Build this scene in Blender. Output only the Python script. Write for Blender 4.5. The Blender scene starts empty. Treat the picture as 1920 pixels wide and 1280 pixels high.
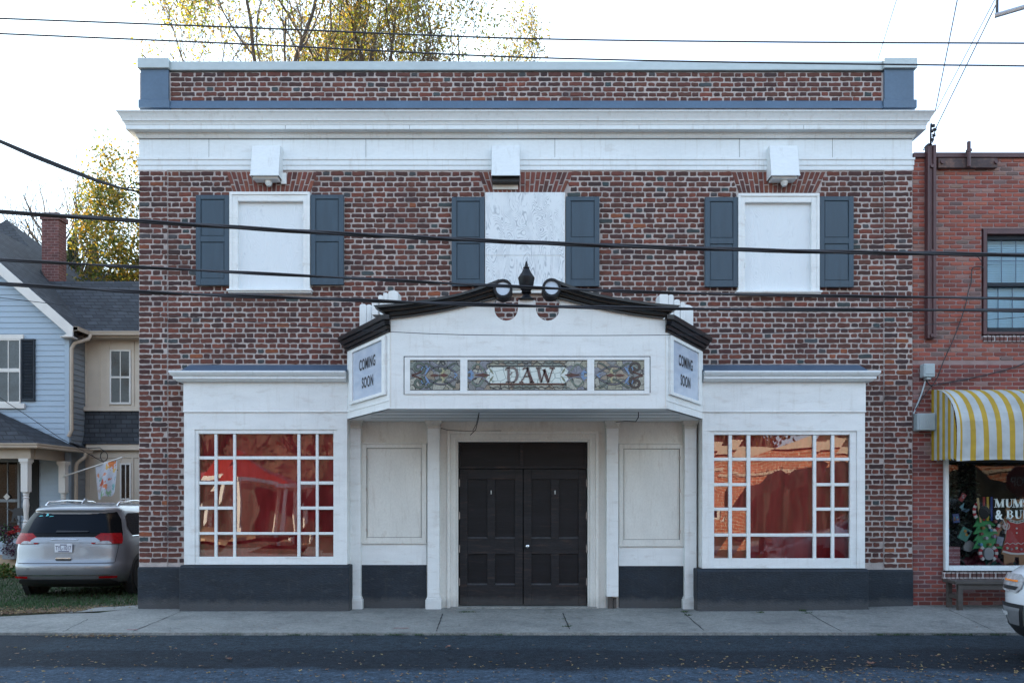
import bpy, math, random
from mathutils import Vector, Matrix
random.seed(7)
R = math.radians
SC = bpy.context.scene
COL = SC.collection

# ------------------------------------------------------------------ camera, sky, sun, exposure
cam = bpy.data.objects.new('camera', bpy.data.cameras.new('camera'))
COL.objects.link(cam)
cam.location = (0, -12.44, 1.6)
cam.rotation_euler = (R(90), 0, 0)
cam.data.sensor_width = 36
cam.data.lens = 28
cam.data.shift_y = (948 - 640) / 1920
cam.data.clip_end = 2000
SC.camera = cam
SUN_EL, SUN_AZ = 17.0, -47.0          # degrees; azimuth measured from +Y towards +X
W = bpy.data.worlds.new('World'); SC.world = W; W.use_nodes = True
nt = W.node_tree
for n in list(nt.nodes): nt.nodes.remove(n)
sky = nt.nodes.new('ShaderNodeTexSky'); sky.sky_type = 'NISHITA'; sky.sun_disc = False
sky.sun_elevation = R(SUN_EL); sky.sun_rotation = R(SUN_AZ)
sky.air_density = 1.0; sky.dust_density = 1.6; sky.ozone_density = 1.0
hs = nt.nodes.new('ShaderNodeHueSaturation'); hs.inputs['Saturation'].default_value = 0.80
bg = nt.nodes.new('ShaderNodeBackground'); bg.inputs['Strength'].default_value = 0.15
wo = nt.nodes.new('ShaderNodeOutputWorld')
mn = nt.nodes.new('ShaderNodeVectorMath'); mn.operation = 'MINIMUM'; mn.inputs[1].default_value = (2.35, 2.95, 3.45)
nt.links.new(sky.outputs[0], hs.inputs['Color']); nt.links.new(hs.outputs[0], mn.inputs[0]); nt.links.new(mn.outputs[0], bg.inputs['Color'])
nt.links.new(bg.outputs[0], wo.inputs['Surface'])
sl = bpy.data.lights.new('sun', 'SUN'); sl.energy = 5.0; sl.angle = R(0.5); sl.color = (1.0, 0.80, 0.58)
sun = bpy.data.objects.new('sun', sl); COL.objects.link(sun)
sd = Vector((math.sin(R(SUN_AZ)) * math.cos(R(SUN_EL)), math.cos(R(SUN_AZ)) * math.cos(R(SUN_EL)), math.sin(R(SUN_EL))))
sun.rotation_euler = sd.to_track_quat('Z', 'Y').to_euler()
SC.view_settings.view_transform = 'Standard'; SC.view_settings.look = 'None'
SC.view_settings.gamma = 1; SC.view_settings.exposure = 2.48
SC.render.engine = 'CYCLES'
SC.cycles.max_bounces = 6; SC.cycles.transparent_max_bounces = 12
SC.cycles.use_denoising = True

# ------------------------------------------------------------------ helpers
F, D = 28 / 36 * 1920, 12.44
def S(y): return F / (D + y)
def WX(px, y=0.0): return (px - 960) / S(y)
def WZ(py, y=0.0): return 1.6 + (948 - py) / S(y)
def P(px, py, y): return Vector((WX(px, y), y, WZ(py, y)))

class MB:
    """collects faces; build() links them as one mesh object"""
    def __init__(s): s.v = []; s.f = []; s.c = []; s.has = False
    def add(s, vs, fs, col=None, M=None):
        b = len(s.v)
        s.v += [tuple(M @ Vector(v)) if M is not None else tuple(v) for v in vs]
        s.f += [tuple(i + b for i in f) for f in fs]
        s.c += [col or (1, 1, 1)] * len(fs)
        if col: s.has = True
        return s
    def box(s, x0, x1, y0, y1, z0, z1, col=None, M=None):
        if x0 > x1: x0, x1 = x1, x0
        if y0 > y1: y0, y1 = y1, y0
        if z0 > z1: z0, z1 = z1, z0
        vs = [(x0,y0,z0),(x1,y0,z0),(x1,y1,z0),(x0,y1,z0),(x0,y0,z1),(x1,y0,z1),(x1,y1,z1),(x0,y1,z1)]
        return s.add(vs, [(0,3,2,1),(4,5,6,7),(0,1,5,4),(1,2,6,5),(2,3,7,6),(3,0,4,7)], col, M)
    def prism(s, pts, vec, col=None, M=None):
        """polygon of 3d points extruded by vec"""
        n = len(pts); vec = Vector(vec)
        a = [Vector(p) for p in pts]; b = [p + vec for p in a]
        fs = [tuple(range(n)), tuple(range(2*n-1, n-1, -1))]
        fs += [(i, i+n, (i+1) % n + n, (i+1) % n) for i in range(n)]
        return s.add(a + b, fs, col, M)
    def tube(s, pts, r, n=6, col=None, caps=True, M=None):
        pts = [Vector(p) for p in pts]
        rs = r if isinstance(r, (list, tuple)) else [r] * len(pts)
        vs, fs = [], []
        up = None
        for i, p in enumerate(pts):
            d = (pts[min(i+1, len(pts)-1)] - pts[max(i-1, 0)])
            d = d.normalized() if d.length > 1e-9 else Vector((0,0,1))
            if up is None: up = Vector((0,0,1)) if abs(d.z) < .9 else Vector((1,0,0))
            a = d.cross(up)
            if a.length < 1e-6: a = d.cross(Vector((0,1,0)))
            a.normalize(); b = a.cross(d).normalized(); up = b
            for k in range(n):
                t = 2*math.pi*k/n
                vs.append(p + (a*math.cos(t) + b*math.sin(t)) * rs[i])
        for i in range(len(pts)-1):
            for k in range(n):
                fs.append((i*n+k, i*n+(k+1) % n, (i+1)*n+(k+1) % n, (i+1)*n+k))
        if caps:
            fs.append(tuple(range(n-1, -1, -1))); m = (len(pts)-1)*n; fs.append(tuple(range(m, m+n)))
        return s.add(vs, fs, col, M)
    def lathe(s, prof, c=(0,0,0), n=16, axis='Z', col=None, M=None):
        """prof: list of (radius, height)"""
        c = Vector(c); vs, fs = [], []
        for r, h in prof:
            for k in range(n):
                t = 2*math.pi*k/n; u, w = r*math.cos(t), r*math.sin(t)
                q = {'Z': (u, w, h), 'Y': (u, h, w), 'X': (h, u, w)}[axis]
                vs.append(c + Vector(q))
        for i in range(len(prof)-1):
            for k in range(n):
                fs.append((i*n+k, i*n+(k+1) % n, (i+1)*n+(k+1) % n, (i+1)*n+k))
        fs.append(tuple(range(n-1, -1, -1))); m = (len(prof)-1)*n; fs.append(tuple(range(m, m+n)))
        return s.add(vs, fs, col, M)
    def ribbon(s, pts, w, y0, y1, col=None, M=None):
        """flat stroke in XZ of width(s) w between depths y0,y1"""
        n = len(pts); ws = w if isinstance(w, (list, tuple)) else [w]*n
        L, Rr = [], []
        for i in range(n):
            a = pts[max(i-1,0)]; b = pts[min(i+1,n-1)]
            dx, dz = b[0]-a[0], b[1]-a[1]; l = math.hypot(dx, dz) or 1
            nx, nz = -dz/l*ws[i]/2, dx/l*ws[i]/2
            L.append((pts[i][0]+nx, pts[i][1]+nz)); Rr.append((pts[i][0]-nx, pts[i][1]-nz))
        for i in range(n-1):
            q = [L[i], L[i+1], Rr[i+1], Rr[i]]
            s.prism([(x, y0, z) for x, z in q], (0, y1-y0, 0), col, M)
        return s
    def build(s, name, mat, parent=None, smooth=False, bevel=0, rot=None, loc=None):
        me = bpy.data.meshes.new(name); me.from_pydata(s.v, [], s.f); me.update()
        if s.has:
            at = me.color_attributes.new('tint', 'FLOAT_COLOR', 'CORNER')
            buf = []
            for f, c in zip(s.f, s.c): buf += [c[0], c[1], c[2], 1.0] * len(f)
            at.data.foreach_set('color', buf)
        if mat: me.materials.append(mat)
        if smooth:
            me.polygons.foreach_set('use_smooth', [True]*len(me.polygons))
        o = bpy.data.objects.new(name, me); COL.objects.link(o)
        if parent: o.parent = parent
        if loc: o.location = loc
        if bevel:
            m = o.modifiers.new('bevel', 'BEVEL'); m.width = bevel; m.segments = 1; m.limit_method = 'ANGLE'; m.angle_limit = R(50)
        if smooth == 'auto':
            try: me.set_sharp_from_angle(angle=R(35))
            except Exception: pass
        return o

def tag(o, label=None, cat=None, group=None, kind=None):
    if label: o['label'] = label
    if cat: o['category'] = cat
    if group: o['group'] = group
    if kind: o['kind'] = kind
    return o
def empty(name, loc, label, cat, group=None):
    o = bpy.data.objects.new(name, None); COL.objects.link(o); o.location = loc
    o.empty_display_size = .2
    return tag(o, label, cat, group)
def copy_tree(o, parent=None):
    c = o.copy(); COL.objects.link(c)
    if parent: c.parent = parent; c.matrix_parent_inverse = o.matrix_parent_inverse
    for ch in [x for x in bpy.data.objects if x.parent == o]: copy_tree(ch, c)
    return c

def moulding(prof, path):
    """closed profile [(outward, z)] swept along a plan path [(x, y)] with mitres; outward is right of travel"""
    m = MB(); n = len(path); ds = []
    for i in range(n-1):
        d = Vector((path[i+1][0]-path[i][0], path[i+1][1]-path[i][1])); ds.append(d.normalized())
    vs = []; k = len(prof)
    for i in range(n):
        a = ds[max(i-1, 0)]; b = ds[min(i, n-2)]
        na = Vector((a.y, -a.x)); nb = Vector((b.y, -b.x))
        mt = (na+nb); mt = mt / max(.2, mt.dot(na))
        for o, z in prof: vs.append((path[i][0]+mt.x*o, path[i][1]+mt.y*o, z))
    fs = []
    for i in range(n-1):
        for j in range(k):
            fs.append((i*k+j, i*k+(j+1) % k, (i+1)*k+(j+1) % k, (i+1)*k+j))
    fs.append(tuple(range(k))); fs.append(tuple(range((n-1)*k+k-1, (n-1)*k-1, -1)))
    return m.add(vs, fs)

def text_mb(body, x0, x1, z0, z1, fn, depth=.004, bold=.02, col=None, space=1.0):
    """lettering fitted to a box; fn maps (u, w, out) to a point"""
    cu = bpy.data.curves.new('t', 'FONT'); cu.body = body; cu.size = 1; cu.offset = bold; cu.space_character = space
    o = bpy.data.objects.new('t', cu); COL.objects.link(o)
    dg = bpy.context.evaluated_depsgraph_get(); dg.update()
    me = bpy.data.meshes.new_from_object(o.evaluated_get(dg))
    vs = [v.co.copy() for v in me.vertices]; fs = [tuple(p.vertices) for p in me.polygons]
    bpy.data.objects.remove(o); bpy.data.curves.remove(cu); bpy.data.meshes.remove(me)
    ax = min(v.x for v in vs); bx = max(v.x for v in vs); az = min(v.y for v in vs); bz = max(v.y for v in vs)
    q = [((v.x-ax)/(bx-ax)*(x1-x0)+x0, (v.y-az)/(bz-az)*(z1-z0)+z0) for v in vs]
    m = MB(); m.add([fn(u, w, depth) for u, w in q], fs, col)
    return m

# ------------------------------------------------------------------ materials
def nodes(name):
    m = bpy.data.materials.new(name); m.use_nodes = True
    t = m.node_tree; b = t.nodes['Principled BSDF']
    return m, t, b
def N(t, kind, **kw):
    n = t.nodes.new(kind)
    for k, v in kw.items():
        if k in ('vector_type', 'operation', 'blend_type', 'data_type', 'feature', 'distance', 'layer_name', 'attribute_name', 'noise_dimensions', 'wave_type', 'bands_direction', 'mode'): setattr(n, k, v)
        else: n.inputs[k].default_value = v
    return n
def L(t, a, b): t.links.new(a, b)
def coords(t, scale=(1,1,1), world=True):
    g = t.nodes.new('ShaderNodeNewGeometry') if world else t.nodes.new('ShaderNodeTexCoord')
    mp = t.nodes.new('ShaderNodeMapping'); mp.inputs['Scale'].default_value = scale
    L(t, g.outputs['Position'] if world else g.outputs['Object'], mp.inputs['Vector'])
    return mp.outputs[0]
def ramp(t, src, stops):
    r = t.nodes.new('ShaderNodeValToRGB'); e = r.color_ramp.elements
    while len(e) < len(stops): e.new(.5)
    for i, (p, c) in enumerate(stops):
        e[i].position = p; e[i].color = (c[0], c[1], c[2], 1) if isinstance(c, (tuple, list)) else (c, c, c, 1)
    L(t, src, r.inputs[0]); return r.outputs[0]
def mix(t, fac, a, b, mode='MIX'):
    m = t.nodes.new('ShaderNodeMix'); m.data_type = 'RGBA'; m.blend_type = mode
    for s, x in ((m.inputs[0], fac), (m.inputs[6], a), (m.inputs[7], b)):
        if hasattr(x, 'links') or hasattr(x, 'is_linked'): L(t, x, s)
        elif isinstance(x, (int, float)): s.default_value = x
        else: s.default_value = (x[0], x[1], x[2], 1)
    return m.outputs[2]
def bump(t, b, src, strength=.3, dist=.01):
    n = t.nodes.new('ShaderNodeBump'); n.inputs['Strength'].default_value = strength; n.inputs['Distance'].default_value = dist
    L(t, src, n.inputs['Height']); L(t, n.outputs[0], b.inputs['Normal']); return n
def mat(name, col, rough=.6, var=.12, vs=3, bs=60, bst=.2, bd=.004, stretch=(1,1,1), metal=0, dirt=None, dth=(.62, .72), dscale=9, spec=.5, attr=False, streak=0, foot=0):
    m, t, b = nodes(name)
    b.inputs['Roughness'].default_value = rough; b.inputs['Metallic'].default_value = metal
    b.inputs['Specular IOR Level'].default_value = spec
    c = coords(t, stretch)
    n1 = N(t, 'ShaderNodeTexNoise', Scale=vs, Detail=5); L(t, c, n1.inputs['Vector'])
    n2 = N(t, 'ShaderNodeTexNoise', Scale=bs, Detail=4); L(t, c, n2.inputs['Vector'])
    f = ramp(t, n1.outputs[0], [(.3, 1-var), (.7, 1+var*.4)])
    base = col
    if attr:
        a = t.nodes.new('ShaderNodeAttribute'); a.attribute_name = 'tint'; base = a.outputs['Color']
    o = mix(t, 1.0, base, f, 'MULTIPLY')
    f2 = ramp(t, n2.outputs[0], [(.3, 1-var*.7), (.7, 1+var*.3)])
    o = mix(t, 1.0, o, f2, 'MULTIPLY')
    if dirt:
        n3 = N(t, 'ShaderNodeTexNoise', Scale=dscale, Detail=8, Roughness=.65); L(t, c, n3.inputs['Vector'])
        fd = ramp(t, n3.outputs[0], [(dth[0], 0.), (dth[1], 1.)])
        o = mix(t, fd, o, dirt)
    if streak:
        n4 = N(t, 'ShaderNodeTexNoise', Scale=7, Detail=7, Roughness=.7); L(t, coords(t, (2.2, 2.2, .22)), n4.inputs['Vector'])
        o = mix(t, ramp(t, n4.outputs[0], [(.54, 0.), (.78, streak)]), o, (dirt[0]*.8, dirt[1]*.78, dirt[2]*.72))
    if foot:
        g = t.nodes.new('ShaderNodeNewGeometry'); sp = t.nodes.new('ShaderNodeSeparateXYZ'); L(t, g.outputs['Position'], sp.inputs[0])
        n6 = N(t, 'ShaderNodeTexNoise', Scale=6, Detail=8, Roughness=.7); L(t, coords(t), n6.inputs['Vector'])
        mm = N(t, 'ShaderNodeMath', operation='MULTIPLY_ADD'); L(t, n6.outputs[0], mm.inputs[0]); mm.inputs[1].default_value = -.20; L(t, sp.outputs['Z'], mm.inputs[2])
        o = mix(t, ramp(t, mm.outputs[0], [(0., foot), (.09, 0.)]), o, (.13, .125, .12))
    L(t, o, b.inputs['Base Color'])
    if bst: bump(t, b, n2.outputs[0], bst, bd)
    return m

M = {}
M['white'] = mat('white_paint', (.76, .78, .77), .5, .07, 2.5, 40, .35, .003, (1, 1, 3.5), dirt=(.50, .47, .43), dth=(.56, .86), dscale=3, streak=.32, foot=.2)
M['white_metal'] = mat('white_cornice_paint', (.72, .76, .77), .42, .07, 1.3, 30, .15, .003, (.5, 1, 1), dirt=(.45, .44, .41), dth=(.62, .84), dscale=3, streak=.45)
M['cream'] = mat('aged_white_paint', (.70, .69, .64), .55, .10, 2.5, 45, .4, .003, (1, 1, .6), dirt=(.42, .37, .31), dth=(.60, .84), dscale=5, streak=.42, foot=.25)
M['coping'] = mat('grey_metal_coping', (.42, .47, .47), .35, .10, 1.5, 20, .1, .003, (.4, 1, 1), metal=.2)
M['slate_metal'] = mat('slate_blue_metal', (.075, .125, .19), .42, .12, 2, 25, .2, .003, metal=.1)
M['charcoal'] = mat('charcoal_stucco', (.012, .020, .031), .72, .35, 3, 26, .9, .012, (1, 1, 2.4), dirt=(.045, .047, .052), dth=(.58, .74), dscale=8, streak=.5, foot=.38)
M['shutter'] = mat('slate_shutter_paint', (.036, .066, .095), .55, .14, 4, 70, .3, .002, (3, 1, .5), dirt=(.10, .13, .16), dth=(.74, .80), dscale=12)
M['black_wood'] = mat('weathered_black_wood', (.009, .010, .013), .42, .4, 3, 35, .8, .003, (.35, 1, 5), dirt=(.045, .024, .022), dth=(.60, .74), dscale=6, spec=.25)
M['black_trim'] = mat('glossy_black_trim', (.010, .010, .012), .30, .3, 3, 35, .5, .002, dirt=(.05, .028, .026), dth=(.62, .76), dscale=6, spec=.45)
M['door'] = mat('worn_black_door_paint', (.021, .021, .024), .42, .35, 3, 30, .9, .004, (.6, 1, 5), dirt=(.050, .034, .030), dth=(.54, .70), dscale=5, spec=.22, foot=.25)
M['mortar'] = mat('lime_mortar', (.49, .43, .405), .9, .25, 5, 70, .8, .008, dirt=(.20, .17, .165), dth=(.50, .70), dscale=1.6)
M['brick'] = mat('old_brick', (.2, .07, .05), .82, .28, 16, 110, .7, .004, attr=True, dirt=(.16, .11, .10), dth=(.66, .80), dscale=22)
M['mortar2'] = mat('grey_mortar', (.30, .21, .20), .9, .2, 5, 90, .5, .004)
M['brick2'] = mat('red_shop_brick', (.3, .08, .06), .8, .16, 3, 120, .4, .003, attr=True, dirt=(.32, .24, .24), dth=(.66, .8), dscale=6)
M['brown_metal'] = mat('brown_painted_steel', (.085, .035, .038), .5, .2, 4, 40, .3, .003, dirt=(.16, .10, .09), dth=(.66, .74))
M['wire'] = mat('black_cable_sheath', (.012, .013, .018), .45, .2, 8, 40, .1)
M['thin_wire'] = mat('grey_cable', (.03, .032, .04), .5, .2, 8, 40, .1)
M['concrete'] = None
M['grey_plastic'] = mat('grey_utility_box', (.34, .40, .42), .45, .08, 6, 40, .1)
M['chrome'] = mat('chrome', (.75, .76, .78), .14, .05, 6, 40, .02, metal=1)
M['silver'] = None
M['rubber'] = mat('tyre_rubber', (.018, .018, .019), .8, .2, 12, 80, .3)
M['dark_plastic'] = mat('dark_plastic_trim', (.016, .018, .021), .5, .15, 12, 80, .15)
M['black_gloss'] = mat('gloss_black', (.002, .003, .004), .12, .05, 4, 30, .0, spec=.15)
M['red_lens'] = mat('red_lens', (.30, .004, .006), .15, .3, 14, 30, .1, spec=.25)
M['clear_lens'] = mat('clear_lens', (.40, .40, .41), .12, .3, 14, 30, .1)
M['amber_lens'] = mat('amber_lens', (.75, .22, .03), .15, .2, 14, 30, .1)
M['plate'] = mat('plate_white', (.66, .70, .76), .35, .05, 14, 30, .05)
M['navy'] = mat('navy_ink', (.04, .05, .12), .5, .1)
M['black_ink'] = mat('black_letter', (.012, .012, .014), .4, .1)
M['teal'] = mat('teal_decal', (.10, .55, .58), .4, .1)
M['shingle'] = None
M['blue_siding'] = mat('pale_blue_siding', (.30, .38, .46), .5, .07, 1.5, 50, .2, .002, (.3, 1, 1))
M['grey_shade_siding'] = mat('grey_blue_shade_siding', (.21, .24, .265), .55, .07, 1.5, 50, .2, .002, (.3, .3, 1))  # plain grey parts, and painted shade for the right-facing house walls
M['beige'] = mat('beige_trim_paint', (.38, .31, .24), .5, .1, 3, 50, .2)
M['cream_trim'] = mat('cream_house_paint', (.50, .43, .35), .55, .08, 3, 50, .2)
M['pale_trim'] = mat('pale_house_trim', (.62, .60, .57), .5, .07, 3, 50, .1)
M['dark_room'] = mat('dark_interior', (.02, .022, .024), .9, .2)
M['bark'] = mat('bark', (.12, .092, .070), .85, .35, 5, 30, .8, .02, (1, 1, .4))
M['wood_grey'] = mat('weathered_bench_wood', (.085, .070, .062), .7, .3, 4, 40, .6, .004, (.4, 1, 4))
M['red_roof'] = mat('red_metal_roof', (.42, .045, .035), .4, .1, 3, 30, .1)
M['steel'] = mat('galvanised_steel', (.42, .43, .45), .4, .1, 6, 30, .1, metal=.7)
M['tan'] = mat('tan_paint', (.42, .30, .2), .6, .1)
M['tint'] = mat('painted_card', (1, 1, 1), .55, .06, 6, 40, .05, attr=True)
M['tint_gloss'] = mat('printed_gloss', (1, 1, 1), .3, .05, 6, 40, .03, attr=True)
M['soffit'] = mat('white_soffit_paint', (.84, .85, .84), .6, .05, 2.5, 40, .2, .002)
M['ledge'] = mat('ledge_highlight', (.055, .055, .06), .7, .4, 12, 60, .3)  # highlight on the door panel ledges, put into a lighter grey
M['hinge'] = mat('pale_hinge', (.42, .36, .33), .4, .2, 9, 60, .2, metal=.4)

def car_paint(name, col, metal, rough):
    m, t, b = nodes(name)
    b.inputs['Base Color'].default_value = (*col, 1); b.inputs['Metallic'].default_value = metal
    b.inputs['Roughness'].default_value = rough; b.inputs['Coat Weight'].default_value = .8; b.inputs['Coat Roughness'].default_value = .04
    n = N(t, 'ShaderNodeTexNoise', Scale=900, Detail=1); L(t, coords(t), n.inputs['Vector'])
    L(t, mix(t, 1., col, ramp(t, n.outputs[0], [(.3, .85), (.7, 1.1)]), 'MULTIPLY'), b.inputs['Base Color'])
    n2 = N(t, 'ShaderNodeTexNoise', Scale=4, Detail=4); L(t, coords(t), n2.inputs['Vector'])
    L(t, ramp(t, n2.outputs[0], [(.3, rough), (.8, rough+.12)]), b.inputs['Roughness'])
    return m
M['silver'] = car_paint('silver_car_paint', (.245, .265, .29), .6, .32)
M['car_white'] = car_paint('white_car_paint', (.66, .69, .72), .0, .28)

def glass(name, tint=(1, 1, 1), ior=1.9, wave=.0, wscale=2.0, rough=.0, film=0.0, filmcol=(.5,.5,.5)):
    """thin window glass: clear sheet that also mirrors the street, wavy like old panes"""
    m = bpy.data.materials.new(name); m.use_nodes = True; t = m.node_tree
    for n in list(t.nodes): t.nodes.remove(n)
    o = t.nodes.new('ShaderNodeOutputMaterial')
    tr = t.nodes.new('ShaderNodeBsdfTransparent'); tr.inputs[0].default_value = (*tint, 1)
    gl = t.nodes.new('ShaderNodeBsdfGlossy'); gl.inputs['Roughness'].default_value = rough
    fr = t.nodes.new('ShaderNodeFresnel'); fr.inputs['IOR'].default_value = ior
    ms = t.nodes.new('ShaderNodeMixShader')
    if wave:
        nn = N(t, 'ShaderNodeTexNoise', Scale=wscale, Detail=1.2, Roughness=.4); L(t, coords(t), nn.inputs['Vector'])
        bp = t.nodes.new('ShaderNodeBump'); bp.inputs['Strength'].default_value = 1; bp.inputs['Distance'].default_value = wave
        L(t, nn.outputs[0], bp.inputs['Height']); L(t, bp.outputs[0], gl.inputs['Normal'])
    L(t, fr.outputs[0], ms.inputs[0]); L(t, tr.outputs[0], ms.inputs[1]); L(t, gl.outputs[0], ms.inputs[2])
    out = ms.outputs[0]
    if film:
        df = t.nodes.new('ShaderNodeBsdfDiffuse'); df.inputs[0].default_value = (*filmcol, 1)
        m2 = t.nodes.new('ShaderNodeMixShader'); m2.inputs[0].default_value = film
        L(t, out, m2.inputs[1]); L(t, df.outputs[0], m2.inputs[2]); out = m2.outputs[0]
    L(t, out, o.inputs['Surface'])
    return m
M['shop_glass'] = glass('old_wavy_glass', (.9, .9, .9), 2.15, .0045, 1.2)
M['house_glass'] = glass('house_glass', (.8, .85, .88), 2.1, .004, 3)
M['blind_glass'] = glass('upstairs_glass', (.85, .93, .97), 1.35, .003, 2)
M['car_glass'] = mat('tinted_car_glass', (.002, .005, .010), .06, .1, 3, 20, 0, spec=.12)
M['store_glass'] = glass('shop_window_glass', (.9, .92, .93), 1.42, .002, 1.5)

def leaf_mat(name, stops, tl=.45):
    m, t, b = nodes(name)
    b.inputs['Roughness'].default_value = .6
    g = t.nodes.new('ShaderNodeAttribute'); g.attribute_name = 'tint'
    n = N(t, 'ShaderNodeTexNoise', Scale=30, Detail=2); L(t, coords(t), n.inputs['Vector'])
    c = mix(t, 1., g.outputs['Color'], ramp(t, n.outputs[0], [(.3, .75), (.7, 1.15)]), 'MULTIPLY')
    L(t, c, b.inputs['Base Color'])
    tr = t.nodes.new('ShaderNodeBsdfTranslucent'); L(t, c, tr.inputs[0])
    ms = t.nodes.new('ShaderNodeMixShader'); ms.inputs[0].default_value = tl
    o = t.nodes['Material Output']
    L(t, b.outputs[0], ms.inputs[1]); L(t, tr.outputs[0], ms.inputs[2]); L(t, ms.outputs[0], o.inputs['Surface'])
    return m
M['leaf'] = leaf_mat('autumn_leaf', None, .5)
M['grass'] = leaf_mat('grass_blade', None, .25)

def shingle_mat():
    m, t, b = nodes('asphalt_shingle')
    b.inputs['Roughness'].default_value = .85
    a = t.nodes.new('ShaderNodeNewGeometry')
    sep = t.nodes.new('ShaderNodeSeparateXYZ'); L(t, a.outputs['Position'], sep.inputs[0])
    # courses follow height; tabs follow x+y
    z = N(t, 'ShaderNodeMath', operation='MULTIPLY'); z.inputs[1].default_value = 1.0; L(t, sep.outputs['Z'], z.inputs[0])
    xy = N(t, 'ShaderNodeMath', operation='ADD'); L(t, sep.outputs['X'], xy.inputs[0]); L(t, sep.outputs['Y'], xy.inputs[1])
    cmb = t.nodes.new('ShaderNodeCombineXYZ'); L(t, xy.outputs[0], cmb.inputs[0]); L(t, z.outputs[0], cmb.inputs[1])
    br = t.nodes.new('ShaderNodeTexBrick'); L(t, cmb.outputs[0], br.inputs['Vector'])
    br.inputs['Color1'].default_value = (.020, .024, .031, 1); br.inputs['Color2'].default_value = (.040, .045, .053, 1)
    br.inputs['Mortar'].default_value = (.010, .012, .015, 1)
    br.inputs['Scale'].default_value = 1; br.inputs['Brick Width'].default_value = .30; br.inputs['Row Height'].default_value = .125
    br.inputs['Mortar Size'].default_value = .016; br.inputs['Mortar Smooth'].default_value = .3
    n = N(t, 'ShaderNodeTexNoise', Scale=2.5, Detail=6); L(t, a.outputs['Position'], n.inputs['Vector'])
    c = mix(t, 1., br.outputs['Color'], ramp(t, n.outputs[0], [(.3, .75), (.7, 1.35)]), 'MULTIPLY')
    L(t, c, b.inputs['Base Color']); bump(t, b, br.outputs['Fac'], -.6, .02)
    return m
M['shingle'] = shingle_mat()

def concrete_mat():
    m, t, b = nodes('sidewalk_concrete')
    b.inputs['Roughness'].default_value = .85
    c = coords(t)
    n1 = N(t, 'ShaderNodeTexNoise', Scale=.9, Detail=6); L(t, c, n1.inputs['Vector'])
    n2 = N(t, 'ShaderNodeTexNoise', Scale=36, Detail=8, Roughness=.85); L(t, c, n2.inputs['Vector'])
    n3 = N(t, 'ShaderNodeTexNoise', Scale=2.4, Detail=8, Roughness=.7); L(t, c, n3.inputs['Vector'])
    o = mix(t, ramp(t, n1.outputs[0], [(.35, 0.), (.65, 1.)]), (.185, .190, .180), (.255, .260, .243))
    o = mix(t, 1., o, ramp(t, n2.outputs[0], [(.32, .5), (.68, 1.45)]), 'MULTIPLY')
    n5 = N(t, 'ShaderNodeTexNoise', Scale=12, Detail=6, Roughness=.8); L(t, c, n5.inputs['Vector'])
    o = mix(t, 1., o, ramp(t, n5.outputs[0], [(.36, .72), (.64, 1.22)]), 'MULTIPLY')
    o = mix(t, ramp(t, n3.outputs[0], [(.52, 0.), (.70, .75)]), o, (.10, .108, .105))
    L(t, o, b.inputs['Base Color']); bump(t, b, n2.outputs[0], .5, .006)
    return m
M['concrete'] = concrete_mat()

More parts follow.
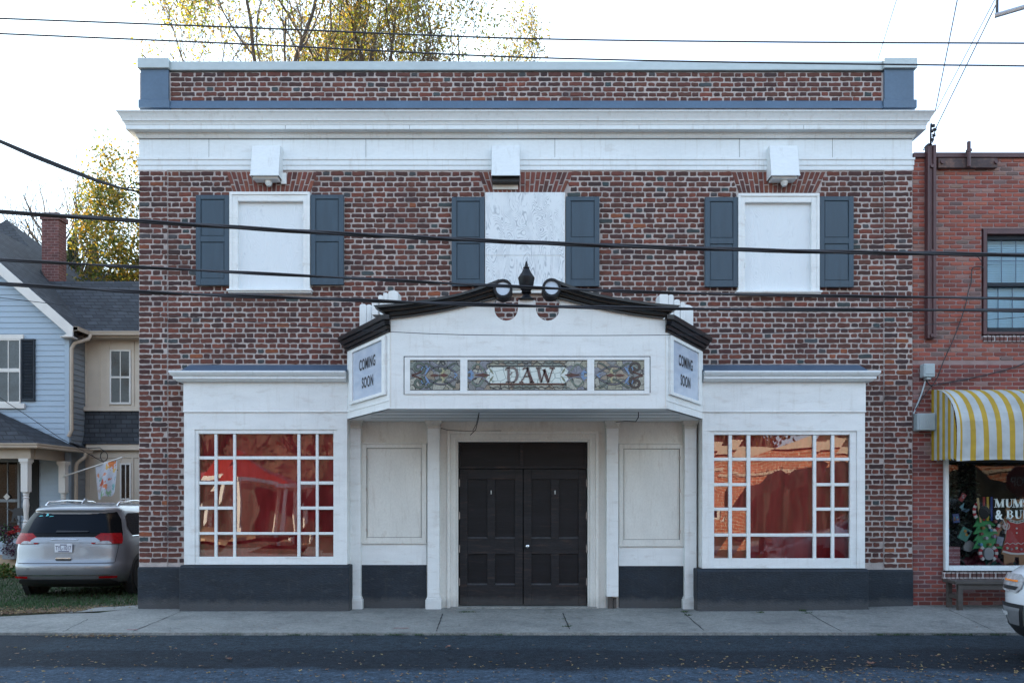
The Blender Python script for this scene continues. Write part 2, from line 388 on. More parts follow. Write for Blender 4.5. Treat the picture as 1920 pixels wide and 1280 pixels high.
def asphalt_mat():
    m, t, b = nodes('worn_asphalt')
    b.inputs['Roughness'].default_value = .85; b.inputs['Specular IOR Level'].default_value = .15
    c = coords(t)
    g = t.nodes.new('ShaderNodeNewGeometry'); sep = t.nodes.new('ShaderNodeSeparateXYZ'); L(t, g.outputs['Position'], sep.inputs[0])
    nw = N(t, 'ShaderNodeTexNoise', Scale=.8, Detail=6, Roughness=.6); L(t, c, nw.inputs['Vector'])
    # patch strip: seam between old asphalt and newer tar, wobbling
    w = N(t, 'ShaderNodeMath', operation='MULTIPLY_ADD'); L(t, nw.outputs[0], w.inputs[0]); w.inputs[1].default_value = 1.0; L(t, sep.outputs['Y'], w.inputs[2])
    mr = t.nodes.new('ShaderNodeMapRange'); mr.inputs[1].default_value = -12; mr.inputs[2].default_value = 0; L(t, w.outputs[0], mr.inputs[0])
    base = ramp(t, mr.outputs[0], [(0, (.028, .044, .064)), (.655, (.044, .067, .094)), (.673, (.015, .021, .028)), (.75, (.016, .023, .031)), (.765, (.026, .038, .049)), (1, (.028, .040, .050))])
    n2 = N(t, 'ShaderNodeTexNoise', Scale=34, Detail=8, Roughness=.85); L(t, c, n2.inputs['Vector'])
    vo = t.nodes.new('ShaderNodeTexVoronoi'); vo.inputs['Scale'].default_value = 38; L(t, c, vo.inputs['Vector'])
    o = mix(t, 1., base, ramp(t, n2.outputs[0], [(.36, .25), (.64, 1.75)]), 'MULTIPLY')
    n5 = N(t, 'ShaderNodeTexNoise', Scale=11, Detail=6, Roughness=.8); L(t, c, n5.inputs['Vector'])
    o = mix(t, 1., o, ramp(t, n5.outputs[0], [(.36, .55), (.64, 1.4)]), 'MULTIPLY')
    o = mix(t, ramp(t, vo.outputs['Distance'], [(.07, .6), (.16, 0.)]), o, (.15, .17, .19))
    # dark newer patch on the left
    cr = N(t, 'ShaderNodeMath', operation='MULTIPLY_ADD'); L(t, nw.outputs[0], cr.inputs[0]); cr.inputs[1].default_value = 1.4; L(t, sep.outputs['X'], cr.inputs[2])
    pf = t.nodes.new('ShaderNodeMapRange'); pf.inputs[1].default_value = -4.6; pf.inputs[2].default_value = -5.0; L(t, cr.outputs[0], pf.inputs[0])
    yl = t.nodes.new('ShaderNodeMapRange'); yl.inputs[1].default_value = -4.4; yl.inputs[2].default_value = -4.1; L(t, w.outputs[0], yl.inputs[0])
    pm = N(t, 'ShaderNodeMath', operation='MULTIPLY'); L(t, pf.outputs[0], pm.inputs[0]); L(t, yl.outputs[0], pm.inputs[1])
    pm2 = N(t, 'ShaderNodeMath', operation='MULTIPLY'); L(t, pm.outputs[0], pm2.inputs[0]); pm2.inputs[1].default_value = .55
    o = mix(t, pm2.outputs[0], o, (.018, .021, .026))
    L(t, o, b.inputs['Base Color']); bump(t, b, n2.outputs[0], .9, .012)
    return m
M['asphalt'] = asphalt_mat()

def soil_mat():
    m, t, b = nodes('lawn_soil')
    b.inputs['Roughness'].default_value = .95
    c = coords(t)
    n1 = N(t, 'ShaderNodeTexNoise', Scale=1.3, Detail=7, Roughness=.7); L(t, c, n1.inputs['Vector'])
    n2 = N(t, 'ShaderNodeTexNoise', Scale=45, Detail=5, Roughness=.7); L(t, c, n2.inputs['Vector'])
    o = mix(t, ramp(t, n1.outputs[0], [(.4, 0.), (.6, 1.)]), (.030, .050, .018), (.085, .065, .045))
    o = mix(t, 1., o, ramp(t, n2.outputs[0], [(.3, .5), (.7, 1.5)]), 'MULTIPLY')
    L(t, o, b.inputs['Base Color']); bump(t, b, n2.outputs[0], .9, .02)
    return m
M['soil'] = soil_mat()

def brick_tex(name, c1, c2, mo, bw=.21, rh=.075, axis='X', ms=.010):
    m, t, b = nodes(name)
    b.inputs['Roughness'].default_value = .85
    g = t.nodes.new('ShaderNodeNewGeometry'); sep = t.nodes.new('ShaderNodeSeparateXYZ'); L(t, g.outputs['Position'], sep.inputs[0])
    ad = N(t, 'ShaderNodeMath', operation='ADD'); L(t, sep.outputs['X'], ad.inputs[0]); L(t, sep.outputs['Y'], ad.inputs[1])
    cmb = t.nodes.new('ShaderNodeCombineXYZ'); L(t, ad.outputs[0], cmb.inputs[0]); L(t, sep.outputs['Z'], cmb.inputs[1])
    br = t.nodes.new('ShaderNodeTexBrick'); L(t, cmb.outputs[0], br.inputs['Vector'])
    br.inputs['Color1'].default_value = (*c1, 1); br.inputs['Color2'].default_value = (*c2, 1); br.inputs['Mortar'].default_value = (*mo, 1)
    br.inputs['Scale'].default_value = 1; br.inputs['Brick Width'].default_value = bw; br.inputs['Row Height'].default_value = rh
    br.inputs['Mortar Size'].default_value = ms; br.inputs['Mortar Smooth'].default_value = .2
    n = N(t, 'ShaderNodeTexNoise', Scale=9, Detail=5); L(t, g.outputs['Position'], n.inputs['Vector'])
    L(t, mix(t, 1., br.outputs['Color'], ramp(t, n.outputs[0], [(.3, .7), (.7, 1.2)]), 'MULTIPLY'), b.inputs['Base Color'])
    bump(t, b, br.outputs['Fac'], -.5, .01)
    return m
M['side_brick'] = brick_tex('side_wall_brick', (.15, .055, .045), (.09, .045, .042), (.4, .37, .36), .2, .08)
M['chimney_brick'] = brick_tex('chimney_brick', (.15, .052, .045), (.11, .042, .040), (.20, .13, .12), .21, .082, ms=.010)
M['far_brick'] = brick_tex('sunlit_far_brick', (.42, .15, .08), (.34, .12, .07), (.5, .42, .34), .42, .15, ms=.014)

def curtain_mat():
    m, t, b = nodes('red_curtain')
    b.inputs['Roughness'].default_value = .8; b.inputs['Sheen Weight'].default_value = .3
    n = N(t, 'ShaderNodeTexNoise', Scale=1.5, Detail=4); L(t, coords(t, (3, 3, .7)), n.inputs['Vector'])
    L(t, ramp(t, n.outputs[0], [(.3, (.54, .055, .075)), (.6, (.78, .10, .13)), (.75, (.82, .17, .19))]), b.inputs['Base Color'])
    return m
M['curtain'] = curtain_mat()

def ply_mat(name, seed, scale, lo, strong):
    """painted plywood whose grain shows through as contour lines"""
    m, t, b = nodes(name)
    b.inputs['Roughness'].default_value = .6
    c = coords(t, (1, 1, .32))
    n = N(t, 'ShaderNodeTexNoise', Scale=scale, Detail=1.5, Roughness=.4, Distortion=.6); n.noise_dimensions = '4D'; n.inputs['W'].default_value = seed; L(t, c, n.inputs['Vector'])
    mu = N(t, 'ShaderNodeMath', operation='MULTIPLY'); mu.inputs[1].default_value = 300; L(t, n.outputs[0], mu.inputs[0])
    si = N(t, 'ShaderNodeMath', operation='SINE'); L(t, mu.outputs[0], si.inputs[0])
    n2 = N(t, 'ShaderNodeTexNoise', Scale=7, Detail=5, Roughness=.7); L(t, coords(t, (1, 1, .5)), n2.inputs['Vector'])
    k = ramp(t, si.outputs[0], [(.1, 0.), (.8, 1.)])
    k2 = ramp(t, n2.outputs[0], [(lo, 0.), (lo+.16, 1.)])
    f = N(t, 'ShaderNodeMath', operation='MULTIPLY'); L(t, k, f.inputs[0]); L(t, k2, f.inputs[1])
    f2 = N(t, 'ShaderNodeMath', operation='MULTIPLY'); L(t, f.outputs[0], f2.inputs[0]); f2.inputs[1].default_value = strong
    L(t, mix(t, f2.outputs[0], (.70, .74, .76), (.33, .37, .41)), b.inputs['Base Color'])
    bump(t, b, si.outputs[0], .25, .003)
    return m
M['ply'] = ply_mat('weathered_plywood', 2.0, 3.6, .42, .8)
M['ply_soft'] = ply_mat('painted_plywood', 5.0, 3.6, .56, .45)

def stained_mat():
    m, t, b = nodes('stained_glass_pieces')
    b.inputs['Roughness'].default_value = .18
    c = coords(t, (1, 1, 1))
    nz = N(t, 'ShaderNodeTexNoise', Scale=7, Detail=2); L(t, c, nz.inputs['Vector'])
    w = t.nodes.new('ShaderNodeVectorMath'); w.operation = 'MULTIPLY_ADD'; w.inputs[1].default_value = (.13, .13, .13)
    L(t, nz.outputs['Color'], w.inputs[0]); L(t, c, w.inputs[2])
    v = t.nodes.new('ShaderNodeTexVoronoi'); v.inputs['Scale'].default_value = 8; L(t, w.outputs[0], v.inputs['Vector'])
    e = t.nodes.new('ShaderNodeTexVoronoi'); e.feature = 'DISTANCE_TO_EDGE'; e.inputs['Scale'].default_value = 8; L(t, w.outputs[0], e.inputs['Vector'])
    sp = t.nodes.new('ShaderNodeSeparateColor'); L(t, v.outputs['Color'], sp.inputs[0])
    col = ramp(t, sp.outputs[0], [(0, (.22, .23, .23)), (.2, (.28, .28, .22)), (.38, (.20, .23, .21)), (.52, (.28, .24, .19)), (.66, (.36, .36, .31)), (.88, (.20, .21, .24)), (1, (.16, .23, .34))])
    for n in t.nodes:
        if n.type == 'VALTORGB': n.color_ramp.interpolation = 'CONSTANT'
    st = N(t, 'ShaderNodeTexNoise', Scale=60, Detail=3); L(t, c, st.inputs['Vector'])
    col = mix(t, 1., col, ramp(t, st.outputs[0], [(.3, .7), (.7, 1.25)]), 'MULTIPLY')
    L(t, mix(t, ramp(t, e.outputs['Distance'], [(.02, 1.), (.04, 0.)]), col, (.05, .055, .058)), b.inputs['Base Color'])
    bump(t, b, e.outputs['Distance'], .4, .004)
    return m
M['stained'] = stained_mat()
def milk_mat():
    m, t, b = nodes('milk_glass_with_lead')
    b.inputs['Roughness'].default_value = .15
    e = t.nodes.new('ShaderNodeTexVoronoi'); e.feature = 'DISTANCE_TO_EDGE'; e.inputs['Scale'].default_value = 9; L(t, coords(t), e.inputs['Vector'])
    L(t, mix(t, ramp(t, e.outputs['Distance'], [(.018, 1.), (.035, 0.)]), (.62, .68, .64), (.20, .26, .25)), b.inputs['Base Color'])
    return m
M['milk'] = milk_mat()
def sign_mat():
    m, t, b = nodes('pale_sign_panel')
    b.inputs['Roughness'].default_value = .12; b.inputs['Base Color'].default_value = (.46, .52, .62, 1)
    n = N(t, 'ShaderNodeTexNoise', Scale=3, Detail=3); L(t, coords(t, (1, 1, 2.5)), n.inputs['Vector'])
    L(t, ramp(t, n.outputs[0], [(.3, (.40, .47, .58)), (.7, (.52, .58, .66))]), b.inputs['Base Color'])
    return m
M['sign'] = sign_mat()
def awning_mat():
    m, t, b = nodes('striped_awning_cloth')
    b.inputs['Roughness'].default_value = .7
    a = t.nodes.new('ShaderNodeAttribute'); a.attribute_name = 'tint'
    n = N(t, 'ShaderNodeTexNoise', Scale=4, Detail=5); L(t, coords(t), n.inputs['Vector'])
    c = mix(t, 1., a.outputs['Color'], ramp(t, n.outputs[0], [(.35, .78), (.7, 1.1)]), 'MULTIPLY')
    L(t, c, b.inputs['Base Color']); bump(t, b, n.outputs[0], .6, .03)
    tr = t.nodes.new('ShaderNodeBsdfTranslucent'); L(t, c, tr.inputs[0])
    ms = t.nodes.new('ShaderNodeMixShader'); ms.inputs[0].default_value = .2
    L(t, b.outputs[0], ms.inputs[1]); L(t, tr.outputs[0], ms.inputs[2]); L(t, ms.outputs[0], t.nodes['Material Output'].inputs['Surface'])
    return m
M['awning'] = awning_mat()

# ------------------------------------------------------------------ ground, road, sidewalk, lawn
def sm(a, b, x):
    t = max(0, min(1, (x-a)/(b-a))); return t*t*(3-2*t)
def gz(x, y):
    """pavement height: rises a little to the wall at the right-hand shop"""
    t = max(0, min(1, (y+2.36)/2.36))
    return .055*sm(3.5, 7, x)*t
def sheet(x0, x1, y0, y1, nx, ny, fz, keep=None):
    m = MB(); vs = [(x0+(x1-x0)*i/nx, y0+(y1-y0)*j/ny) for j in range(ny+1) for i in range(nx+1)]
    fs = [(j*(nx+1)+i, j*(nx+1)+i+1, (j+1)*(nx+1)+i+1, (j+1)*(nx+1)+i) for j in range(ny) for i in range(nx)]
    return m.add([(x, y, fz(x, y)) for x, y in vs], fs)
def lz(x, y):
    """lawn height: falls gently behind the pavement"""
    return .012 - .11*sm(-.8, 2.2, y) + .012*math.sin(x*2.1)*math.cos(y*1.7)
def st(o): o['kind'] = 'structure'; return o
st(MB().add([(-300,-300,-.16),(300,-300,-.16),(300,300,-.16),(-300,300,-.16)], [(0,1,2,3)]).build('ground', M['soil']))
st(sheet(-40, 40, -11.6, -2.36, 60, 12, lambda x, y: -.035 + .02*math.sin((y+11.6)/9.2*math.pi)).build('road', M['asphalt'], smooth=True))
# pavement outline follows the curved edge of the lawn on the left
def walk_back(x):
    return -1.08 + .55*sm(-8.0, -6.4, x) if x < -6.2 else (.2 if x > -5.9 else -.53+ .55*sm(-6.25, -5.9, x)+.0)
m = MB(); xs = [-40, -20, -12, -9.5, -8.6, -8.0, -7.6, -7.2, -6.9, -6.6, -6.4, -6.2, -6.05, -5.9, -5.6, -3, 0, 2, 3, 3.5, 4, 4.5, 5, 5.5, 6, 6.5, 7, 8, 12, 20, 40]
top = []
for x in xs:
    b = walk_back(x) if x < 8 else .2
    top.append([(x, -2.36+(b+2.36)*j/4, gz(x, -2.36+(b+2.36)*j/4)) for j in range(5)])
vs = [p for c in top for p in c]; fs = [(i*5+j, (i+1)*5+j, (i+1)*5+j+1, i*5+j+1) for i in range(len(xs)-1) for j in range(4)]
m.add(vs, fs)
nb = len(m.v)
for i in range(len(xs)-1):
    a, b = top[i][0], top[i+1][0]
    m.add([a, b, (b[0], b[1], -.3), (a[0], a[1], -.3)], [(0, 3, 2, 1)])
st(m.build('sidewalk', M['concrete']))
st(MB().add([(-6.75,-.6,.004),(-5.75,-.05,.004),(-5.75,1.0,-.03),(-6.35,.55,-.03),(-6.6,.1,.0)], [(0,1,2,3,4)]).add([(-6.75,-.6,-.2),(-5.75,-.05,-.2),(-5.75,1.0,-.2),(-6.35,.55,-.2),(-6.6,.1,-.2)], [(0,1,2,3,4)]).build('concrete_apron', M['concrete']))
m = sheet(-40, -5.82, -1.3, 14, 110, 60, lambda x, y: lz(x, y) - (.06 if y < walk_back(x)+.0 else 0))
st(m.build('lawn', M['soil'], smooth=True))
st(sheet(-40, 40, -16, -11.6, 20, 2, lambda x, y: 0).build('far_sidewalk', M['concrete']))
# joints and cracks of the pavement: thin dark filled grooves
m = MB()
def groove(p, q, w=.010, wob=.0, n=9):
    a, b = Vector(p), Vector(q); pts = []
    for i in range(n+1):
        t = i/n; c = a.lerp(b, t); c.x += random.uniform(-wob, wob); pts.append((c.x, c.y, gz(c.x, c.y)+.003))
    for i in range(n):
        (x0,y0,z0),(x1,y1,z1) = pts[i], pts[i+1]; u = w*random.uniform(.6, 1.4)
        dx, dy = x1-x0, y1-y0; l = math.hypot(dx, dy); ox, oy = -dy/l*u/2, dx/l*u/2
        m.add([(x0+ox,y0+oy,z0),(x0-ox,y0-oy,z0),(x1-ox,y1-oy,z1),(x1+ox,y1+oy,z1)], [(0,1,2,3)])
def gpt(px, py): 
    s = (py-948)/1.6; y = F/s-D; return ((px-960)/s, y, 0)
for a, b, w, wb in (((340,1146),(250,1183),.014,.012), ((165,1160),(118,1184),.010,.01), ((830,1150),(818,1183),.014,.004), ((1055,1149),(1068,1179),.014,.006), ((1281,1147),(1320,1181),.014,.006), ((1505,1144),(1578,1183),.014,.01), ((680,1145),(656,1152),.006,.01), ((1780,1148),(1868,1184),.010,.004)):
    groove(gpt(*a), gpt(*b), w, wb)
groove((-3.0,-.42,0), (2.9,-.40,0), .008, .0, 30)
st(m.build('sidewalk_joints', M['dark_room']))

# ------------------------------------------------------------------ brickwork made of separate rough bricks
PAL = [((.125,.040,.028), 32), ((.096,.034,.025), 30), ((.070,.026,.023), 20), ((.160,.044,.028), 10), ((.050,.024,.024), 7), ((.24,.07,.03), 1.2), ((.050,.062,.066), 1.4)]
def pick(pal, head=False):
    tot = sum(w for _, w in pal); r = random.uniform(0, tot)
    for c, w in pal:
        r -= w
        if r <= 0: break
    k = random.uniform(.82, 1.18)
    return (c[0]*k, c[1]*k*random.uniform(.94, 1.06), c[2]*k)
def rough_brick(m, x0, x1, z0, z1, yf, yb, col, jag=.004, M4=None):
    """irregular brick: rounded, chipped outline, front face proud of the mortar"""
    w, h = x1-x0, z1-z0; r = min(.011, w*.2, h*.25)*random.uniform(.4, 1.3)
    nx = 3 if w > .13 else 1
    pts = [(x0+r, z0), *[(x0+r+(w-2*r)*k/(nx+1), z0) for k in range(1, nx+1)], (x1-r, z0), (x1, z0+r), (x1, z1-r), (x1-r, z1), *[(x1-r-(w-2*r)*k/(nx+1), z1) for k in range(1, nx+1)], (x0+r, z1), (x0, z1-r), (x0, z0+r)]
    pts = [(x+random.gauss(0, jag*.7), z+random.gauss(0, jag*.75)) for x, z in pts]
    cx, cz = (x0+x1)/2, (z0+z1)/2; n = len(pts); k = .965
    yf += random.uniform(-.002, .002)
    ins = [(cx+(x-cx)*(1-.006/max(w/2,.02)), yf, cz+(z-cz)*(1-.005/max(h/2,.02))) for x, z in pts]
    out = [(x, yb, z) for x, z in pts]
    fs = [tuple(range(n))] + [(i, i+n, (i+1) % n + n, (i+1) % n) for i in range(n)]
    m.add(ins+out, fs, col, M4)
def flemish(m, x0, x1, z0, z1, course, holes, yf, yb, pal=PAL, st_=.201, hd=.101, jo=.0175, jh=.0165, jag=.0042, off=0):
    """holes(z) -> blocked x intervals"""
    row = int(off); z = z1 - course
    while z > z0 - .01:
        per = st_+hd+2*jo; x = x0 - (0 if row % 2 else (st_+jo)/2 + hd/2+jo/2) + random.uniform(-.012, .012)
        k = 0
        blocked = holes(z+course/2)
        while x < x1:
            w = st_ if k % 2 == 0 else hd
            w2 = w + random.uniform(-.007, .007)
            segs = [(max(x, x0+.002), min(x+w2, x1-.002))]
            for a, b in blocked:
                ns = []
                for p, q in segs:
                    if b <= p or a >= q: ns.append((p, q))
                    else:
                        if a > p: ns.append((p, a-.006))
                        if b < q: ns.append((b+.006, q))
                segs = ns
            for p, q in segs:
                if p < x0+.06 and k < 3 and p > x0+.002 and not any(a <= x0 for a, b in blocked): p = x0+.002
                if x1-q < .055: q = x1-.002
                if q-p > .04:
                    if random.random() < .05: q -= random.uniform(.004, .014)
                    h = course-jh+random.uniform(-.004, .003)
                    c = pick(pal) if k % 2 == 0 or random.random() > .07 else (.050*random.uniform(.7,1.3), .056, .060)
                    zz = z + random.uniform(-.002, .002) + .004*math.sin(x*1.3+row*.4)
                    rough_brick(m, p, q, zz, zz+h, yf, yb, c, jag)
            x += w + jo; k += 1
        z -= course; row += 1

XL, XR = -5.817, 6.245
theater = empty('theater_building', (.2, 0, 0), 'two-storey old brick theater with white cornice, dark shutters and a projecting white marquee', 'theater')
TP = Vector((.2, 0, 0))
_build = MB.build
def tb(m, name, mt, parent=None, **kw):
    """build as a part of the theater; coordinates given in world space"""
    par = parent or theater
    o = m.build(name, mt, par, **kw)
    if par is theater: o.location = -TP
    return o
ZC = WZ(320)                       # top of the brick field
UW = {'l': (434, 583), 'm': (910, 1059), 'r': (1381, 1532)}
BAYL, BAYR = (-5.008, -2.516), (2.905, 5.391)
def holes_main(z):
    py = 948-(z-1.6)*120.04; r = []
    def add(a, b): r.append((WX(a), WX(b)))
    if 368 < py < 540:
        add(371, 433) ; add(584, 645); add(848, 910); add(1060, 1122); add(1321, 1382); add(1534, 1596)
    if 362 < py < 550: add(433, 584); add(909, 1060); add(1381, 1533)
    if 322 < py <= 364:
        t = (py-322)/40; add(428+9*t, 591-9*t); add(900+9*t, 1070-9*t); add(1374+9*t, 1545-9*t)
    if py > 690: add(346, 1620)
    return r
m = MB()
flemish(m, WX(315.2), WX(1656.6), WZ(1062), ZC, .0815, holes_main, -.009, .004)
pier_holes = lambda z: []
flemish(m, XL, WX(314.6), WZ(1062), ZC, .0815, lambda z: [(WX(346), 99)] if z < 3.7 else [], -.025, -.012, st_=.205, hd=.115)
flemish(m, WX(1657.2), XR, WZ(1067), ZC, .0815, lambda z: [], -.025, -.012, st_=.205, hd=.115)
flemish(m, WX(320), WX(1653), WZ(191), WZ(134.5), .0775, lambda z: [], -.009, .004)
# splayed flat arches over the three upper windows
for b0, b1, t0, t1 in ((437, 582, 423, 597), (910, 1058, 895, 1075), (1384, 1530, 1371, 1549)):
    n = 18; zb, zt = WZ(361.5), WZ(323)
    for i in range(n):
        a0, a1 = i/n, (i+1)/n
        def at(u, w):
            xb = WX(b0)+(WX(b1)-WX(b0))*u; xt = WX(t0)+(WX(t1)-WX(t0))*u
            return (xb+(xt-xb)*w, zb+(zt-zb)*w)
        cut = .62 if i % 2 else .38
        for w0, w1 in ((.0, cut-.03), (cut+.03, 1.0)):
            g = .0085; q = [at(a0, w0), at(a1, w0), at(a1, w1), at(a0, w1)]
            q = [(q[0][0]+g, q[0][1]), (q[1][0]-g, q[1][1]), (q[2][0]-g, q[2][1]), (q[3][0]+g, q[3][1])]
            q = [(x+random.gauss(0, .0015), z+random.gauss(0, .002)) for x, z in q]
            cx = sum(p[0] for p in q)/4; cz = sum(p[1] for p in q)/4
            fr = [(cx+(x-cx)*.93, -.010, cz+(z-cz)*.97) for x, z in q]; bk = [(x, .004, z) for x, z in q]
            m.add(fr+bk, [(0,1,2,3)]+[(k, k+4, (k+1) % 4+4, (k+1) % 4) for k in range(4)], pick([((.17,.050,.036), 4), ((.21,.065,.04), 2), ((.10,.036,.030), 2)]))
bricks = tb(m, 'brick_facing', M['brick'])
m = MB()
m.box(XL+.0, WX(652), 0, .35, -.1, 3.0); m.box(WX(1310), XR, 0, .35, -.1, 3.0)
m.box(XL, XR, 0, .35, 3.0, 8.36)
m.box(XL, WX(314.6), -.016, 0, .6, ZC+.02); m.box(WX(1657.2), XR, -.016, 0, .6, ZC+.02)
tb(m, 'wall', M['mortar'])
m = MB(); m.box(XL, XL+.35, .35, 11, -.2, 8.36); m.box(XR-.35, XR, .35, 11, -.2, 8.36); m.box(XL+.35, XR-.35, 10.65, 11, -.2, 8.3)
tb(m, 'side_wall', M['side_brick'])
tb(MB().box(XL+.35, XR-.35, .35, 10.65, 7.85, 7.95), 'roof', M['dark_plastic'])

# parapet cladding and coping
m = MB(); m.box(WX(320), WX(1654), -.03, .40, WZ(133.5), WZ(117)); tb(m, 'coping', M['coping'], bevel=.006)
for a, b, ca, cb in ((266, 318, 262, 320.5), (1656, 1711, 1653.5, 1715)):
    m = MB(); m.box(WX(a), WX(b), -.05, .45, WZ(191), WZ(133)); m.box(WX(a-3), WX(b+4 if a > 900 else b+3), -.075, .45, WZ(206.5), WZ(191))
    pr = tb(m, 'parapet_pier', M['slate_metal'], bevel=.006)
    mm = MB(); mm.box(WX(ca), WX(cb), -.09, .49, WZ(133), WZ(114.5))
    c = mm.build('pier_cap', M['coping'], pr, bevel=.006)
m = MB()
m.add([(WX(321), -.03, WZ(191)), (WX(1652.5), -.03, WZ(191)), (WX(1652.5), -.06, WZ(206.5)), (WX(321), -.06, WZ(206.5)), (WX(321), .01, WZ(190.5)), (WX(1652.5), .01, WZ(190.5))], [(0,3,2,1),(4,0,1,5)])
tb(m, 'parapet_flashing', M['slate_metal'])

# main cornice, frieze and architrave run round the building
path = [(XL, 11), (XL, 0), (XR, 0), (XR, 11)]
zt = 7.655
prof = [(0,zt), (.25,zt), (.25,zt-.014), (.238,zt-.024), (.222,zt-.055), (.202,zt-.085), (.190,zt-.118), (.188,zt-.132), (.172,zt-.134), (.172,zt-.147), (.166,zt-.150), (.158,zt-.172), (.156,zt-.182), (.15,zt-.184), (.15,zt-.245), (.145,zt-.25), (.05,zt-.25), (.05,zt-.262), (.04,zt-.275), (.04,zt-.29), (.025,zt-.315), (.012,zt-.33), (.012,zt-.345), (0,zt-.345)]
tb(moulding(prof, path), 'cornice', M['white_metal'], smooth='auto')
tb(MB().box(XL-.004, XR+.004, -.012, .0, WZ(297), WZ(257)).box(XL-.004, XL, 0, 8, WZ(297), WZ(257)).box(XR, XR+.004, 0, 8, WZ(297), WZ(257)), 'frieze', M['white_metal'])
m = MB()
for px in (392, 686, 1040, 1386, 1560): m.box(WX(px), WX(px)+.005, -.0135, -.012, WZ(297), WZ(257))
for px in (540, 770, 1195, 1500): m.box(WX(px), WX(px)+.005, -.1515, -.150, zt-.245, zt-.19)
tb(m, 'board_seams', M['dark_room'])
z0, z1 = WZ(320)+.003, WZ(297)
prof = [(0,z1), (.036,z1), (.036,z1-.03), (.03,z1-.038), (.02,z1-.042), (.02,z1-.045), (.026,z1-.048), (.026,z1-.115), (.012,z1-.12), (.012,z1-.128), (.018,z1-.13), (.018,z0), (0,z0)]
tb(moulding(prof, path), 'architrave', M['white_metal'])

# upper windows: boarded, with frames, sills and panelled shutters
def shutter(px0, px1, py0, py1):
    x0, x1, zt, zb = WX(px0), WX(px1), WZ(py0), WZ(py1); w = .075; m = MB(); yf, yb = -.075, -.030
    h = zt-zb; mid = zb+h*.53
    m.box(x0, x0+w, yf, yb, zb, zt); m.box(x1-w, x1, yf, yb, zb, zt)
    m.box(x0+w, x1-w, yf+.001, yb, zt-.065, zt); m.box(x0+w, x1-w, yf+.001, yb, mid-.07, mid+.02); m.box(x0+w, x1-w, yf+.001, yb, zb, zb+.10)
    m.box(x0+w, x1-w, yf+.018, yb, zb+.1, zt-.065)
    for a, b in ((zb+.10, mid-.07), (mid+.02, zt-.065)):
        m.box(x0+w+.012, x1-w-.012, yf+.010, yf+.018, a+.012, b-.012)
    return tb(m, 'shutter', M['shutter'], bevel=.003)
for a in ((370.5, 433, 369, 537), (584.5, 646, 368.5, 536), (847.5, 909, 372.5, 538.5), (1060.5, 1123, 372, 539), (1320, 1381.5, 373, 540), (1533.5, 1597, 371.5, 540.5)): shutter(*a)
for (x0, x1, y0, y1, ix0, ix1, iy0, iy1, lab) in ((434, 583.5, 364, 545, 449, 571, 381, 541, 0), (1381.5, 1532.5, 367, 548, 1394, 1518, 383, 545, 0)):
    m = MB(); t = .0
    X0, X1, Z0, Z1 = WX(x0), WX(x1), WZ(y1), WZ(y0); a, b, c, d = WX(ix0), WX(ix1), WZ(iy1), WZ(iy0)
    m.box(X0, a, -.085, .02, Z0, Z1); m.box(b, X1, -.085, .02, Z0, Z1); m.box(a, b, -.084, .02, d, Z1)
    m.box(X0-.0, X1, -.10, -.085, Z1-.045, Z1); m.box(X0, X0+.04, -.10, -.085, Z0, Z1-.045); m.box(X1-.04, X1, -.10, -.085, Z0, Z1-.045)
    wf = tb(m, 'window', M['white'], bevel=.004)
    m = MB(); m.box(X0-.035, X1+.035, -.125, .02, Z0-.03, Z0); m.box(X0-.02, X1+.02, -.10, .02, Z0-.055, Z0-.03); m.build('sill', M['white'], wf, bevel=.003)
    m = MB(); m.box(a, b, -.022, .02, Z0, d); m.build('boarded_panel', M['ply_soft'], wf)
    for zz in (.25, .8):
        for xx in (a-.012, b-.008): MB().box(xx, xx+.02, -.097, -.084, c+(d-c)*zz, c+(d-c)*zz+.07).build('hinge', M['white'], wf)
m = MB(); m.box(WX(910), WX(1059), -.075, .01, WZ(540), WZ(364.5))
wf = tb(m, 'window', M['white'], bevel=.003); wf['label'] = 'upper middle opening covered with bare-grained plywood'
m = MB(); m.box(WX(911.5), WX(1057), -.083, -.075, WZ(481.5), WZ(364.5)); m.box(WX(911.5), WX(1057), -.083, -.075, WZ(539), WZ(482.8)); m.build('plywood_sheet', M['ply'], wf)
m = MB(); m.box(WX(905), WX(1062), -.12, .01, WZ(545.5), WZ(541)); m.box(WX(907), WX(1060), -.09, .01, WZ(552), WZ(545.5)); m.build('sill', M['white'], wf, bevel=.003)
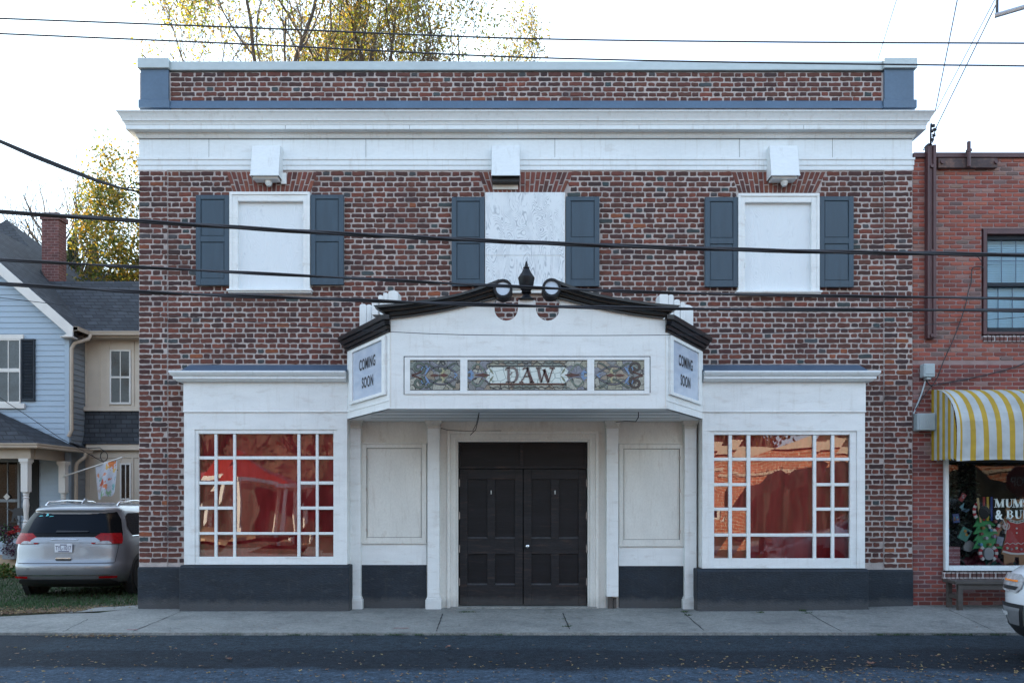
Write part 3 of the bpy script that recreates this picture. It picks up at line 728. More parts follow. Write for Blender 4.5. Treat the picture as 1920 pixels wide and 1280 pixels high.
# sloping metal hoods over the old lamp sockets
for i, (cx, tw) in enumerate(((505, 0), (949, 0), (1464, 0))):
    X = WX(cx); zt, zb = WZ(281), 6.66
    h = .225; m = MB(); ft, fb = -.14, -.235
    L_, R_ = X-.225, X+.215
    pts = lambda x: [(x, 0, zt+.0), (x, ft, zt), (x, fb, zb), (x, 0, zb)]
    w = .004
    m.prism([(p[0], p[1], p[2]) for p in pts(L_)], (w, 0, 0)); m.prism(pts(R_-w), (w, 0, 0))
    m.add([(L_,0,zt),(R_,0,zt),(R_,ft,zt),(L_,ft,zt),(R_,fb,zb),(L_,fb,zb)], [(0,1,2,3),(3,2,4,5)])
    m.box(L_-.004, R_+.004, fb-.006, fb, zb-.004, zb+.018)
    hd = tb(m, 'lamp_hood', M['white_metal'])
    m = MB()
    if i == 1:
        m.box(L_+.01, R_-.01, -.16, -.012, zb-.06, zb+.03); m.build('lamp_box', M['dark_plastic'], hd); 
        mm = MB(); mm.box(L_+.02, R_-.03, -.03, -.011, zb-.13, zb-.062); mm.build('old_plaster_patch', M['cream'], hd)
    else:
        m.box(L_+.03, R_-.03, -.19, -.02, zb-.028, zb+.02); m.lathe([(.0, 0), (.05, 0), (.055, -.05), (.03, -.09)], (X+.02, -.1, zb-.02), 12)
        if i == 0: m.box(R_-.02, R_+.06, -.045, -.011, zb-.05, zb+.12)
        m.build('lamp_box', M['white'], hd)

# dark plinth
m = MB()
def plinth(x0, x1, yf, z1, y1=.0):
    m.prism([(x0, y1, -.08), (x0, yf, -.08), (x0, yf, z1-.03), (x0, yf+.012, z1), (x0, y1, z1)], (x1-x0, 0, 0))
plinth(WX(260.5), WX(340), -.045, WZ(1062)); tb(m, 'plinth', M['charcoal'], bevel=.008)
m = MB(); plinth(WX(1625), WX(1710), -.045, WZ(1067)); tb(m, 'plinth', M['charcoal'], bevel=.008)

# ------------------------------------------------------------------ display windows
YB = -.28
def bay(X0, X1, side):
    fx = {'l': (345, 651.5, 365, 631.5, 370, 630), 'r': (1314, 1622, 1329, 1607, 1333, 1602)}[side]
    zt, zw0, zw1 = WZ(716, YB), WZ(1058 if side == 'l' else 1065, YB), WZ(806, YB)
    e0, e1 = X0, X1
    ox0, ox1 = WX(fx[2], YB), WX(fx[3], YB); oz0 = WZ(1055 if side == 'l' else 1063, YB); oz1 = WZ(805 if side == 'l' else 808, YB)
    m = MB()
    zj = WZ(772, YB)
    m.box(e0, e1, YB, 0, oz1, zj); m.box(e0-.006, e1+.006, YB-.012, 0, zj+.004, zt); m.box(e0-.010, e1+.010, YB-.022, 0, zj-.006, zj+.014)
    m.box(e0, ox0, YB, 0, zw0, oz1); m.box(ox1, e1, YB, 0, zw0, oz1); m.box(ox0, ox1, YB+.001, 0, zw0, oz0)
    body = tb(m, 'display_window', M['white'], bevel=.003)
    # cornice with return
    z1 = WZ(698, YB); pr = [(0, z1), (.165, z1), (.170, z1-.02), (.155, z1-.05), (.13, z1-.075), (.12, z1-.08), (.12, z1-.115), (.10, z1-.12), (.08, z1-.145), (.02, z1-.15), (0, z1-.16)]
    p = [(e0, 0), (e0, YB), (e1 + (.0), YB)] if side == 'l' else [(e0, YB), (e1, YB), (e1, 0)]
    moulding(pr, p).build('bay_cornice', M['white_metal'], body, smooth='auto')
    m = MB(); a, b = (e0-.02, e1) if side == 'l' else (e0, e1+.02)
    zf = WZ(684, 0)
    m.prism([(a, .0, z1), (a, YB-.11, z1+.002), (a, -.014, zf), (a, 0, zf)], (b-a, 0, 0)); m.build('bay_flashing', M['slate_metal'], body)
    m = MB(); x0, x1 = (WX(338, YB), WX(655.5, YB)) if side == 'l' else (WX(1306.5, YB), WX(1627, YB))
    zp = WZ(1059 if side == 'l' else 1066, YB)
    m.prism([(x0, 0, -.08), (x0, YB-.035, -.08), (x0, YB-.035, zp-.035), (x0, YB-.002, zp), (x0, 0, zp)], (x1-x0, 0, 0)); m.build('bay_plinth', M['charcoal'], body, bevel=.01)
    # sash
    ys0, ys1 = YB+.03, YB+.075
    if side == 'l':
        cols = [(373, 402), (407, 437), (442, 557.5), (563, 592), (597, 625.5)]; rows = [(813, 855), (861, 902), (908, 949), (955, 997), (1002, 1043)]
        fr = (370, 630.5, 808, 1056)
    else:
        cols = [(1338.5, 1366), (1372.5, 1400), (1407, 1524.5), (1530.5, 1558.5), (1564.5, 1593)]; rows = [(815, 857.5), (863.5, 905), (911, 951), (957, 999.5), (1005.5, 1046)]
        fr = (1333, 1602, 810, 1062)
    yy = YB+.035; X = lambda p: WX(p, yy); Z = lambda p: WZ(p, yy)
    m = MB()
    m.box(ox0, X(cols[0][0]), ys0-.012, ys1, oz0, oz1); m.box(X(cols[4][1]), ox1, ys0-.012, ys1, oz0, oz1)
    m.box(X(cols[0][0]), X(cols[4][1]), ys0-.013, ys1, Z(rows[0][0]), oz1); m.box(X(cols[0][0]), X(cols[4][1]), ys0-.013, ys1, oz0, Z(rows[4][1]))
    for i in range(4): m.box(X(cols[i][1]), X(cols[i+1][0]), ys0, ys1, Z(rows[4][1]), Z(rows[0][0]))
    for i in range(4):
        for a, b in ((0, 2), (2, 3), (3, 5)):
            if a == 2 and i in (1, 2): continue
            for k in range(a, b): m.box(X(cols[k][0]), X(cols[k][1]), ys0+.002, ys1-.002, Z(rows[i+1][0]), Z(rows[i][1]))
    m.build('sash', M['white'], body, bevel=.005)
    g = ys1-.012; rnd = random.Random(3 if side == 'l' else 4)
    for ci, c in enumerate(cols):
        rr = [(rows[0]), (rows[1][0], rows[3][1]), rows[4]] if ci == 2 else rows
        for r in rr:
            # each old pane sits at its own slight tilt
            t1, t2 = rnd.uniform(-.002, .002), rnd.uniform(-.002, .002)
            MB().add([(X(c[0]), g+t1, Z(r[1])), (X(c[1]), g-t1, Z(r[1])), (X(c[1]), g-t2, Z(r[0])), (X(c[0]), g+t2, Z(r[0]))], [(0,1,2,3)]).build('pane', M['shop_glass'], body)
    # curtain hanging inside is a thing of its own
    n = 150; vs = []
    for i in range(n+1):
        u = i/n; x = ox0-.05+(ox1-ox0+.1)*u
        y = -.115+.026*math.sin(u*40+2*math.sin(u*9))+.010*math.sin(u*71+1)
        for k, z in enumerate((oz0-.1, (oz0+oz1)/2, oz1+.05)): vs.append((x, y+.006*math.sin(u*30+k*2), z))
    fs = [(i*3+k, (i+1)*3+k, (i+1)*3+k+1, i*3+k+1) for i in range(n) for k in range(2)]
    c = MB().add(vs, fs).build('curtain', M['curtain'], smooth=True)
    tag(c, 'deep red curtain hanging inside the display window %s the black doors' % ('left of' if side == 'l' else 'right of'), 'curtain', 'red curtains in the display windows')
bay(*BAYL, 'l'); bay(*BAYR, 'r')

# ------------------------------------------------------------------ entrance under the marquee
YE = .08
ZS = 2.95
eX = lambda p: WX(p, YE); eZ = lambda p: WZ(p, YE)
m = MB()
m.box(WX(652), eX(858), YE, .35, -.05, 3.0); m.box(eX(1103), WX(1310), YE, .35, -.05, 3.0); m.box(eX(858), eX(1103), YE, .35, eZ(827), 3.0)
m.box(WX(640), WX(1320), YE-.006, YE, eZ(813), eZ(791)); 
tb(m, 'entrance_wall', M['cream'])
m = MB()
m.box(WX(652), WX(1310), .35, .6, -.05, 3.0); tb(m, 'entrance_backing', M['dark_room'])
for side, (a, b, c, d, e, f, g, h, zb, zp) in {'l': (678, 800, 832, 1016, 688, 791.5, 840, 1007, 1058, 1139), 'r': (1160, 1283.5, 833, 1021, 1168, 1274, 841, 1011, 1060, 1140)}.items():
    m = MB(); x0, x1, z1, z0 = eX(a), eX(b), eZ(c), eZ(d); q0, q1, w1, w0 = eX(e), eX(f), eZ(g), eZ(h)
    m.box(x0, q0, YE-.05, YE, z0, z1); m.box(q1, x1, YE-.05, YE, z0, z1); m.box(q0, q1, YE-.049, YE, w1, z1); m.box(q0, q1, YE-.049, YE, z0, w0)
    m.box(x0-.01, x1+.01, YE-.07, YE, z1, z1+.02); m.box(x0-.01, x1+.01, YE-.065, YE, z0-.022, z0)
    m.box(q0, q1, YE-.018, YE, w0, w1); k = .03
    m.box(q0+k*.5, q0+k, YE-.03, YE-.018, w0+k, w1-k); m.box(q1-k, q1-k*.5, YE-.03, YE-.018, w0+k, w1-k)
    fr = tb(m, 'poster_case', M['cream'], bevel=.004)
    m = MB(); g_ = .006
    m.box(q0, q0+g_, YE-.0195, YE-.018, w0, w1); m.box(q1-g_, q1, YE-.0195, YE-.018, w0, w1); m.box(q0+g_, q1-g_, YE-.0195, YE-.018, w1-g_, w1); m.box(q0+g_, q1-g_, YE-.0195, YE-.018, w0, w0+g_)
    m.build('door_gap', M['dark_room'], fr)
    m = MB(); m.box(x0, x1, YE-.03, YE, eZ(zb), z0-.022); m.build('apron_board', M['white'], fr)
    m = MB(); m.box(x0, x1, YE-.035, YE, -.03, eZ(zb)); m.build('dark_base', M['charcoal'], fr, bevel=.006)
    hx = q0-.004 if side == 'l' else q1-.012
    for t in (.07, .52, .88): MB().box(hx, hx+.016, YE-.06, YE-.045, w0+(w1-w0)*t, w0+(w1-w0)*t+.05).build('case_hinge', M['hinge'], fr)
def pilaster(p0, p1, yf, base, cap0, cap1, bottom=1139, rot=False):
    x0, x1 = WX(p0, yf), WX(p1, yf); w = x1-x0; m = MB(); zb = 0
    zb1 = WZ(1117, yf) if base else (WZ(1118, yf) if rot else -.02)
    m.box(x0, x1, yf, YE, zb1, WZ(803, yf))
    pl = tb(m, 'pilaster', M['white'], bevel=.004)
    m = MB(); z = WZ(803, yf)
    for dz, o in ((0, .012), (.03, .006), (.06, .02), (.085, .035)): m.box(x0-o, x1+o, yf-o, YE, z+dz, z+dz+(.03 if dz < .08 else .05))
    m.build('capital', M['cream'], pl, bevel=.005)
    if base:
        m = MB(); m.box(x0-.03, x1+.03, yf-.03, YE, -.02, .15); m.box(x0-.018, x1+.018, yf-.018, YE, .15, .175); m.box(x0-.008, x1+.008, yf-.008, YE, .175, .2)
        m.build('pilaster_base', M['white'], pl, bevel=.006)
    if rot:
        m = MB(); m.box(x0+.03, x0+.10, yf+.05, YE, -.02, zb1); m.box(x0+.12, x1-.02, yf+.07, YE, -.02, zb1-.03); m.build('rotted_core', M['wood_grey'], pl)
    return pl
pilaster(655, 676, -.05, True, 652, 682)
pilaster(801.5, 824, -.05, True, 797, 830)
pilaster(1137.5, 1159.5, -.05, False, 1133, 1162, rot=True)['label'] = 'white pilaster whose base has rotted away'
pilaster(1284, 1306, -.05, True, 1281, 1309)
# door casing
m = MB(); za = eZ(812)
for (a, b, yf) in ((825, 839, YE-.012), (839, 845, YE-.05), (845, 850, YE-.035), (850, 855, YE-.045), (855, 859, YE-.02)):
    m.box(eX(a), eX(b), yf, YE+.1 if a == 855 else YE, -.02, za if b <= 839 else eZ(828)+ (eX(859)-eX(a)))
    a2, b2 = 1963-b-2.0, 1963-a-2.0
    m.box(eX(a2), eX(b2), yf, YE+.1 if a == 855 else YE, -.02, za if b <= 839 else eZ(828)+(eX(859)-eX(a)))
for (a, b, yf) in ((839, 845, YE-.051), (845, 850, YE-.036), (850, 855, YE-.046), (855, 859, YE-.021)):
    z0 = eZ(828)+(eX(859)-eX(b)); z1 = eZ(828)+(eX(859)-eX(a))
    m.box(eX(a), eX(1961-a), yf, YE+.1 if a == 855 else YE, z0, z1)
tb(m, 'door_casing', M['cream'], bevel=.003)
tb(MB().box(eX(845), eX(1118), YE-.10, YE+.25, -.04, .025), 'threshold', M['concrete'], bevel=.006)
YD = YE+.075
dX = lambda p: WX(p, YD); dZ = lambda p: WZ(p, YD)
m = MB(); m.box(eX(859), eX(1102), YD-.02, YD+.06, dZ(878), dZ(873.5)); m.box(eX(859), eX(1102), YD-.015, YD+.06, dZ(832), eZ(827)); m.box(dX(975), dX(981), YD-.015, YD+.06, dZ(873.5), dZ(832))
m.box(eX(859), dX(864), YD-.015, YD+.06, dZ(873.5), dZ(832)); m.box(dX(1097), eX(1102), YD-.015, YD+.06, dZ(873.5), dZ(832))
tr = tb(m, 'transom', M['door'], bevel=.003)
m = MB(); m.box(dX(864), dX(975), YD+.005, YD+.05, dZ(873.5), dZ(832)); m.box(dX(981), dX(1097), YD+.005, YD+.05, dZ(873.5), dZ(832)); m.build('transom_panel', M['black_wood'], tr)
for side in 'lr':
    x0, x1 = (eX(861), dX(980.2)) if side == 'l' else (dX(981.8), eX(1100.5))
    z0, z1 = .035, dZ(879)
    mx = (x0+x1)/2; m = MB(); st_w = .125; w2 = .062
    zs = [dZ(898), dZ(1009), dZ(1038), dZ(1096)]
    m.box(x0, x0+st_w, YD, YD+.05, z0, z1); m.box(x1-st_w, x1, YD, YD+.05, z0, z1)
    for a, b in ((zs[0], z1), (zs[2], zs[1]), (z0, zs[3])): m.box(x0+st_w, x1-st_w, YD+.0008, YD+.05, a, b)
    for a, b in ((zs[1], zs[0]), (zs[3], zs[2])): m.box(mx-w2, mx+w2, YD+.0004, YD+.05, a, b)
    d = tb(m, 'door', M['door'], bevel=.003)
    m = MB()
    for a, b in ((zs[1], zs[0]), (zs[3], zs[2])):
        for c, e in ((x0+st_w, mx-w2), (mx+w2, x1-st_w)):
            m.box(c, e, YD+.026, YD+.045, a, b)
    m.build('door_panel', M['black_wood'], d)
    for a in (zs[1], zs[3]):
        for c, e in ((x0+st_w, mx-w2), (mx+w2, x1-st_w)): MB().prism([(c, YD+.026, a), (c, YD+.002, a), (c, YD+.026, a+.024)], (e-c, 0, 0)).build('panel_ledge', M['ledge'], d)  # pale wedges carry the painted highlight along each panel foot
    hx = x0-.012 if side == 'l' else x1-.008
    for py in (905, 966, 1028, 1090):
        mm = MB(); mm.tube([(hx+.01, YD-.006, dZ(py)-.06), (hx+.01, YD-.006, dZ(py)+.06)], .008, 8); mm.box(hx, hx+.02, YD-.004, YD, dZ(py)-.05, dZ(py)+.05); mm.build('hinge', M['hinge'], d)
    if side == 'r':
        MB().lathe([(.035, 0), (.035, -.008), (.014, -.012), (.014, -.04), (.030, -.052), (.034, -.07), (.024, -.085), (0.001, -.088)], (dX(989), YD, dZ(1023)), 16, 'Y').build('door_knob', M['chrome'], d, smooth=True)
    MB().box(mx-.006, mx+.006, YD-.003, YD, dZ(926), dZ(919)).build('number_tack', M['white'], d)

# ------------------------------------------------------------------ marquee
YF = -1.62; FL, FR, RL, RR_ = -1.667, 2.10, -2.516, 2.915
zb_, zs_ = 2.926, 3.97
fX = lambda p: WX(p, YF); fZ = lambda p: WZ(p, YF)
curveB = [(735,598),(768,594.5),(800,589.5),(835,583.5),(865,577),(895,569.5),(920,563),(937,560)]
def dense(c):
    out = []
    for i in range(len(c)-1):
        p0, p1, p2, p3 = c[max(i-1,0)], c[i], c[i+1], c[min(i+2,len(c)-1)]
        for k in range(3):
            t = k/3; out.append(tuple(.5*(2*b+(d-a)*t+(2*a-5*b+4*d-e)*t*t+(3*b-a-3*d+e)*t**3) for a, b, d, e in zip(p0, p1, p2, p3)))
    return out+[c[-1]]
curveT = [(700,572),(742,568.5),(785,563),(825,556.5),(860,549.5),(890,540.5),(914,531.5),(936,523)]
curveB, curveT = dense(curveB), dense(curveT)
MX = 988
mir = lambda p: (2*MX-p[0], p[1])
pts = [(730,766),(730,598)] + curveB[:-1] + [(927,566),(927,579)]
pts += [(949-22*math.cos(t), 579+22*math.sin(t)) for t in [math.pi*k/10 for k in range(1, 10)]]
pts += [(971,579),(972,563)]
right = [mir(p) for p in pts[1:]][::-1]
right[-1] = (1250, 598); outl = pts + right + [(1250,766)]
m = MB(); m.prism([(fX(x), YF, fZ(y)) for x, y in outl], (0, .07, 0))
mq = tb(m, 'marquee', M['white'])
# body behind: roof deck, soffit, two slanted side boards
m = MB(); pl = [(RL, .0), (RL, YB), (FL, YF+.07), (FR, YF+.07), (RR_, YB), (RR_, 0)]
m.prism([(x, y, zb_-.0) for x, y in [(RL,.08),(RL,YB),(FL,YF+.072),(FR,YF+.072),(RR_,YB),(RR_,.08)]], (0, 0, .04))
m.build('soffit', M['soffit'], mq)
m = MB(); m.prism([(x, y, 3.80) for x, y in [(RL+.01,0),(RL+.01,YB),(FL+.01,YF+.072),(FR-.01,YF+.072),(RR_-.01,YB),(RR_-.01,0)]], (0, 0, .05)); m.build('deck', M['dark_plastic'], mq)
m = MB()
m.box(RL-.0, FL*0+RR_, YB-.0, .0, zb_-.012, zb_-.001) if False else None
# hidden grooves of the soffit boards
for y in (-1.2, -.8, -.4): m.box(RL+.3 + (-y)*.2, RR_-.3+y*.2, y-.004, y+.004, zb_-.004, zb_-.001)
m.build('soffit_joints', M['dark_room'], mq)
def side(sgn):
    """maps (u 0 rear..1 front, z, outward) onto the slanted side face"""
    a = Vector((RL if sgn < 0 else RR_, YB, 0)); b = Vector((FL if sgn < 0 else FR, YF, 0)); d = (b-a); nrm = Vector((d.y, -d.x, 0)).normalized()
    if nrm.x*sgn < 0: nrm = -nrm
    return lambda u, z, o: a + d*u + Vector((0, 0, z)) + nrm*o
def slab(m, fn, u0, u1, z0, z1, o0, o1):
    q = [fn(u0, z0, o1), fn(u1, z0, o1), fn(u1, z1, o1), fn(u0, z1, o1), fn(u0, z0, o0), fn(u1, z0, o0), fn(u1, z1, o0), fn(u0, z1, o0)]
    m.add(q, [(0,1,2,3),(7,6,5,4),(0,4,5,1),(1,5,6,2),(2,6,7,3),(3,7,4,0)])
for sgn in (-1, 1):
    fn = side(sgn); m = MB()
    slab(m, fn, 0, 1.0, zb_, zs_, -.06, 0)
    x = RL if sgn < 0 else RR_
    m.box(x, x-sgn*.05, YB, 0, zb_+.001, zs_)
    sd_ = m.build('side_board', M['white'], mq)
    m = MB(); slab(m, fn, .10, .18, 3.12, 3.93, 0, .035); slab(m, fn, .88, .95, 3.12, 3.93, 0, .035); slab(m, fn, .18, .88, 3.12, 3.165, 0, .034); slab(m, fn, .18, .88, 3.885, 3.93, 0, .034)
    slab(m, fn, .0, 1, zb_+.10, zb_+.115, 0, .008)
    m.build('sign_frame', M['white'], mq, bevel=.003)
    m = MB(); slab(m, fn, .18, .88, 3.165, 3.885, 0, .012)
    sg = m.build('sign_panel', M['sign'], mq)
    ua, ub, uc, ud = (.335, .715, .40, .665)
    if sgn > 0: f2 = lambda u, w, o: fn(1-u, w, .012+o); args = ((1-ub, 1-ua), (1-ud, 1-uc))
    else: f2 = lambda u, w, o: fn(u, w, .012+o); args = ((ua, ub), (uc, ud))
    text_mb('COMING', args[0][0], args[0][1], 3.575, 3.735, f2, .004, .022, space=1.14).build('lettering', M['black_ink'], sg)
    text_mb('SOON', args[1][0], args[1][1], 3.305, 3.465, f2, .004, .022, space=1.14).build('lettering', M['black_ink'], sg)
# black cornice on the slanted sides (returns a little on the front)
pr = [(-.02, 3.955), (.015, 3.955), (.02, 3.978), (.008, 3.980), (.008, 3.992), (.045, 3.995), (.055, 4.03), (.045, 4.032), (.045, 4.042), (.085, 4.045), (.105, 4.09), (.092, 4.092), (.092, 4.102), (.135, 4.106), (.135, 4.165), (-.02, 4.165)]
moulding(pr, [(RL, 0), (RL, YB), (FL, YF), (FL+.0, YF)][:3] + [(FL+.02, YF)]).build('side_cornice', M['black_trim'], mq)
moulding(pr, [(FR-.02, YF), (FR, YF), (RR_, YB), (RR_, 0)]).build('side_cornice', M['black_trim'], mq)
# curved swan-neck cornice
pro = [(0, .02), (.0, .05), (.09, .05), (.10, .035), (.15, .035), (.16, .075), (.27, .08), (.40, .11), (.41, .095), (.46, .095), (.47, .135), (.60, .14), (.72, .165), (.73, .15), (.77, .15), (.78, .19), (1, .19), (1.0, -.06), (0, -.06)]
for sgn in (-1, 1):
    vs = []; k = len(pro); n = len(curveB)
    for (bx, by), (tx, ty) in zip(curveB, curveT):
        if sgn > 0: bx, by = mir((bx, by)); tx, ty = mir((tx, ty))
        b = Vector((fX(bx), 0, fZ(by))); t = Vector((WX(tx, YF-.19), 0, WZ(ty, YF-.19)))
        for w, o in pro:
            q = b.lerp(t, w); vs.append((q.x, YF-o, q.z))
    fs = [(i*k+j, i*k+(j+1) % k, (i+1)*k+(j+1) % k, (i+1)*k+j) for i in range(n-1) for j in range(k)]
    fs += [tuple(range(k)), tuple(range(n*k-1, (n-1)*k-1, -1))]
    sw = MB().add(vs, fs).build('swan_neck_cornice', M['black_trim'], mq)
    rx = 943 if sgn < 0 else 1034.5; rz = 540.5 if sgn < 0 else 539
    y0 = YF-.22; c = (WX(rx, y0), 0, WZ(rz, y0))
    m = MB(); ro, ri = .128, .092; n2 = 28
    prf = [(ri, YF-.20), (ri, y0), (ro-.006, y0), (ro, y0+.008), (ro, YF+.02)]
    vs = [(c[0]+r*math.cos(2*math.pi*j/n2), y, c[2]+r*math.sin(2*math.pi*j/n2)) for r, y in prf for j in range(n2)]
    m.add(vs, [(i*n2+j, i*n2+(j+1) % n2, (i+1)*n2+(j+1) % n2, (i+1)*n2+j) for i in range(len(prf)-1) for j in range(n2)])
    m.build('scroll_ring', M['black_wood'], sw, smooth='auto')
    MB().add([(c[0]+ri*math.cos(2*math.pi*j/n2), YF-.199, c[2]+ri*math.sin(2*math.pi*j/n2)) for j in range(n2)], [tuple(range(n2))]).build('scroll_disc', M['sign'], sw)
    # shadow gap under the ring
# pedestal and finial
m = MB(); m.box(fX(972), fX(1002.5), YF-.02, YF+.14, fZ(575), fZ(563)); ped = m.build('pedestal', M['white'], mq, bevel=.003)
prof = [(16,563),(16,560.5),(10.5,557.5),(6.5,553),(5.5,550),(9,548.5),(9.5,546.5),(8,545),(11,541),(13,535),(14.2,527),(15.6,521.5),(15.6,519.5),(12,514.5),(8.5,509),(6,503.5),(4.4,502),(6,501.4),(6,500),(3.2,499),(2.9,495),(1.8,490.5),(.4,488)]
MB().lathe([(r/138, fZ(y)) for r, y in prof], (fX(987), YF+.03, 0), 20).build('finial', M['black_wood'], ped, smooth='auto')
# white scalloped crest boards behind the side cornices
def crest(px0, px1, pz0, steps, y, dx):
    m = MB(); s = S(y); z0 = WZ(pz0, y)
    for (a, b, t) in steps:
        x0, x1, z1 = WX(a, y), WX(b, y), WZ(t, y); r = (x1-x0)/2
        pp = [(x0, y, z0), (x1, y, z0)] + [((x0+x1)/2+r*math.cos(k*math.pi/6), y, z1-r*.6+r*.6*math.sin(k*math.pi/6)) for k in range(0, 7)]
        m.prism(pp, (dx, .22, 0))
    return m.build('crest_board', M['white'], mq, bevel=.004)
crest(674, 702, 612, [(674, 687, 569.5), (687.5, 696, 570.5), (696.5, 706, 574)], -.62, .02)
crest(697, 746, 590, [(697, 712, 561.5), (709, 718, 553), (718.5, 727, 548.5), (727.5, 746, 544)], -.95, .02)
crest(1238, 1262, 600, [(1237, 1253, 549), (1253.5, 1263, 552), (1264, 1275, 561), (1276, 1284, 566)], -.95, -.02)
crest(1262, 1300, 612, [(1275, 1300, 571)], -.62, -.02)
# stained glass band: white frame with fine shadow gap and three panels
m = MB(); x0, x1, z0, z1 = fX(757), fX(1219.5), fZ(739), fZ(667.5)
pa = [(769, 863), (876.5, 1101), (1114, 1208)]; py0, py1 = fZ(732), fZ(675)
xs = [x0+.012] + [fX(v) for p in pa for v in p] + [x1-.012]
for i in range(0, 8, 2): m.box(xs[i], xs[i+1], YF-.016, YF, z0, z1-.014)
for i in range(1, 7, 2): m.box(xs[i], xs[i+1], YF-.0155, YF, z0, py0); m.box(xs[i], xs[i+1], YF-.0155, YF, py1, z1-.014)
m.build('glass_surround', M['white'], mq, bevel=.002)
m = MB(); m.box(x0, x1, YF-.003, YF-.0005, z1-.013, z1); m.box(x0, x0+.011, YF-.003, YF-.0005, z0, z1-.013); m.box(x1-.011, x1, YF-.003, YF-.0005, z0+.02, z1-.013); m.build('shadow_gap', M['dark_room'], mq)
m = MB(); m.box(fX(731.5), fX(733.5), YF-.003, YF-.0005, zb_+.02, fZ(603)); m.box(fX(1247), fX(1248.5), YF-.003, YF-.0005, zb_+.02, fZ(603)); m.build('board_joint', M['cream'], mq)
def spiral(cx, cz, r0, r1, a0, turns, n=40, sx=1):
    return [(cx+sx*(r0+(r1-r0)*i/n)*math.cos(a0+turns*2*math.pi*i/n), cz+(r0+(r1-r0)*i/n)*math.sin(a0+turns*2*math.pi*i/n)) for i in range(n+1)]
def scroll_pane(xa, xb, flip):
    p = MB().box(xa, xb, YF-.004, YF+.01, py0, py1).build('stained_glass', M['stained'], mq)
    cz = (py0+py1)/2; h = py1-py0; sx = -1 if flip else 1; ox = xb if flip else xa
    X = lambda t: ox+sx*t; W_ = xb-xa
    dk = (.035, .045, .042); gr = (.09, .12, .10); br = (.10, .035, .03); bl = (.16, .26, .42); tn = (.34, .26, .17); ye = (.36, .34, .20)
    m = MB(); ya, yb = YF-.010, YF-.004
    def rib(pts, w, c): 
        m.ribbon([(X(x), z) for x, z in pts], w+.012 if not isinstance(w, list) else [q+.012 for q in w], YF-.007, yb, dk); m.ribbon([(X(x), z) for x, z in pts], w, ya, YF-.007, c)
    for s in (1, -1):
        rib([(x, cz+s*z) for x, z in spiral(.115, h*.25, .090, .015, -1.2, 1.25, 30)], .026, (.10, .13, .11) if not flip else (.05, .04, .038))
        rib([(.02+.14*t, cz+s*(h*.02+.05*t*t)) for t in [k/6 for k in range(7)]], .012, br)
        # swags: paired S-curves meeting in the middle
        rib([(.20+.42*t, cz+s*h*(.40-.26*math.sin(math.pi*t)**2)) for t in [k/18 for k in range(19)]], .016, gr)
        rib([(.22+.40*t, cz+s*h*(.10+.20*math.sin(math.pi*t))) for t in [k/18 for k in range(19)]], .014, (.12, .12, .15))
        rib([(.20+.045*math.cos(a), cz+s*(h*.17+.05*math.sin(a))) for a in [k*.4 for k in range(9)]], .012, bl)
        m.ribbon([(X(.205), cz+s*.01), (X(.235), cz+s*.07), (X(.27), cz+s*.115)], [.01, .03, .004], YF-.012, yb, bl)
        m.ribbon([(X(.43), cz+s*.02), (X(.455), cz+s*.06), (X(.43), cz+s*.1)], [.02, .035, .006], YF-.012, yb, ye)
    m.ribbon([(X(.27), cz), (X(.33), cz), (X(.40), cz)], [.004, .04, .004], YF-.013, yb, br)
    m.ribbon([(X(.40), cz), (X(.455), cz), (X(.52), cz)], [.004, .055, .004], YF-.013, yb, br)
    m.ribbon([(X(.60), cz-.03), (X(.64), cz), (X(.60), cz+.03)], .02, YF-.012, yb, bl)
    m.box(xa, xb, YF-.011, yb, py0, py0+.012, dk); m.box(xa, xb, YF-.011, yb, py1-.010, py1, dk)
    m.build('scrollwork', M['tint_gloss'], p)
    return p
scroll_pane(fX(769), fX(863), False); scroll_pane(fX(1114), fX(1208), True)
xa, xb = fX(876.5), fX(1101)
p = MB().box(xa, xb, YF-.004, YF+.01, py0, py1).build('stained_glass', M['stained'], mq)
m = MB(); cx = (xa+xb)/2; cz = fZ(703.2); hw = .51; hh = .115
m.prism([(cx+x, YF-.010, cz+z) for x, z in [(-hw,-hh),(hw,-hh),(hw+.05,-hh*.5),(hw+.02,0),(hw+.05,hh*.5),(hw,hh),(-hw,hh),(-hw-.05,hh*.5),(-hw-.02,0),(-hw-.05,-hh*.5)]], (0, .006, 0)); m.build('milk_glass', M['milk'], p)
m = MB(); dk = (.035, .040, .042); br = (.085, .035, .028)
for s in (1, -1):
    m.ribbon([(cx-hw, cz+s*(hh+.005)), (cx+hw, cz+s*(hh+.005))], .020, YF-.014, YF-.004, dk if s > 0 else br)
    for q in (-1, 1):
        m.lathe([(.018, YF-.015), (.018, YF-.004)], (cx+q*(hw+.005), 0, cz+s*(hh+.004)), 10, 'Y', dk)
        m.ribbon([(cx+q*(hw+.06+.20*t), cz+s*(.02+.13*math.sin(math.pi*t*.9))) for t in [k/12 for k in range(13)]], .020, YF-.011, YF-.004, (.13, .17, .14))
        m.ribbon([(cx+q*(hw+.02+.26*t), cz+s*(.09-.07*math.sin(math.pi*t))) for t in [k/12 for k in range(13)]], .012, YF-.012, YF-.004, (.20, .20, .25))
        m.ribbon([(cx+q*(hw+.22), cz+s*.01), (cx+q*(hw+.26), cz+s*.05), (cx+q*(hw+.30), cz+s*.03)], [.02, .04, .01], YF-.013, YF-.004, (.16, .26, .42))
        m.ribbon([(cx+q*(hw-.05), cz+s*.012), (cx+q*(hw-.02), cz+s*.055), (cx+q*(hw+.01), cz+s*.10)], [.006, .028, .004], YF-.013, YF-.004, (.16, .18, .12))
    m.ribbon([(cx-hw+.05*k, cz+s*(.155+.022*(k % 2))) for k in range(22)], .010, YF-.011, YF-.004, dk)
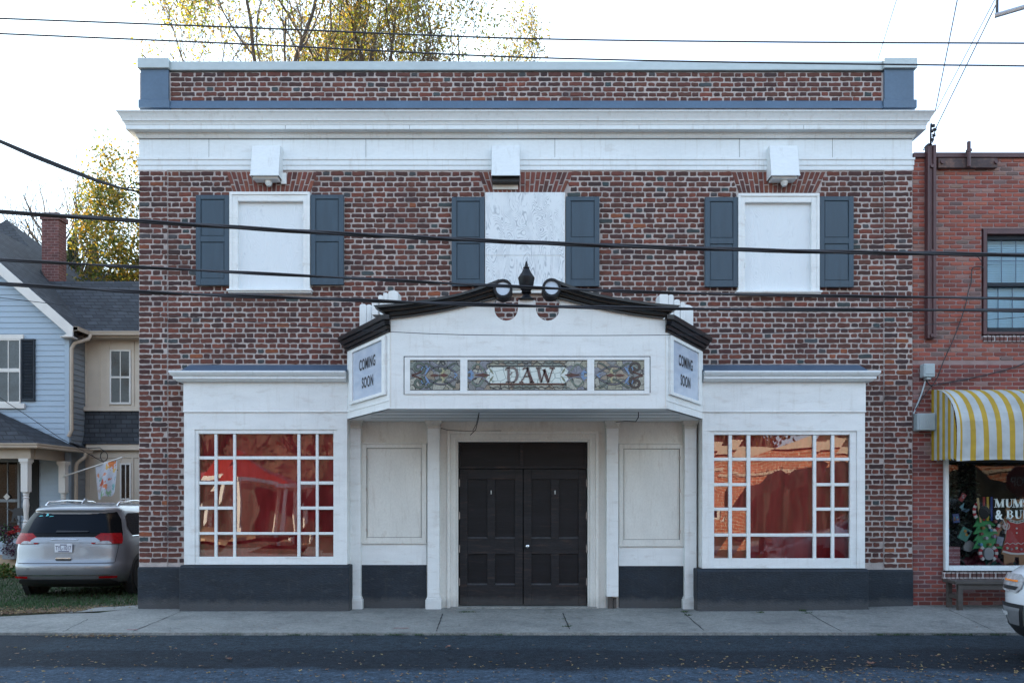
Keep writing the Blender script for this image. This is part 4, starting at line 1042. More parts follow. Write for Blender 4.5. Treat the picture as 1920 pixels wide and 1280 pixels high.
for q in (-1, 1):
    m.ribbon([(cx+q*(hw+.0), cz), (cx+q*(hw+.09), cz), (cx+q*(hw+.2), cz)], [.01, .05, .01], YF-.014, YF-.004, br)
    m.ribbon([(cx+q*(hw+.25), cz-.03), (cx+q*(hw+.25), cz+.03)], .02, YF-.014, YF-.004, (.16, .26, .42))
m.box(xa, xb, YF-.011, YF-.004, py0, py0+.012, dk); m.box(xa, xb, YF-.011, YF-.004, py1-.010, py1, dk)
m.build('scrollwork', M['tint_gloss'], p)
# hand-drawn serif letters D A W
m = MB(); y0, y1 = YF-.017, YF-.010; h = .200; zb2 = cz-h/2
c1, c2, c3 = (.15, .12, .115), (.13, .095, .09), (.075, .035, .035)
def lt(pts, w, c): m.ribbon([(cx+x, zb2+z*h) for x, z in pts], w, y0, y1, c)
lt([(-.255,0), (-.255,1)], .034, c1); lt([(-.285,.98), (-.20,.98)], .018, c1); lt([(-.295,.02), (-.17,.02)], .018, c1); lt([(-.20,.99), (-.17,.95), (-.145,.82), (-.135,.5), (-.15,.2), (-.175,.06), (-.20,.02)], [.02,.03,.036,.040,.036,.026,.016], c1); lt([(-.235,.5), (-.205,.72)], .012, c1)
lt([(-.275,.98), (-.30,.88), (-.285,.82)], [.012, .012, .018], c1)
lt([(-.085,.06), (-.05,.3), (.005,.9)], [.018, .018, .02], c2); lt([(-.005,1.0), (.03,.5), (.062,.02)], [.03, .042, .044], c3); lt([(-.11,.02), (-.055,.02)], .02, c2); lt([(.03,.02), (.095,.02)], .02, c3); lt([(-.045,.40), (.03,.40)], .014, c3); lt([(-.05,.96), (.02,.98)], .02, c2); lt([(-.05,.98), (-.06,.85)], .016, c2)
lt([(.115,.97), (.19,.97)], .02, c2); lt([(.145,.97), (.165,.5), (.19,.0)], [.036, .038, .034], c2); lt([(.19,.0), (.215,.45), (.24,.85)], [.016, .016, .02], c3); lt([(.225,.9), (.255,.45), (.285,.0)], [.04, .04, .036], c3); lt([(.285,.0), (.315,.5), (.345,.95)], [.014, .014, .016], c3); lt([(.30,.97), (.375,.97)], .02, c3)
m.build('lettering', M['tint_gloss'], p)
# loose wires dangling from the soffit
m = MB(); m.tube([P(899,769,-1.1), P(897,785,-1.08), P(892,805,-1.05), P(882,815,-1.0)], .006); m.tube([P(899,769,-1.1), P(893,795,-1.05), P(886,808,-1.0)], .005)
tag(m.build('dangling_wire', M['wire']), 'pair of dark loose wires hanging from the marquee ceiling, left of the doors centre', 'wire', 'loose wires under the marquee')
m = MB(); m.tube([P(1197,770,-1.2), P(1197,782,-1.15), P(1192,790,-1.1), P(1172,789,-.9), P(1155,791,-.7)], .006)
tag(m.build('dangling_wire', M['wire']), 'hooked dark wire hanging from the marquee ceiling, above the right pilaster', 'wire', 'loose wires under the marquee')
m = MB(); m.tube([P(826, 802, .05), P(840, 806, .02), P(880, 808, .03), P(940, 807, .05)], .005)
tag(m.build('wall_cable', M['thin_wire']), 'thin cable stapled along the board above the black doors', 'cable')

# ------------------------------------------------------------------ red brick shop on the right
shop = empty('brick_shop', (6.26, 0, 0), 'red brick two-storey shop with a dark framed upper window beside the theater', 'shop')
SPV = Vector((6.26, 0, 0))
def sb(m, name, mt, parent=None, **kw):
    o = m.build(name, mt, parent or shop, **kw)
    if parent is None: o.location = -SPV
    return o
YS = .01; SX0, SX1 = 6.26, 13.0
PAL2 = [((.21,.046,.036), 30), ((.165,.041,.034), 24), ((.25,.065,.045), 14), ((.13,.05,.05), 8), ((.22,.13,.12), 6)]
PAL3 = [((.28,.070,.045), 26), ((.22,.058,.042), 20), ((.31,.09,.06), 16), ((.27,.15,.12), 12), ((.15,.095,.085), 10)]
def sh(z):
    r = []; py = 948-(z-1.6)*120.04
    if 428 < py < 632: r.append((WX(1841), WX(1960)+.9))
    if py > 858 and py < 1088: r.append((WX(1769), WX(2400)))
    return r
m = MB()
def running(x0, x1, z0, z1, pal, bl=.196, co=.0672, jo=.012, yf=YS-.008):
    z = z1-co; row = 0
    while z > z0-.01:
        x = x0 - (bl/2 if row % 2 else 0); 
        while x < x1:
            segs = [(max(x, x0), min(x+bl-jo, x1))]
            for a, b in sh(z+co/2):
                ns = []
                for p, q in segs:
                    if b <= p or a >= q: ns.append((p, q))
                    else:
                        if a > p: ns.append((p, a))
                        if b < q: ns.append((b, q))
                segs = ns
            for p, q in segs:
                if q-p > .02: rough_brick(m, p, q, z, z+co-jo+random.uniform(-.001,.001), yf, YS+.004, pick(pal), .0010)
            x += bl
        z -= co; row += 1
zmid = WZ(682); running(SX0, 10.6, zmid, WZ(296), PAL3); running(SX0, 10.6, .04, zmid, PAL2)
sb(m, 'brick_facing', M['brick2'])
m = MB(); zt = WZ(292)
m.box(SX0, WX(1769), YS, .4, -.1, zt); m.box(WX(1769), WX(1841), YS, .4, WZ(858), zt); m.box(WX(1841), SX1, YS, .4, WZ(428), zt); m.box(WX(1841), SX1, YS, .4, WZ(858), WZ(632)); m.box(WX(1769), SX1, YS, .4, -.1, WZ(1088)); m.box(WX(1960)+.9, SX1, YS, .4, WZ(632), WZ(428)); m.box(WX(1841), WX(1769)+.0, YS, .4, WZ(1088), WZ(858)) if False else None
sb(m, 'wall', M['mortar2'])
m = MB(); m.box(SX0, SX0+.3, .4, 10, -.2, zt-.1); m.box(SX1-.3, SX1, .4, 10, -.2, zt-.1); m.box(SX0, SX1, 9.7, 10, -.2, zt-.1); sb(m, 'side_wall', M['side_brick'])
sb(MB().box(SX0+.3, SX1-.3, .4, 9.7, zt-.5, zt-.4), 'roof', M['dark_plastic'])
sb(MB().box(SX0-.0, SX1, YS-.045, .45, WZ(296.5), WZ(287.5)), 'coping', M['brown_metal'], bevel=.004)
# upper window
wx0, wx1, wz0, wz1 = WX(1843), WX(1960)+.88, WZ(627), WZ(432)
m = MB(); fw = .055
m.box(wx0, wx0+fw, YS-.03, .25, wz0, wz1); m.box(wx0+fw, wx1, YS-.03, .25, wz1-.06, wz1); m.box(wx0+fw, wx1, YS-.03, .25, wz0, wz0+.04); m.box(wx1-fw, wx1, YS-.03, .25, wz0+.04, wz1-.06)
m.box(wx0-.0, wx1, YS-.02, .2, wz1, WZ(428))
w = sb(m, 'window', M['brown_metal'], bevel=.004)
m = MB(); a0, a1 = WX(1849), wx1-fw-.0; y0 = .05
for z0, z1 in ((WZ(565, y0), WZ(537, y0)),): m.box(a0+.05, a1, y0, y0+.07, WZ(536.5, y0), WZ(529.5, y0))
m.box(a0-.005, a0+.055, y0, y0+.07, wz0+.04, wz1-.06); m.box(a0+.055, a1, y0, y0+.07, wz0+.04, wz0+.12); m.box(a0+.055, a1, y0, y0+.07, wz1-.13, wz1-.06)
m.build('window_sash', M['charcoal'], w, bevel=.004)
m = MB(); m.box(a0+.05, a1, y0+.075, y0+.078, wz0+.1, WZ(532, y0)); m.box(a0+.05, a1, y0+.035, y0+.038, WZ(532, y0), wz1-.1); m.build('pane', M['blind_glass'], w)
m = MB()
for k in range(1, 7): x = a0+.06+k*.225; m.box(x, x+.012, y0+.03, y0+.034, WZ(530,y0), wz1-.12); m.box(x-.03, x-.018, y0+.068, y0+.072, wz0+.11, WZ(537,y0))
for zz in (WZ(489, y0),): m.box(a0+.06, a1, y0+.029, y0+.033, zz, zz+.012)
for zz in (WZ(577, y0),): m.box(a0+.06, a1, y0+.067, y0+.071, zz, zz+.012)
m.build('muntin', M['slate_metal'], w)
m = MB(); zz = wz0+.06
while zz < wz1-.08:
    m.add([(a0+.03, .16, zz), (a1, .16, zz), (a1, .175, zz+.032), (a0+.03, .175, zz+.032)], [(0,1,2,3)]); zz += .036
m.add([(a0, .18, wz0), (a1, .18, wz0), (a1, .18, wz1), (a0, .18, wz1)], [(0,1,2,3)]); m.build('blind', mat('pale_blinds', (.50, .66, .74), .6, .05, 4, 30, 0), w)
m = MB()
x = wx0
while x < wx1: m.box(x, x+.052, YS-.035, .05, WZ(641), WZ(629)); x += .064
m.build('brick_sill', M['side_brick'], w, bevel=.002)
# ground-floor shop window
gx0, gz0, gz1 = WX(1769.5), WZ(1069), WZ(858); gx1 = 12.2
m = MB(); m.box(gx0, gx0+.055, -.05, .12, gz0, gz1); m.box(gx0+.055, gx1, -.06, .12, gz0, gz0+.045); m.box(gx0+.055, gx1, -.045, .12, gz0+.045, gz0+.075); m.box(gx1, gx1+.055, -.05, .12, gz0, gz1)
sw_ = sb(m, 'shop_window', M['white_metal'], bevel=.004)
MB().add([(gx0+.05, .06, gz0+.07), (gx1, .06, gz0+.07), (gx1, .06, gz1), (gx0+.05, .06, gz1)], [(0,1,2,3)]).build('pane', M['store_glass'], sw_)
m = MB(); m.box(gx0+.055, gx1, -.04, .12, WZ(866), gz1); m.build('head_rail', M['dark_plastic'], sw_)
m = MB(); x = gx0-.03
while x < gx1: m.box(x, x+.056, YS-.045, .06, WZ(1086), WZ(1071)); x += .066
m.build('rowlock_sill', M['side_brick'], sw_, bevel=.002)
m = MB(); m.box(gx0, gx1+.1, 1.6, 1.65, 0, gz1+.1); m.box(gx0+.0, gx1+.1, .12, 1.6, gz0-.3, gz0-.02); m.box(gx0-.04, gx0-.0, .12, 1.6, gz0-.3, gz1+.1); m.box(gx1+.06, gx1+.1, .12, 1.6, gz0-.3, gz1+.1); m.box(gx0, gx1+.1, .12, 1.6, gz1+.05, gz1+.1)
m.build('display_niche', M['dark_room'], sw_)
# window lettering (white paint on the glass)
pn = .056
def slab_letters(rows):
    m = MB()
    for ch, x, w, z, h in rows:
        T, t = .30*w, .07*w
        def rb(pts, ws): m.ribbon([(x+a*w, z+b*h) for a, b in pts], ws, pn-.004, pn)
        def serif(a, b): rb([(a-.16, b), (a+.16, b)], .06*h)
        if ch == 'M':
            rb([(.1,0),(.1,1)], .06*w); rb([(.14,1),(.5,0)], .26*w); rb([(.5,0),(.84,1)], .05*w); rb([(.86,0),(.86,1)], .24*w)
            for a, b in ((.1,.03),(.86,.03),(.08,.97),(.92,.97)): serif(a, b)
        if ch == 'U':
            rb([(.24,1),(.24,.3),(.3,.1),(.5,.02),(.72,.1),(.8,.3),(.8,1)], [.27*w,.27*w,.22*w,.09*w,.07*w,.07*w,.07*w]); serif(.24,.97); serif(.82,.97)
        if ch == 'S':
            rb([(.85,.72),(.78,.92),(.5,.98),(.22,.86),(.24,.64),(.5,.52),(.78,.38),(.80,.15),(.5,.02),(.2,.1),(.12,.3)], [.06*w,.08*w,.08*w,.2*w,.26*w,.3*w,.26*w,.2*w,.08*w,.08*w,.06*w])
        if ch in 'BD':
            rb([(.24,0),(.24,1)], .27*w); serif(.2,.03); serif(.2,.97)
            if ch == 'D': rb([(.3,.97),(.6,.95),(.85,.75),(.88,.5),(.85,.25),(.6,.05),(.3,.03)], [.06*w,.1*w,.22*w,.27*w,.22*w,.1*w,.06*w])
            else:
                rb([(.3,.97),(.62,.94),(.76,.76),(.62,.56),(.3,.52)], [.06*w,.12*w,.24*w,.12*w,.05*w]); rb([(.3,.52),(.66,.50),(.84,.27),(.66,.06),(.3,.03)], [.05*w,.12*w,.27*w,.12*w,.06*w])
    return m
gxp = lambda p: WX(p, pn); gzp = lambda p: WZ(p, pn)
m = slab_letters([('M', gxp(1865), .145, gzp(950.5), .132), ('U', gxp(1884.5), .125, gzp(950.5), .132), ('M', gxp(1899), .15, gzp(950.5), .132), ('S', gxp(1917), .10, gzp(950.5), .132),
                  ('B', gxp(1886.5), .12, gzp(971.5), .132), ('U', gxp(1902), .125, gzp(971.5), .132), ('D', gxp(1917.5), .12, gzp(971.5), .132)])
amp = text_mb('&', gxp(1866), gxp(1880), gzp(973.5), gzp(955.5), lambda u, w, o: (u, pn-o, w), .004, .03)
m.add(amp.v, amp.f)
m.build('lettering', mat('window_letter_paint', (.62, .70, .70), .5, .05), sw_)

# ---- things in the shop window
def cut(name, polys, y, label, cat, th=.02, group=None, loc=None):
    """painted board figure: first outline is the body, the rest are its painted pieces"""
    root = empty(name, loc, label, cat, group); off = -Vector(loc)
    for i, (nm, pts, col) in enumerate(polys):
        yy = y - i*.0022
        m = MB().prism([(x, yy, z) for x, z in pts], (0, th if i == 0 else .002+i*.0022, 0), col)
        o = m.build(nm, M['tint'], root); o.location = off
    return root
def disc(cx, cz, r, n=16, sz=1): return [(cx+r*math.cos(2*math.pi*k/n), cz+r*sz*math.sin(2*math.pi*k/n)) for k in range(n)]
def band(pts, w):
    n = len(pts); A, B = [], []
    for i in range(n):
        a = pts[max(i-1,0)]; b = pts[min(i+1,n-1)]; dx, dz = b[0]-a[0], b[1]-a[1]; l = math.hypot(dx, dz) or 1
        A.append((pts[i][0]-dz/l*w/2, pts[i][1]+dx/l*w/2)); B.append((pts[i][0]+dz/l*w/2, pts[i][1]-dx/l*w/2))
    return A+B[::-1]
yq = .15; q = lambda px, py: (WX(px, yq), WZ(py, yq))
red, wh, gn = (.48, .04, .05), (.75, .73, .70), (.06, .34, .11)
tree_out = [q(*p) for p in [(1846,943),(1853,958),(1848,958),(1860,971),(1853,972),(1867,985),(1858,985),(1872,1000),(1862,1000),(1880,1028),(1860,1027),(1852,1030),(1842,1027),(1824,1028),(1833,1012),(1825,1014),(1835,1000),(1825,1001),(1833,987),(1825,987),(1834,972),(1826,972),(1836,958)]]
def stripes(arc, w, n):
    out = []
    for i in range(n):
        seg = arc[i*(len(arc)-1)//n:(i+1)*(len(arc)-1)//n+1]
        if len(seg) > 1: out.append(('stripe', band(seg, w), red if i % 2 else wh))
    return out
ring_c = q(1841, 958)
arc1 = [(ring_c[0]+.125*math.cos(a), ring_c[1]+.15*math.sin(a)) for a in [math.pi*(.62+k*.62/14) for k in range(15)]]
arc2 = [q(x, y) for x, y in [(1853,985),(1856,990),(1861,993),(1867,993),(1871,988),(1872,982)]]
arc2 = [arc2[0]] + [((arc2[i][0]+arc2[i+1][0])/2, (arc2[i][1]+arc2[i+1][1])/2) if k == 0 else arc2[i+1] for i in range(5) for k in (0, 1)]
arc3 = [q(1851+13*math.cos(a)-2, 1037+14*math.sin(a)) for a in [math.pi*(.9-(k)*.55/8)*-1+math.pi*0 for k in range(9)]]
fc = q(1851, 1036)
legl = [(fc[0]+.125*math.cos(a), fc[1]+.12*math.sin(a)) for a in [math.pi*(.70+k*.62/10) for k in range(11)]]
legr = [(fc[0]+.125*math.cos(a), fc[1]+.12*math.sin(a)) for a in [math.pi*(.30-k*.62/10) for k in range(11)]]
polys = [('tree_shape', tree_out, gn)] + stripes(arc1, .05, 7) + stripes(arc2, .04, 5) + stripes(legl, .05, 5) + stripes(legr, .05, 5) + [('foot_disc', [(fc[0]+.085*math.cos(t)*(1-.12*math.cos(2*t)), fc[1]-.01+.10*math.sin(t)) for t in [k*math.pi/9 for k in range(18)]], (.42, .43, .44))]
polys.append(('face_hole', disc(*q(1842, 960), .085, 16, 1.2), (.008, .010, .012)))
for p, c in (((1838,1000),(.28,.07,.05)), ((1855,993),(.12,.36,.5)), ((1840.5,989),(.35,.22,.08)), ((1846.5,1008),(.55,.5,.6)), ((1861,1005),(.40,.25,.45)), ((1836,1020),(.12,.36,.6)), ((1852,1020),(.35,.25,.08)), ((1866,1021),(.28,.05,.05)), ((1850,985),(.55,.5,.5)), ((1862,977),(.3,.1,.08))):
    polys.append(('ornament', disc(*q(*p), .024, 12), c))
cut('christmas_tree_cutout', polys, yq, 'green painted christmas tree board with candy-striped arms in the shop window', 'cutout figure', loc=(WX(1850, yq), yq, WZ(1058, yq)))
gb = (.42, .22, .11)
gl_ = [q(*p) for p in [(1885,1062),(1885,1040),(1880,1038),(1888,1004),(1886,990),(1878,995),(1873,1010),(1867,1012),(1862,1000),(1868,990),(1884,972),(1890,965),(1888,955),(1893,943),(1903,936),(1914,936),(1925,943),(1930,955),(1928,966),(1936,974),(1950,990),(1948,1012),(1938,1004),(1932,992),(1930,1004),(1940,1038),(1936,1062),(1914,1062),(1913,1044),(1905,1044),(1904,1062)]]
dress = [q(*p) for p in [(1891,972),(1899,979),(1919,979),(1928,972),(1930,1000),(1941,1036),(1912,1040),(1882,1033),(1889,1004)]]
polys = [('gingerbread_shape', gl_, gb), ('dress', dress, (.50, .035, .035)), ('hem', band([q(1882,1033), q(1897,1037), q(1912,1038), q(1928,1037), q(1941,1035)], .03), wh),
         ('face_hole', disc(*q(1908, 955), .105, 18, 1.05), (.03, .03, .015)), ('collar', band([q(1890,969), q(1897,976), q(1909,979), q(1921,976), q(1928,969)], .045), wh)]
polys.append(('zigzag', band([q(1885+5.2*k, 1020-(3 if k % 2 else 0)+.0) for k in range(11)], .010), wh))
for p in ((1908,990),(1908,998.5)): polys.append(('button', disc(*q(*p), .014, 10), wh))
for k, p in enumerate(((1890,1027),(1898,1029),(1907,1027),(1916,1029),(1924,1027))): polys.append(('flower', disc(*q(*p), .020, 8), (.5,.6,.5) if k % 2 == 0 else (.45,.25,.28)))
for k in range(6): polys.append(('icing_dot', disc(*q(1893+6*k, 974+4*math.sin(math.pi*k/5)), .009, 6), (.1, .32, .25)))
lc = q(1886, 986)
polys += [('lollipop', disc(*lc, .060, 18), (.62,.5,.45)), ('lollipop_swirl', band([(lc[0]+r*.0055*math.cos(r*.9), lc[1]+r*.0055*math.sin(r*.9)) for r in range(1, 11)], .012), (.35, .05, .05))]
polys.append(('lollipop_stick', band([q(1879,972), q(1885,985)], .016), wh)); polys.append(('sleeve_icing', band([q(1884,1000), q(1886,990), q(1888,981)], .012), wh))
cut('gingerbread_cutout', polys, yq+.03, 'gingerbread girl board in a red dress holding a lollipop in the shop window', 'cutout figure', loc=(WX(1910, yq), yq, WZ(1062, yq)))
# coloured pencils standing like strips behind the glass
yp = .11
for (a, b, c, dd), col, lab in (((1831.5,1841,933,979), (.55,.42,.20), 'bent cream wooden strip leaning behind the shop glass'), ((1843,1847.5,931,976), (.30,.015,.015), 'dark red upright strip behind the shop glass'), ((1850,1854.5,931,976), (.48,.32,.03), 'yellow upright strip behind the shop glass'), ((1857.5,1861.5,931,976), (.02,.06,.26), 'blue upright strip behind the shop glass')):
    x0, x1, z1, z0 = WX(a, yp), WX(b, yp), WZ(c, yp), WZ(dd, yp); m = MB()
    if a < 1840: m.prism([(x0, yp, z1), (x0+.035, yp, z1), (x0+.055, yp, z1-.2), (x1, yp, z0), (x1-.03, yp, z0), (x0+.02, yp, z1-.2)], (0, .006, 0), col)
    else: m.box(x0, x1, yp, yp+.006, z0, z1, col)
    tag(m.build('wooden_strip', M['tint'], bevel=.002), lab, 'strip', 'coloured strips behind the shop glass')
# gift box with repeated lettering
yg = .14; gx_, gxx, gb0, gb1 = WX(1776, yg), WX(1800.5, yg), WZ(1060, yg), WZ(1025, yg)
gbx = empty('gift_box', (gx_, yg, gb0), 'pink gift box printed with rows of MERRY in the shop window corner', 'gift box')
o = MB().box(gx_, gxx, yg, yg+.2, gb0, gb1, (.40, .16, .17)).build('box', M['tint'], gbx, bevel=.004); o.location = (-gx_, -yg, -gb0)
mm = MB(); rowh = (gb1-gb0)/8
for r in range(8):
    t = text_mb('MERRY MERRY' if r % 2 else 'ERRY MERRY M', gx_+.004, gxx-.004, gb0+rowh*(r+.18), gb0+rowh*(r+.82), lambda u, w, o_: (u, yg-o_, w), .002, .02)
    mm.add(t.v, t.f, (.62, .5, .5) if r % 3 else (.22, .03, .05))
o = mm.build('lettering', M['tint'], gbx); o.location = (-gx_, -yg, -gb0)
# plaid cloth on the window floor
m = MB(); nx, ny = 70, 14; x0, x1 = WX(1798, .2), WX(2050, .2); vs, fs, = [], []
rr = random.Random(5)
for j in range(ny+1):
    for i in range(nx+1):
        x = x0+(x1-x0)*i/nx; y = .11+.45*j/ny
        vs.append((x, y, gz0+.05+.05*math.sin(x*9+y*6)+.04*math.sin(x*21-y*13)+.03*rr.random()+.12*sm(.1, .5, y)))
for j in range(ny):
    for i in range(nx):
        c = (.16, .03, .05); a = (i//3) % 4 == 1; b = (j//2) % 3 == 1
        if a and b: c = (.35, .28, .28)
        elif a: c = (.04, .13, .11)
        elif b: c = (.24, .09, .11)
        m.add([vs[j*(nx+1)+i], vs[j*(nx+1)+i+1], vs[(j+1)*(nx+1)+i+1], vs[(j+1)*(nx+1)+i]], [(0,1,2,3)], c)
tag(m.build('plaid_cloth', M['tint']), 'rumpled red and green plaid cloth on the shop window floor', 'cloth')
# leafy garland tree behind the books
def leaves_mb(m, c, rx, ry, rz, n, size, cols, rnd, shell=.35):
    for _ in range(n):
        while True:
            v = Vector((rnd.uniform(-1,1), rnd.uniform(-1,1), rnd.uniform(-1,1)))
            if shell < v.length < 1: break
        p = Vector(c)+Vector((v.x*rx, v.y*ry, v.z*rz)); leaf(m, p, size*rnd.uniform(.6, 1.3), cols, rnd)
def leaf(m, p, s, cols, rnd):
    a = Vector((rnd.gauss(0,1), rnd.gauss(0,1), rnd.gauss(0,1))).normalized(); b = a.cross(Vector((rnd.gauss(0,1), rnd.gauss(0,1), rnd.gauss(0,1)))).normalized()
    c = rnd.choice(cols); k = rnd.uniform(.7, 1.3)
    m.add([p-a*s*.5, p+b*s*.28, p+a*s*.5, p-b*s*.28], [(0,1,2,3)], (c[0]*k, c[1]*k, c[2]*k))
rg = random.Random(11); gt = empty('garland_tree', (7.1, .52, gz0), 'dark artificial fir hung with books and fish ornaments in the shop window', 'christmas tree')
m = MB(); leaves_mb(m, (WX(1795, .5)-7.1, .0, 1.0), .34, .3, 1.05, 1500, .07, [(.03,.055,.04),(.05,.08,.06),(.10,.13,.11),(.02,.04,.03)], rg, .1); m.build('foliage', M['grass'], gt)
MB().tube([(0,0,0),(0,0,1.9)], .03).build('trunk', M['bark'], gt)
def book(px, py, w, h, ang, c, c2, lab, group='books and fish hung on the dark fir'):
    yb = .13; o = empty('book', (WX(px, yb), yb, WZ(py, yb)), lab, 'book', group); o.rotation_euler = (0, R(ang), 0)
    MB().box(-w/2, w/2, 0, .02, -h/2, h/2, c).build('cover', M['tint_gloss'], o)
    m = MB(); r = random.Random(px)
    for k in range(5): m.prism([(x, -.002, z) for x, z in disc(r.uniform(-.3,.3)*w, r.uniform(-.3,.3)*h, .16*w, 7)], (0, .002-.0003*k, 0), r.choice(c2))
    m.build('cover_art', M['tint_gloss'], o)
book(1809, 1001, .16, .2, 28, (.10,.28,.22), [(.5,.25,.05),(.3,.05,.04),(.05,.15,.2)], 'open picture book with green cover, largest in the dark fir')
book(1805, 932, .07, .13, 35, (.3,.05,.06), [(.5,.45,.45),(.1,.2,.3)], 'small red book, topmost in the dark fir')
book(1793, 971, .10, .14, -6, (.08,.12,.28), [(.4,.25,.1),(.1,.4,.45),(.3,.1,.25)], 'blue and purple book halfway up the dark fir')
book(1777, 1006, .05, .26, 0, (.03,.26,.50), [(.1,.4,.2),(.04,.3,.5)], 'bright blue book against the left window frame')
book(1875, 1014, .10, .14, 12, (.30,.36,.45), [(.4,.45,.5)], 'pale blue book standing between the two painted figures')
m = MB(); yb = .22
for p, c in (([(1799,950),(1808,942),(1806,952),(1818,954),(1807,958)], (.16,.36,.42)), ([(1802,956),(1812,953),(1819,955),(1812,960)], (.12,.22,.34))):
    m.prism([(WX(a, yb), yb, WZ(b, yb)) for a, b in p], (0, .01, 0), c)
tag(m.build('fish_ornament', M['tint_gloss']), 'teal bird-shaped paper ornament hanging in the dark fir', 'ornament')
m = MB(); m.prism([(WX(a, .26), .26, WZ(b, .26)) for a, b in [(1806,1024),(1811,1015),(1819,1012),(1827,1018),(1827,1028),(1818,1034),(1808,1031)]], (0, .02, 0), (.32,.32,.31))
tag(m.build('grey_board', M['tint']), 'grey rounded board leaning left of the painted christmas tree', 'board')

# awning
aw = empty('striped_awning', (WX(1746), 0, WZ(731)), 'yellow and white striped awning over the shop window', 'awning')
ax0, ax1 = WX(1746.5), 12.6; zt, zbm = WZ(731), 2.27
prf = [(0, zt)]
for k in range(1, 9):
    a = math.pi/2*k/8; prf.append((-.70*math.sin(a), 2.72+(zt-2.72)*math.cos(a)))
prf += [(-.705, 2.55), (-.70, zbm+.04), (-.705, zbm)]
wht, yel = (.50, .54, .55), (.50, .33, .025)
m = MB(); x = ax0; i = 0; seq = [(.085, wht), (.072, yel)]
rr = random.Random(2)
while x < ax1:
    w, c = (.118, wht) if i % 2 == 0 else (.082, yel)
    if i == 0: w = .05
    if i == 1: w, c = .03, yel
    for k in range(len(prf)-1):
        (ya, za), (yb2, zb2) = prf[k], prf[k+1]
        f = lambda xx, yy, zz: (xx, yy+.012*math.sin(xx*5.1+zz*3)-.01*math.sin(xx*2.3), zz+(.012*math.sin(xx*3.7) if zz < 2.4 else 0))
        n = 2
        for t in range(n):
            xa_, xb_ = x+w*t/n, x+w*(t+1)/n
            m.add([f(xa_, ya, za), f(xb_, ya, za), f(xb_, yb2, zb2), f(xa_, yb2, zb2)], [(0,1,2,3)], c)
    x += w; i += 1
o = m.build('canopy', M['awning'], aw, smooth=False); o.location = -Vector(aw.location)
m = MB(); yy = -.70; i = 0; n = 9
for k in range(n):
    ya, yb2 = -.70*k/n, -.70*(k+1)/n
    def topz(y): return 2.72+(zt-2.72)*math.sqrt(max(0, 1-(y/.70)**2))
    m.add([(ax0, ya, 2.31), (ax0, yb2, 2.31-.04*(k+1)/n), (ax0, yb2, topz(yb2)), (ax0, ya, topz(ya))], [(0,1,2,3)], yel if k % 2 == 0 else wht)
o = m.build('side_panel', M['awning'], aw); o.location = -Vector(aw.location)

# fittings on the shop wall
m = MB(); x0, x1, z0, z1 = WX(1733.5), WX(1749.5), WZ(636), WZ(274)
y0 = -.10
m.box(x0, x0+.03, y0, YS-.01, z0, z1); m.box(x1-.045, x1, y0, YS-.01, z0, z1-.02); m.box(x0+.03, x1-.045, y0+.025, YS-.01, z0, z1)
ch = empty('steel_channel', (x0, 0, z0), 'tall brown steel channel bolted upright on the shop wall', 'steel channel')
o = m.build('channel', M['brown_metal'], ch, bevel=.003); o.location = -Vector(ch.location)
m = MB()
for z in (WZ(316), WZ(474), WZ(631)): m.lathe([(.028, -.03), (.028, -.012), (.014, -.012), (.014, 0)], ((x0+x1)/2, y0+.025, z), 8, 'Y')
o = m.build('bolt', M['brown_metal'], ch); o.location = -Vector(ch.location)
m = MB(); m.box(WX(1755), WX(1865), -.07, YS-.01, WZ(318), WZ(300)); pk = tag(m.build('wall_plank', mat('rusty_plank', (.07,.045,.045), .7, .3, 3, 30, .5, dirt=(.16,.09,.07), dth=(.5,.65)), bevel=.004), 'dark weathered plank bolted below the shop coping', 'plank')
m = MB()
for p in (1762, 1862): m.lathe([(.03, -.095), (.03, -.07), (.001, -.07)], (WX(p), 0, WZ(308)), 8, 'Y')
m.build('plank_bolt', M['brown_metal'], pk)
m = MB(); m.tube([(WX(1809), -.11, WZ(318)), (WX(1809), -.11, WZ(272))], .028, 10); m.box(WX(1805.5), WX(1813), -.14, -.071, WZ(291), WZ(286))
tag(m.build('iron_pipe', M['brown_metal']), 'short brown pipe standing up in front of the shop coping', 'pipe')
m = MB(); m.box(WX(1724), WX(1745), -.14, YS-.01, WZ(709), WZ(684)); bx = tag(m.build('junction_box', M['grey_plastic'], bevel=.012), 'smaller grey box on the shop wall, above the other grey box', 'utility box')
m = MB(); m.box(WX(1726), WX(1743.5), -.148, -.14, WZ(704), WZ(686)); m.box(WX(1730), WX(1738), -.12, -.02, WZ(713), WZ(709)); m.build('box_lid', M['grey_plastic'], bx, bevel=.006)
m = MB(); m.box(WX(1712), WX(1746), -.14, YS-.01, WZ(808), WZ(776)); bx = tag(m.build('meter_box', M['grey_plastic'], bevel=.012), 'larger grey ribbed box on the shop wall left of the awning', 'utility box')
m = MB(); m.box(WX(1714.5), WX(1744.5), -.152, -.14, WZ(807), WZ(779.5))
for k in range(7): m.box(WX(1719+3.4*k), WX(1720.5+3.4*k), -.156, -.152, WZ(803), WZ(785))
m.build('box_lid', M['grey_plastic'], bx, bevel=.003)
def cable(pts, r, label, group=None, name='wall_cable', mt='wire', cat='cable'):
    """smooth curve through the given points"""
    P_ = [Vector(p) for p in pts]; out = []
    for i in range(len(P_)-1):
        p0 = P_[max(i-1,0)]; p1 = P_[i]; p2 = P_[i+1]; p3 = P_[min(i+2, len(P_)-1)]
        for k in range(10):
            t = k/10; out.append(.5*((2*p1)+(p2-p0)*t+(2*p0-5*p1+4*p2-p3)*t*t+(3*p1-p0-3*p2+p3)*t**3))
    out.append(P_[-1])
    return tag(MB().tube(out, r, 6).build(name, M[mt], smooth=True), label, cat, group)
g = 'cables on the shop wall'
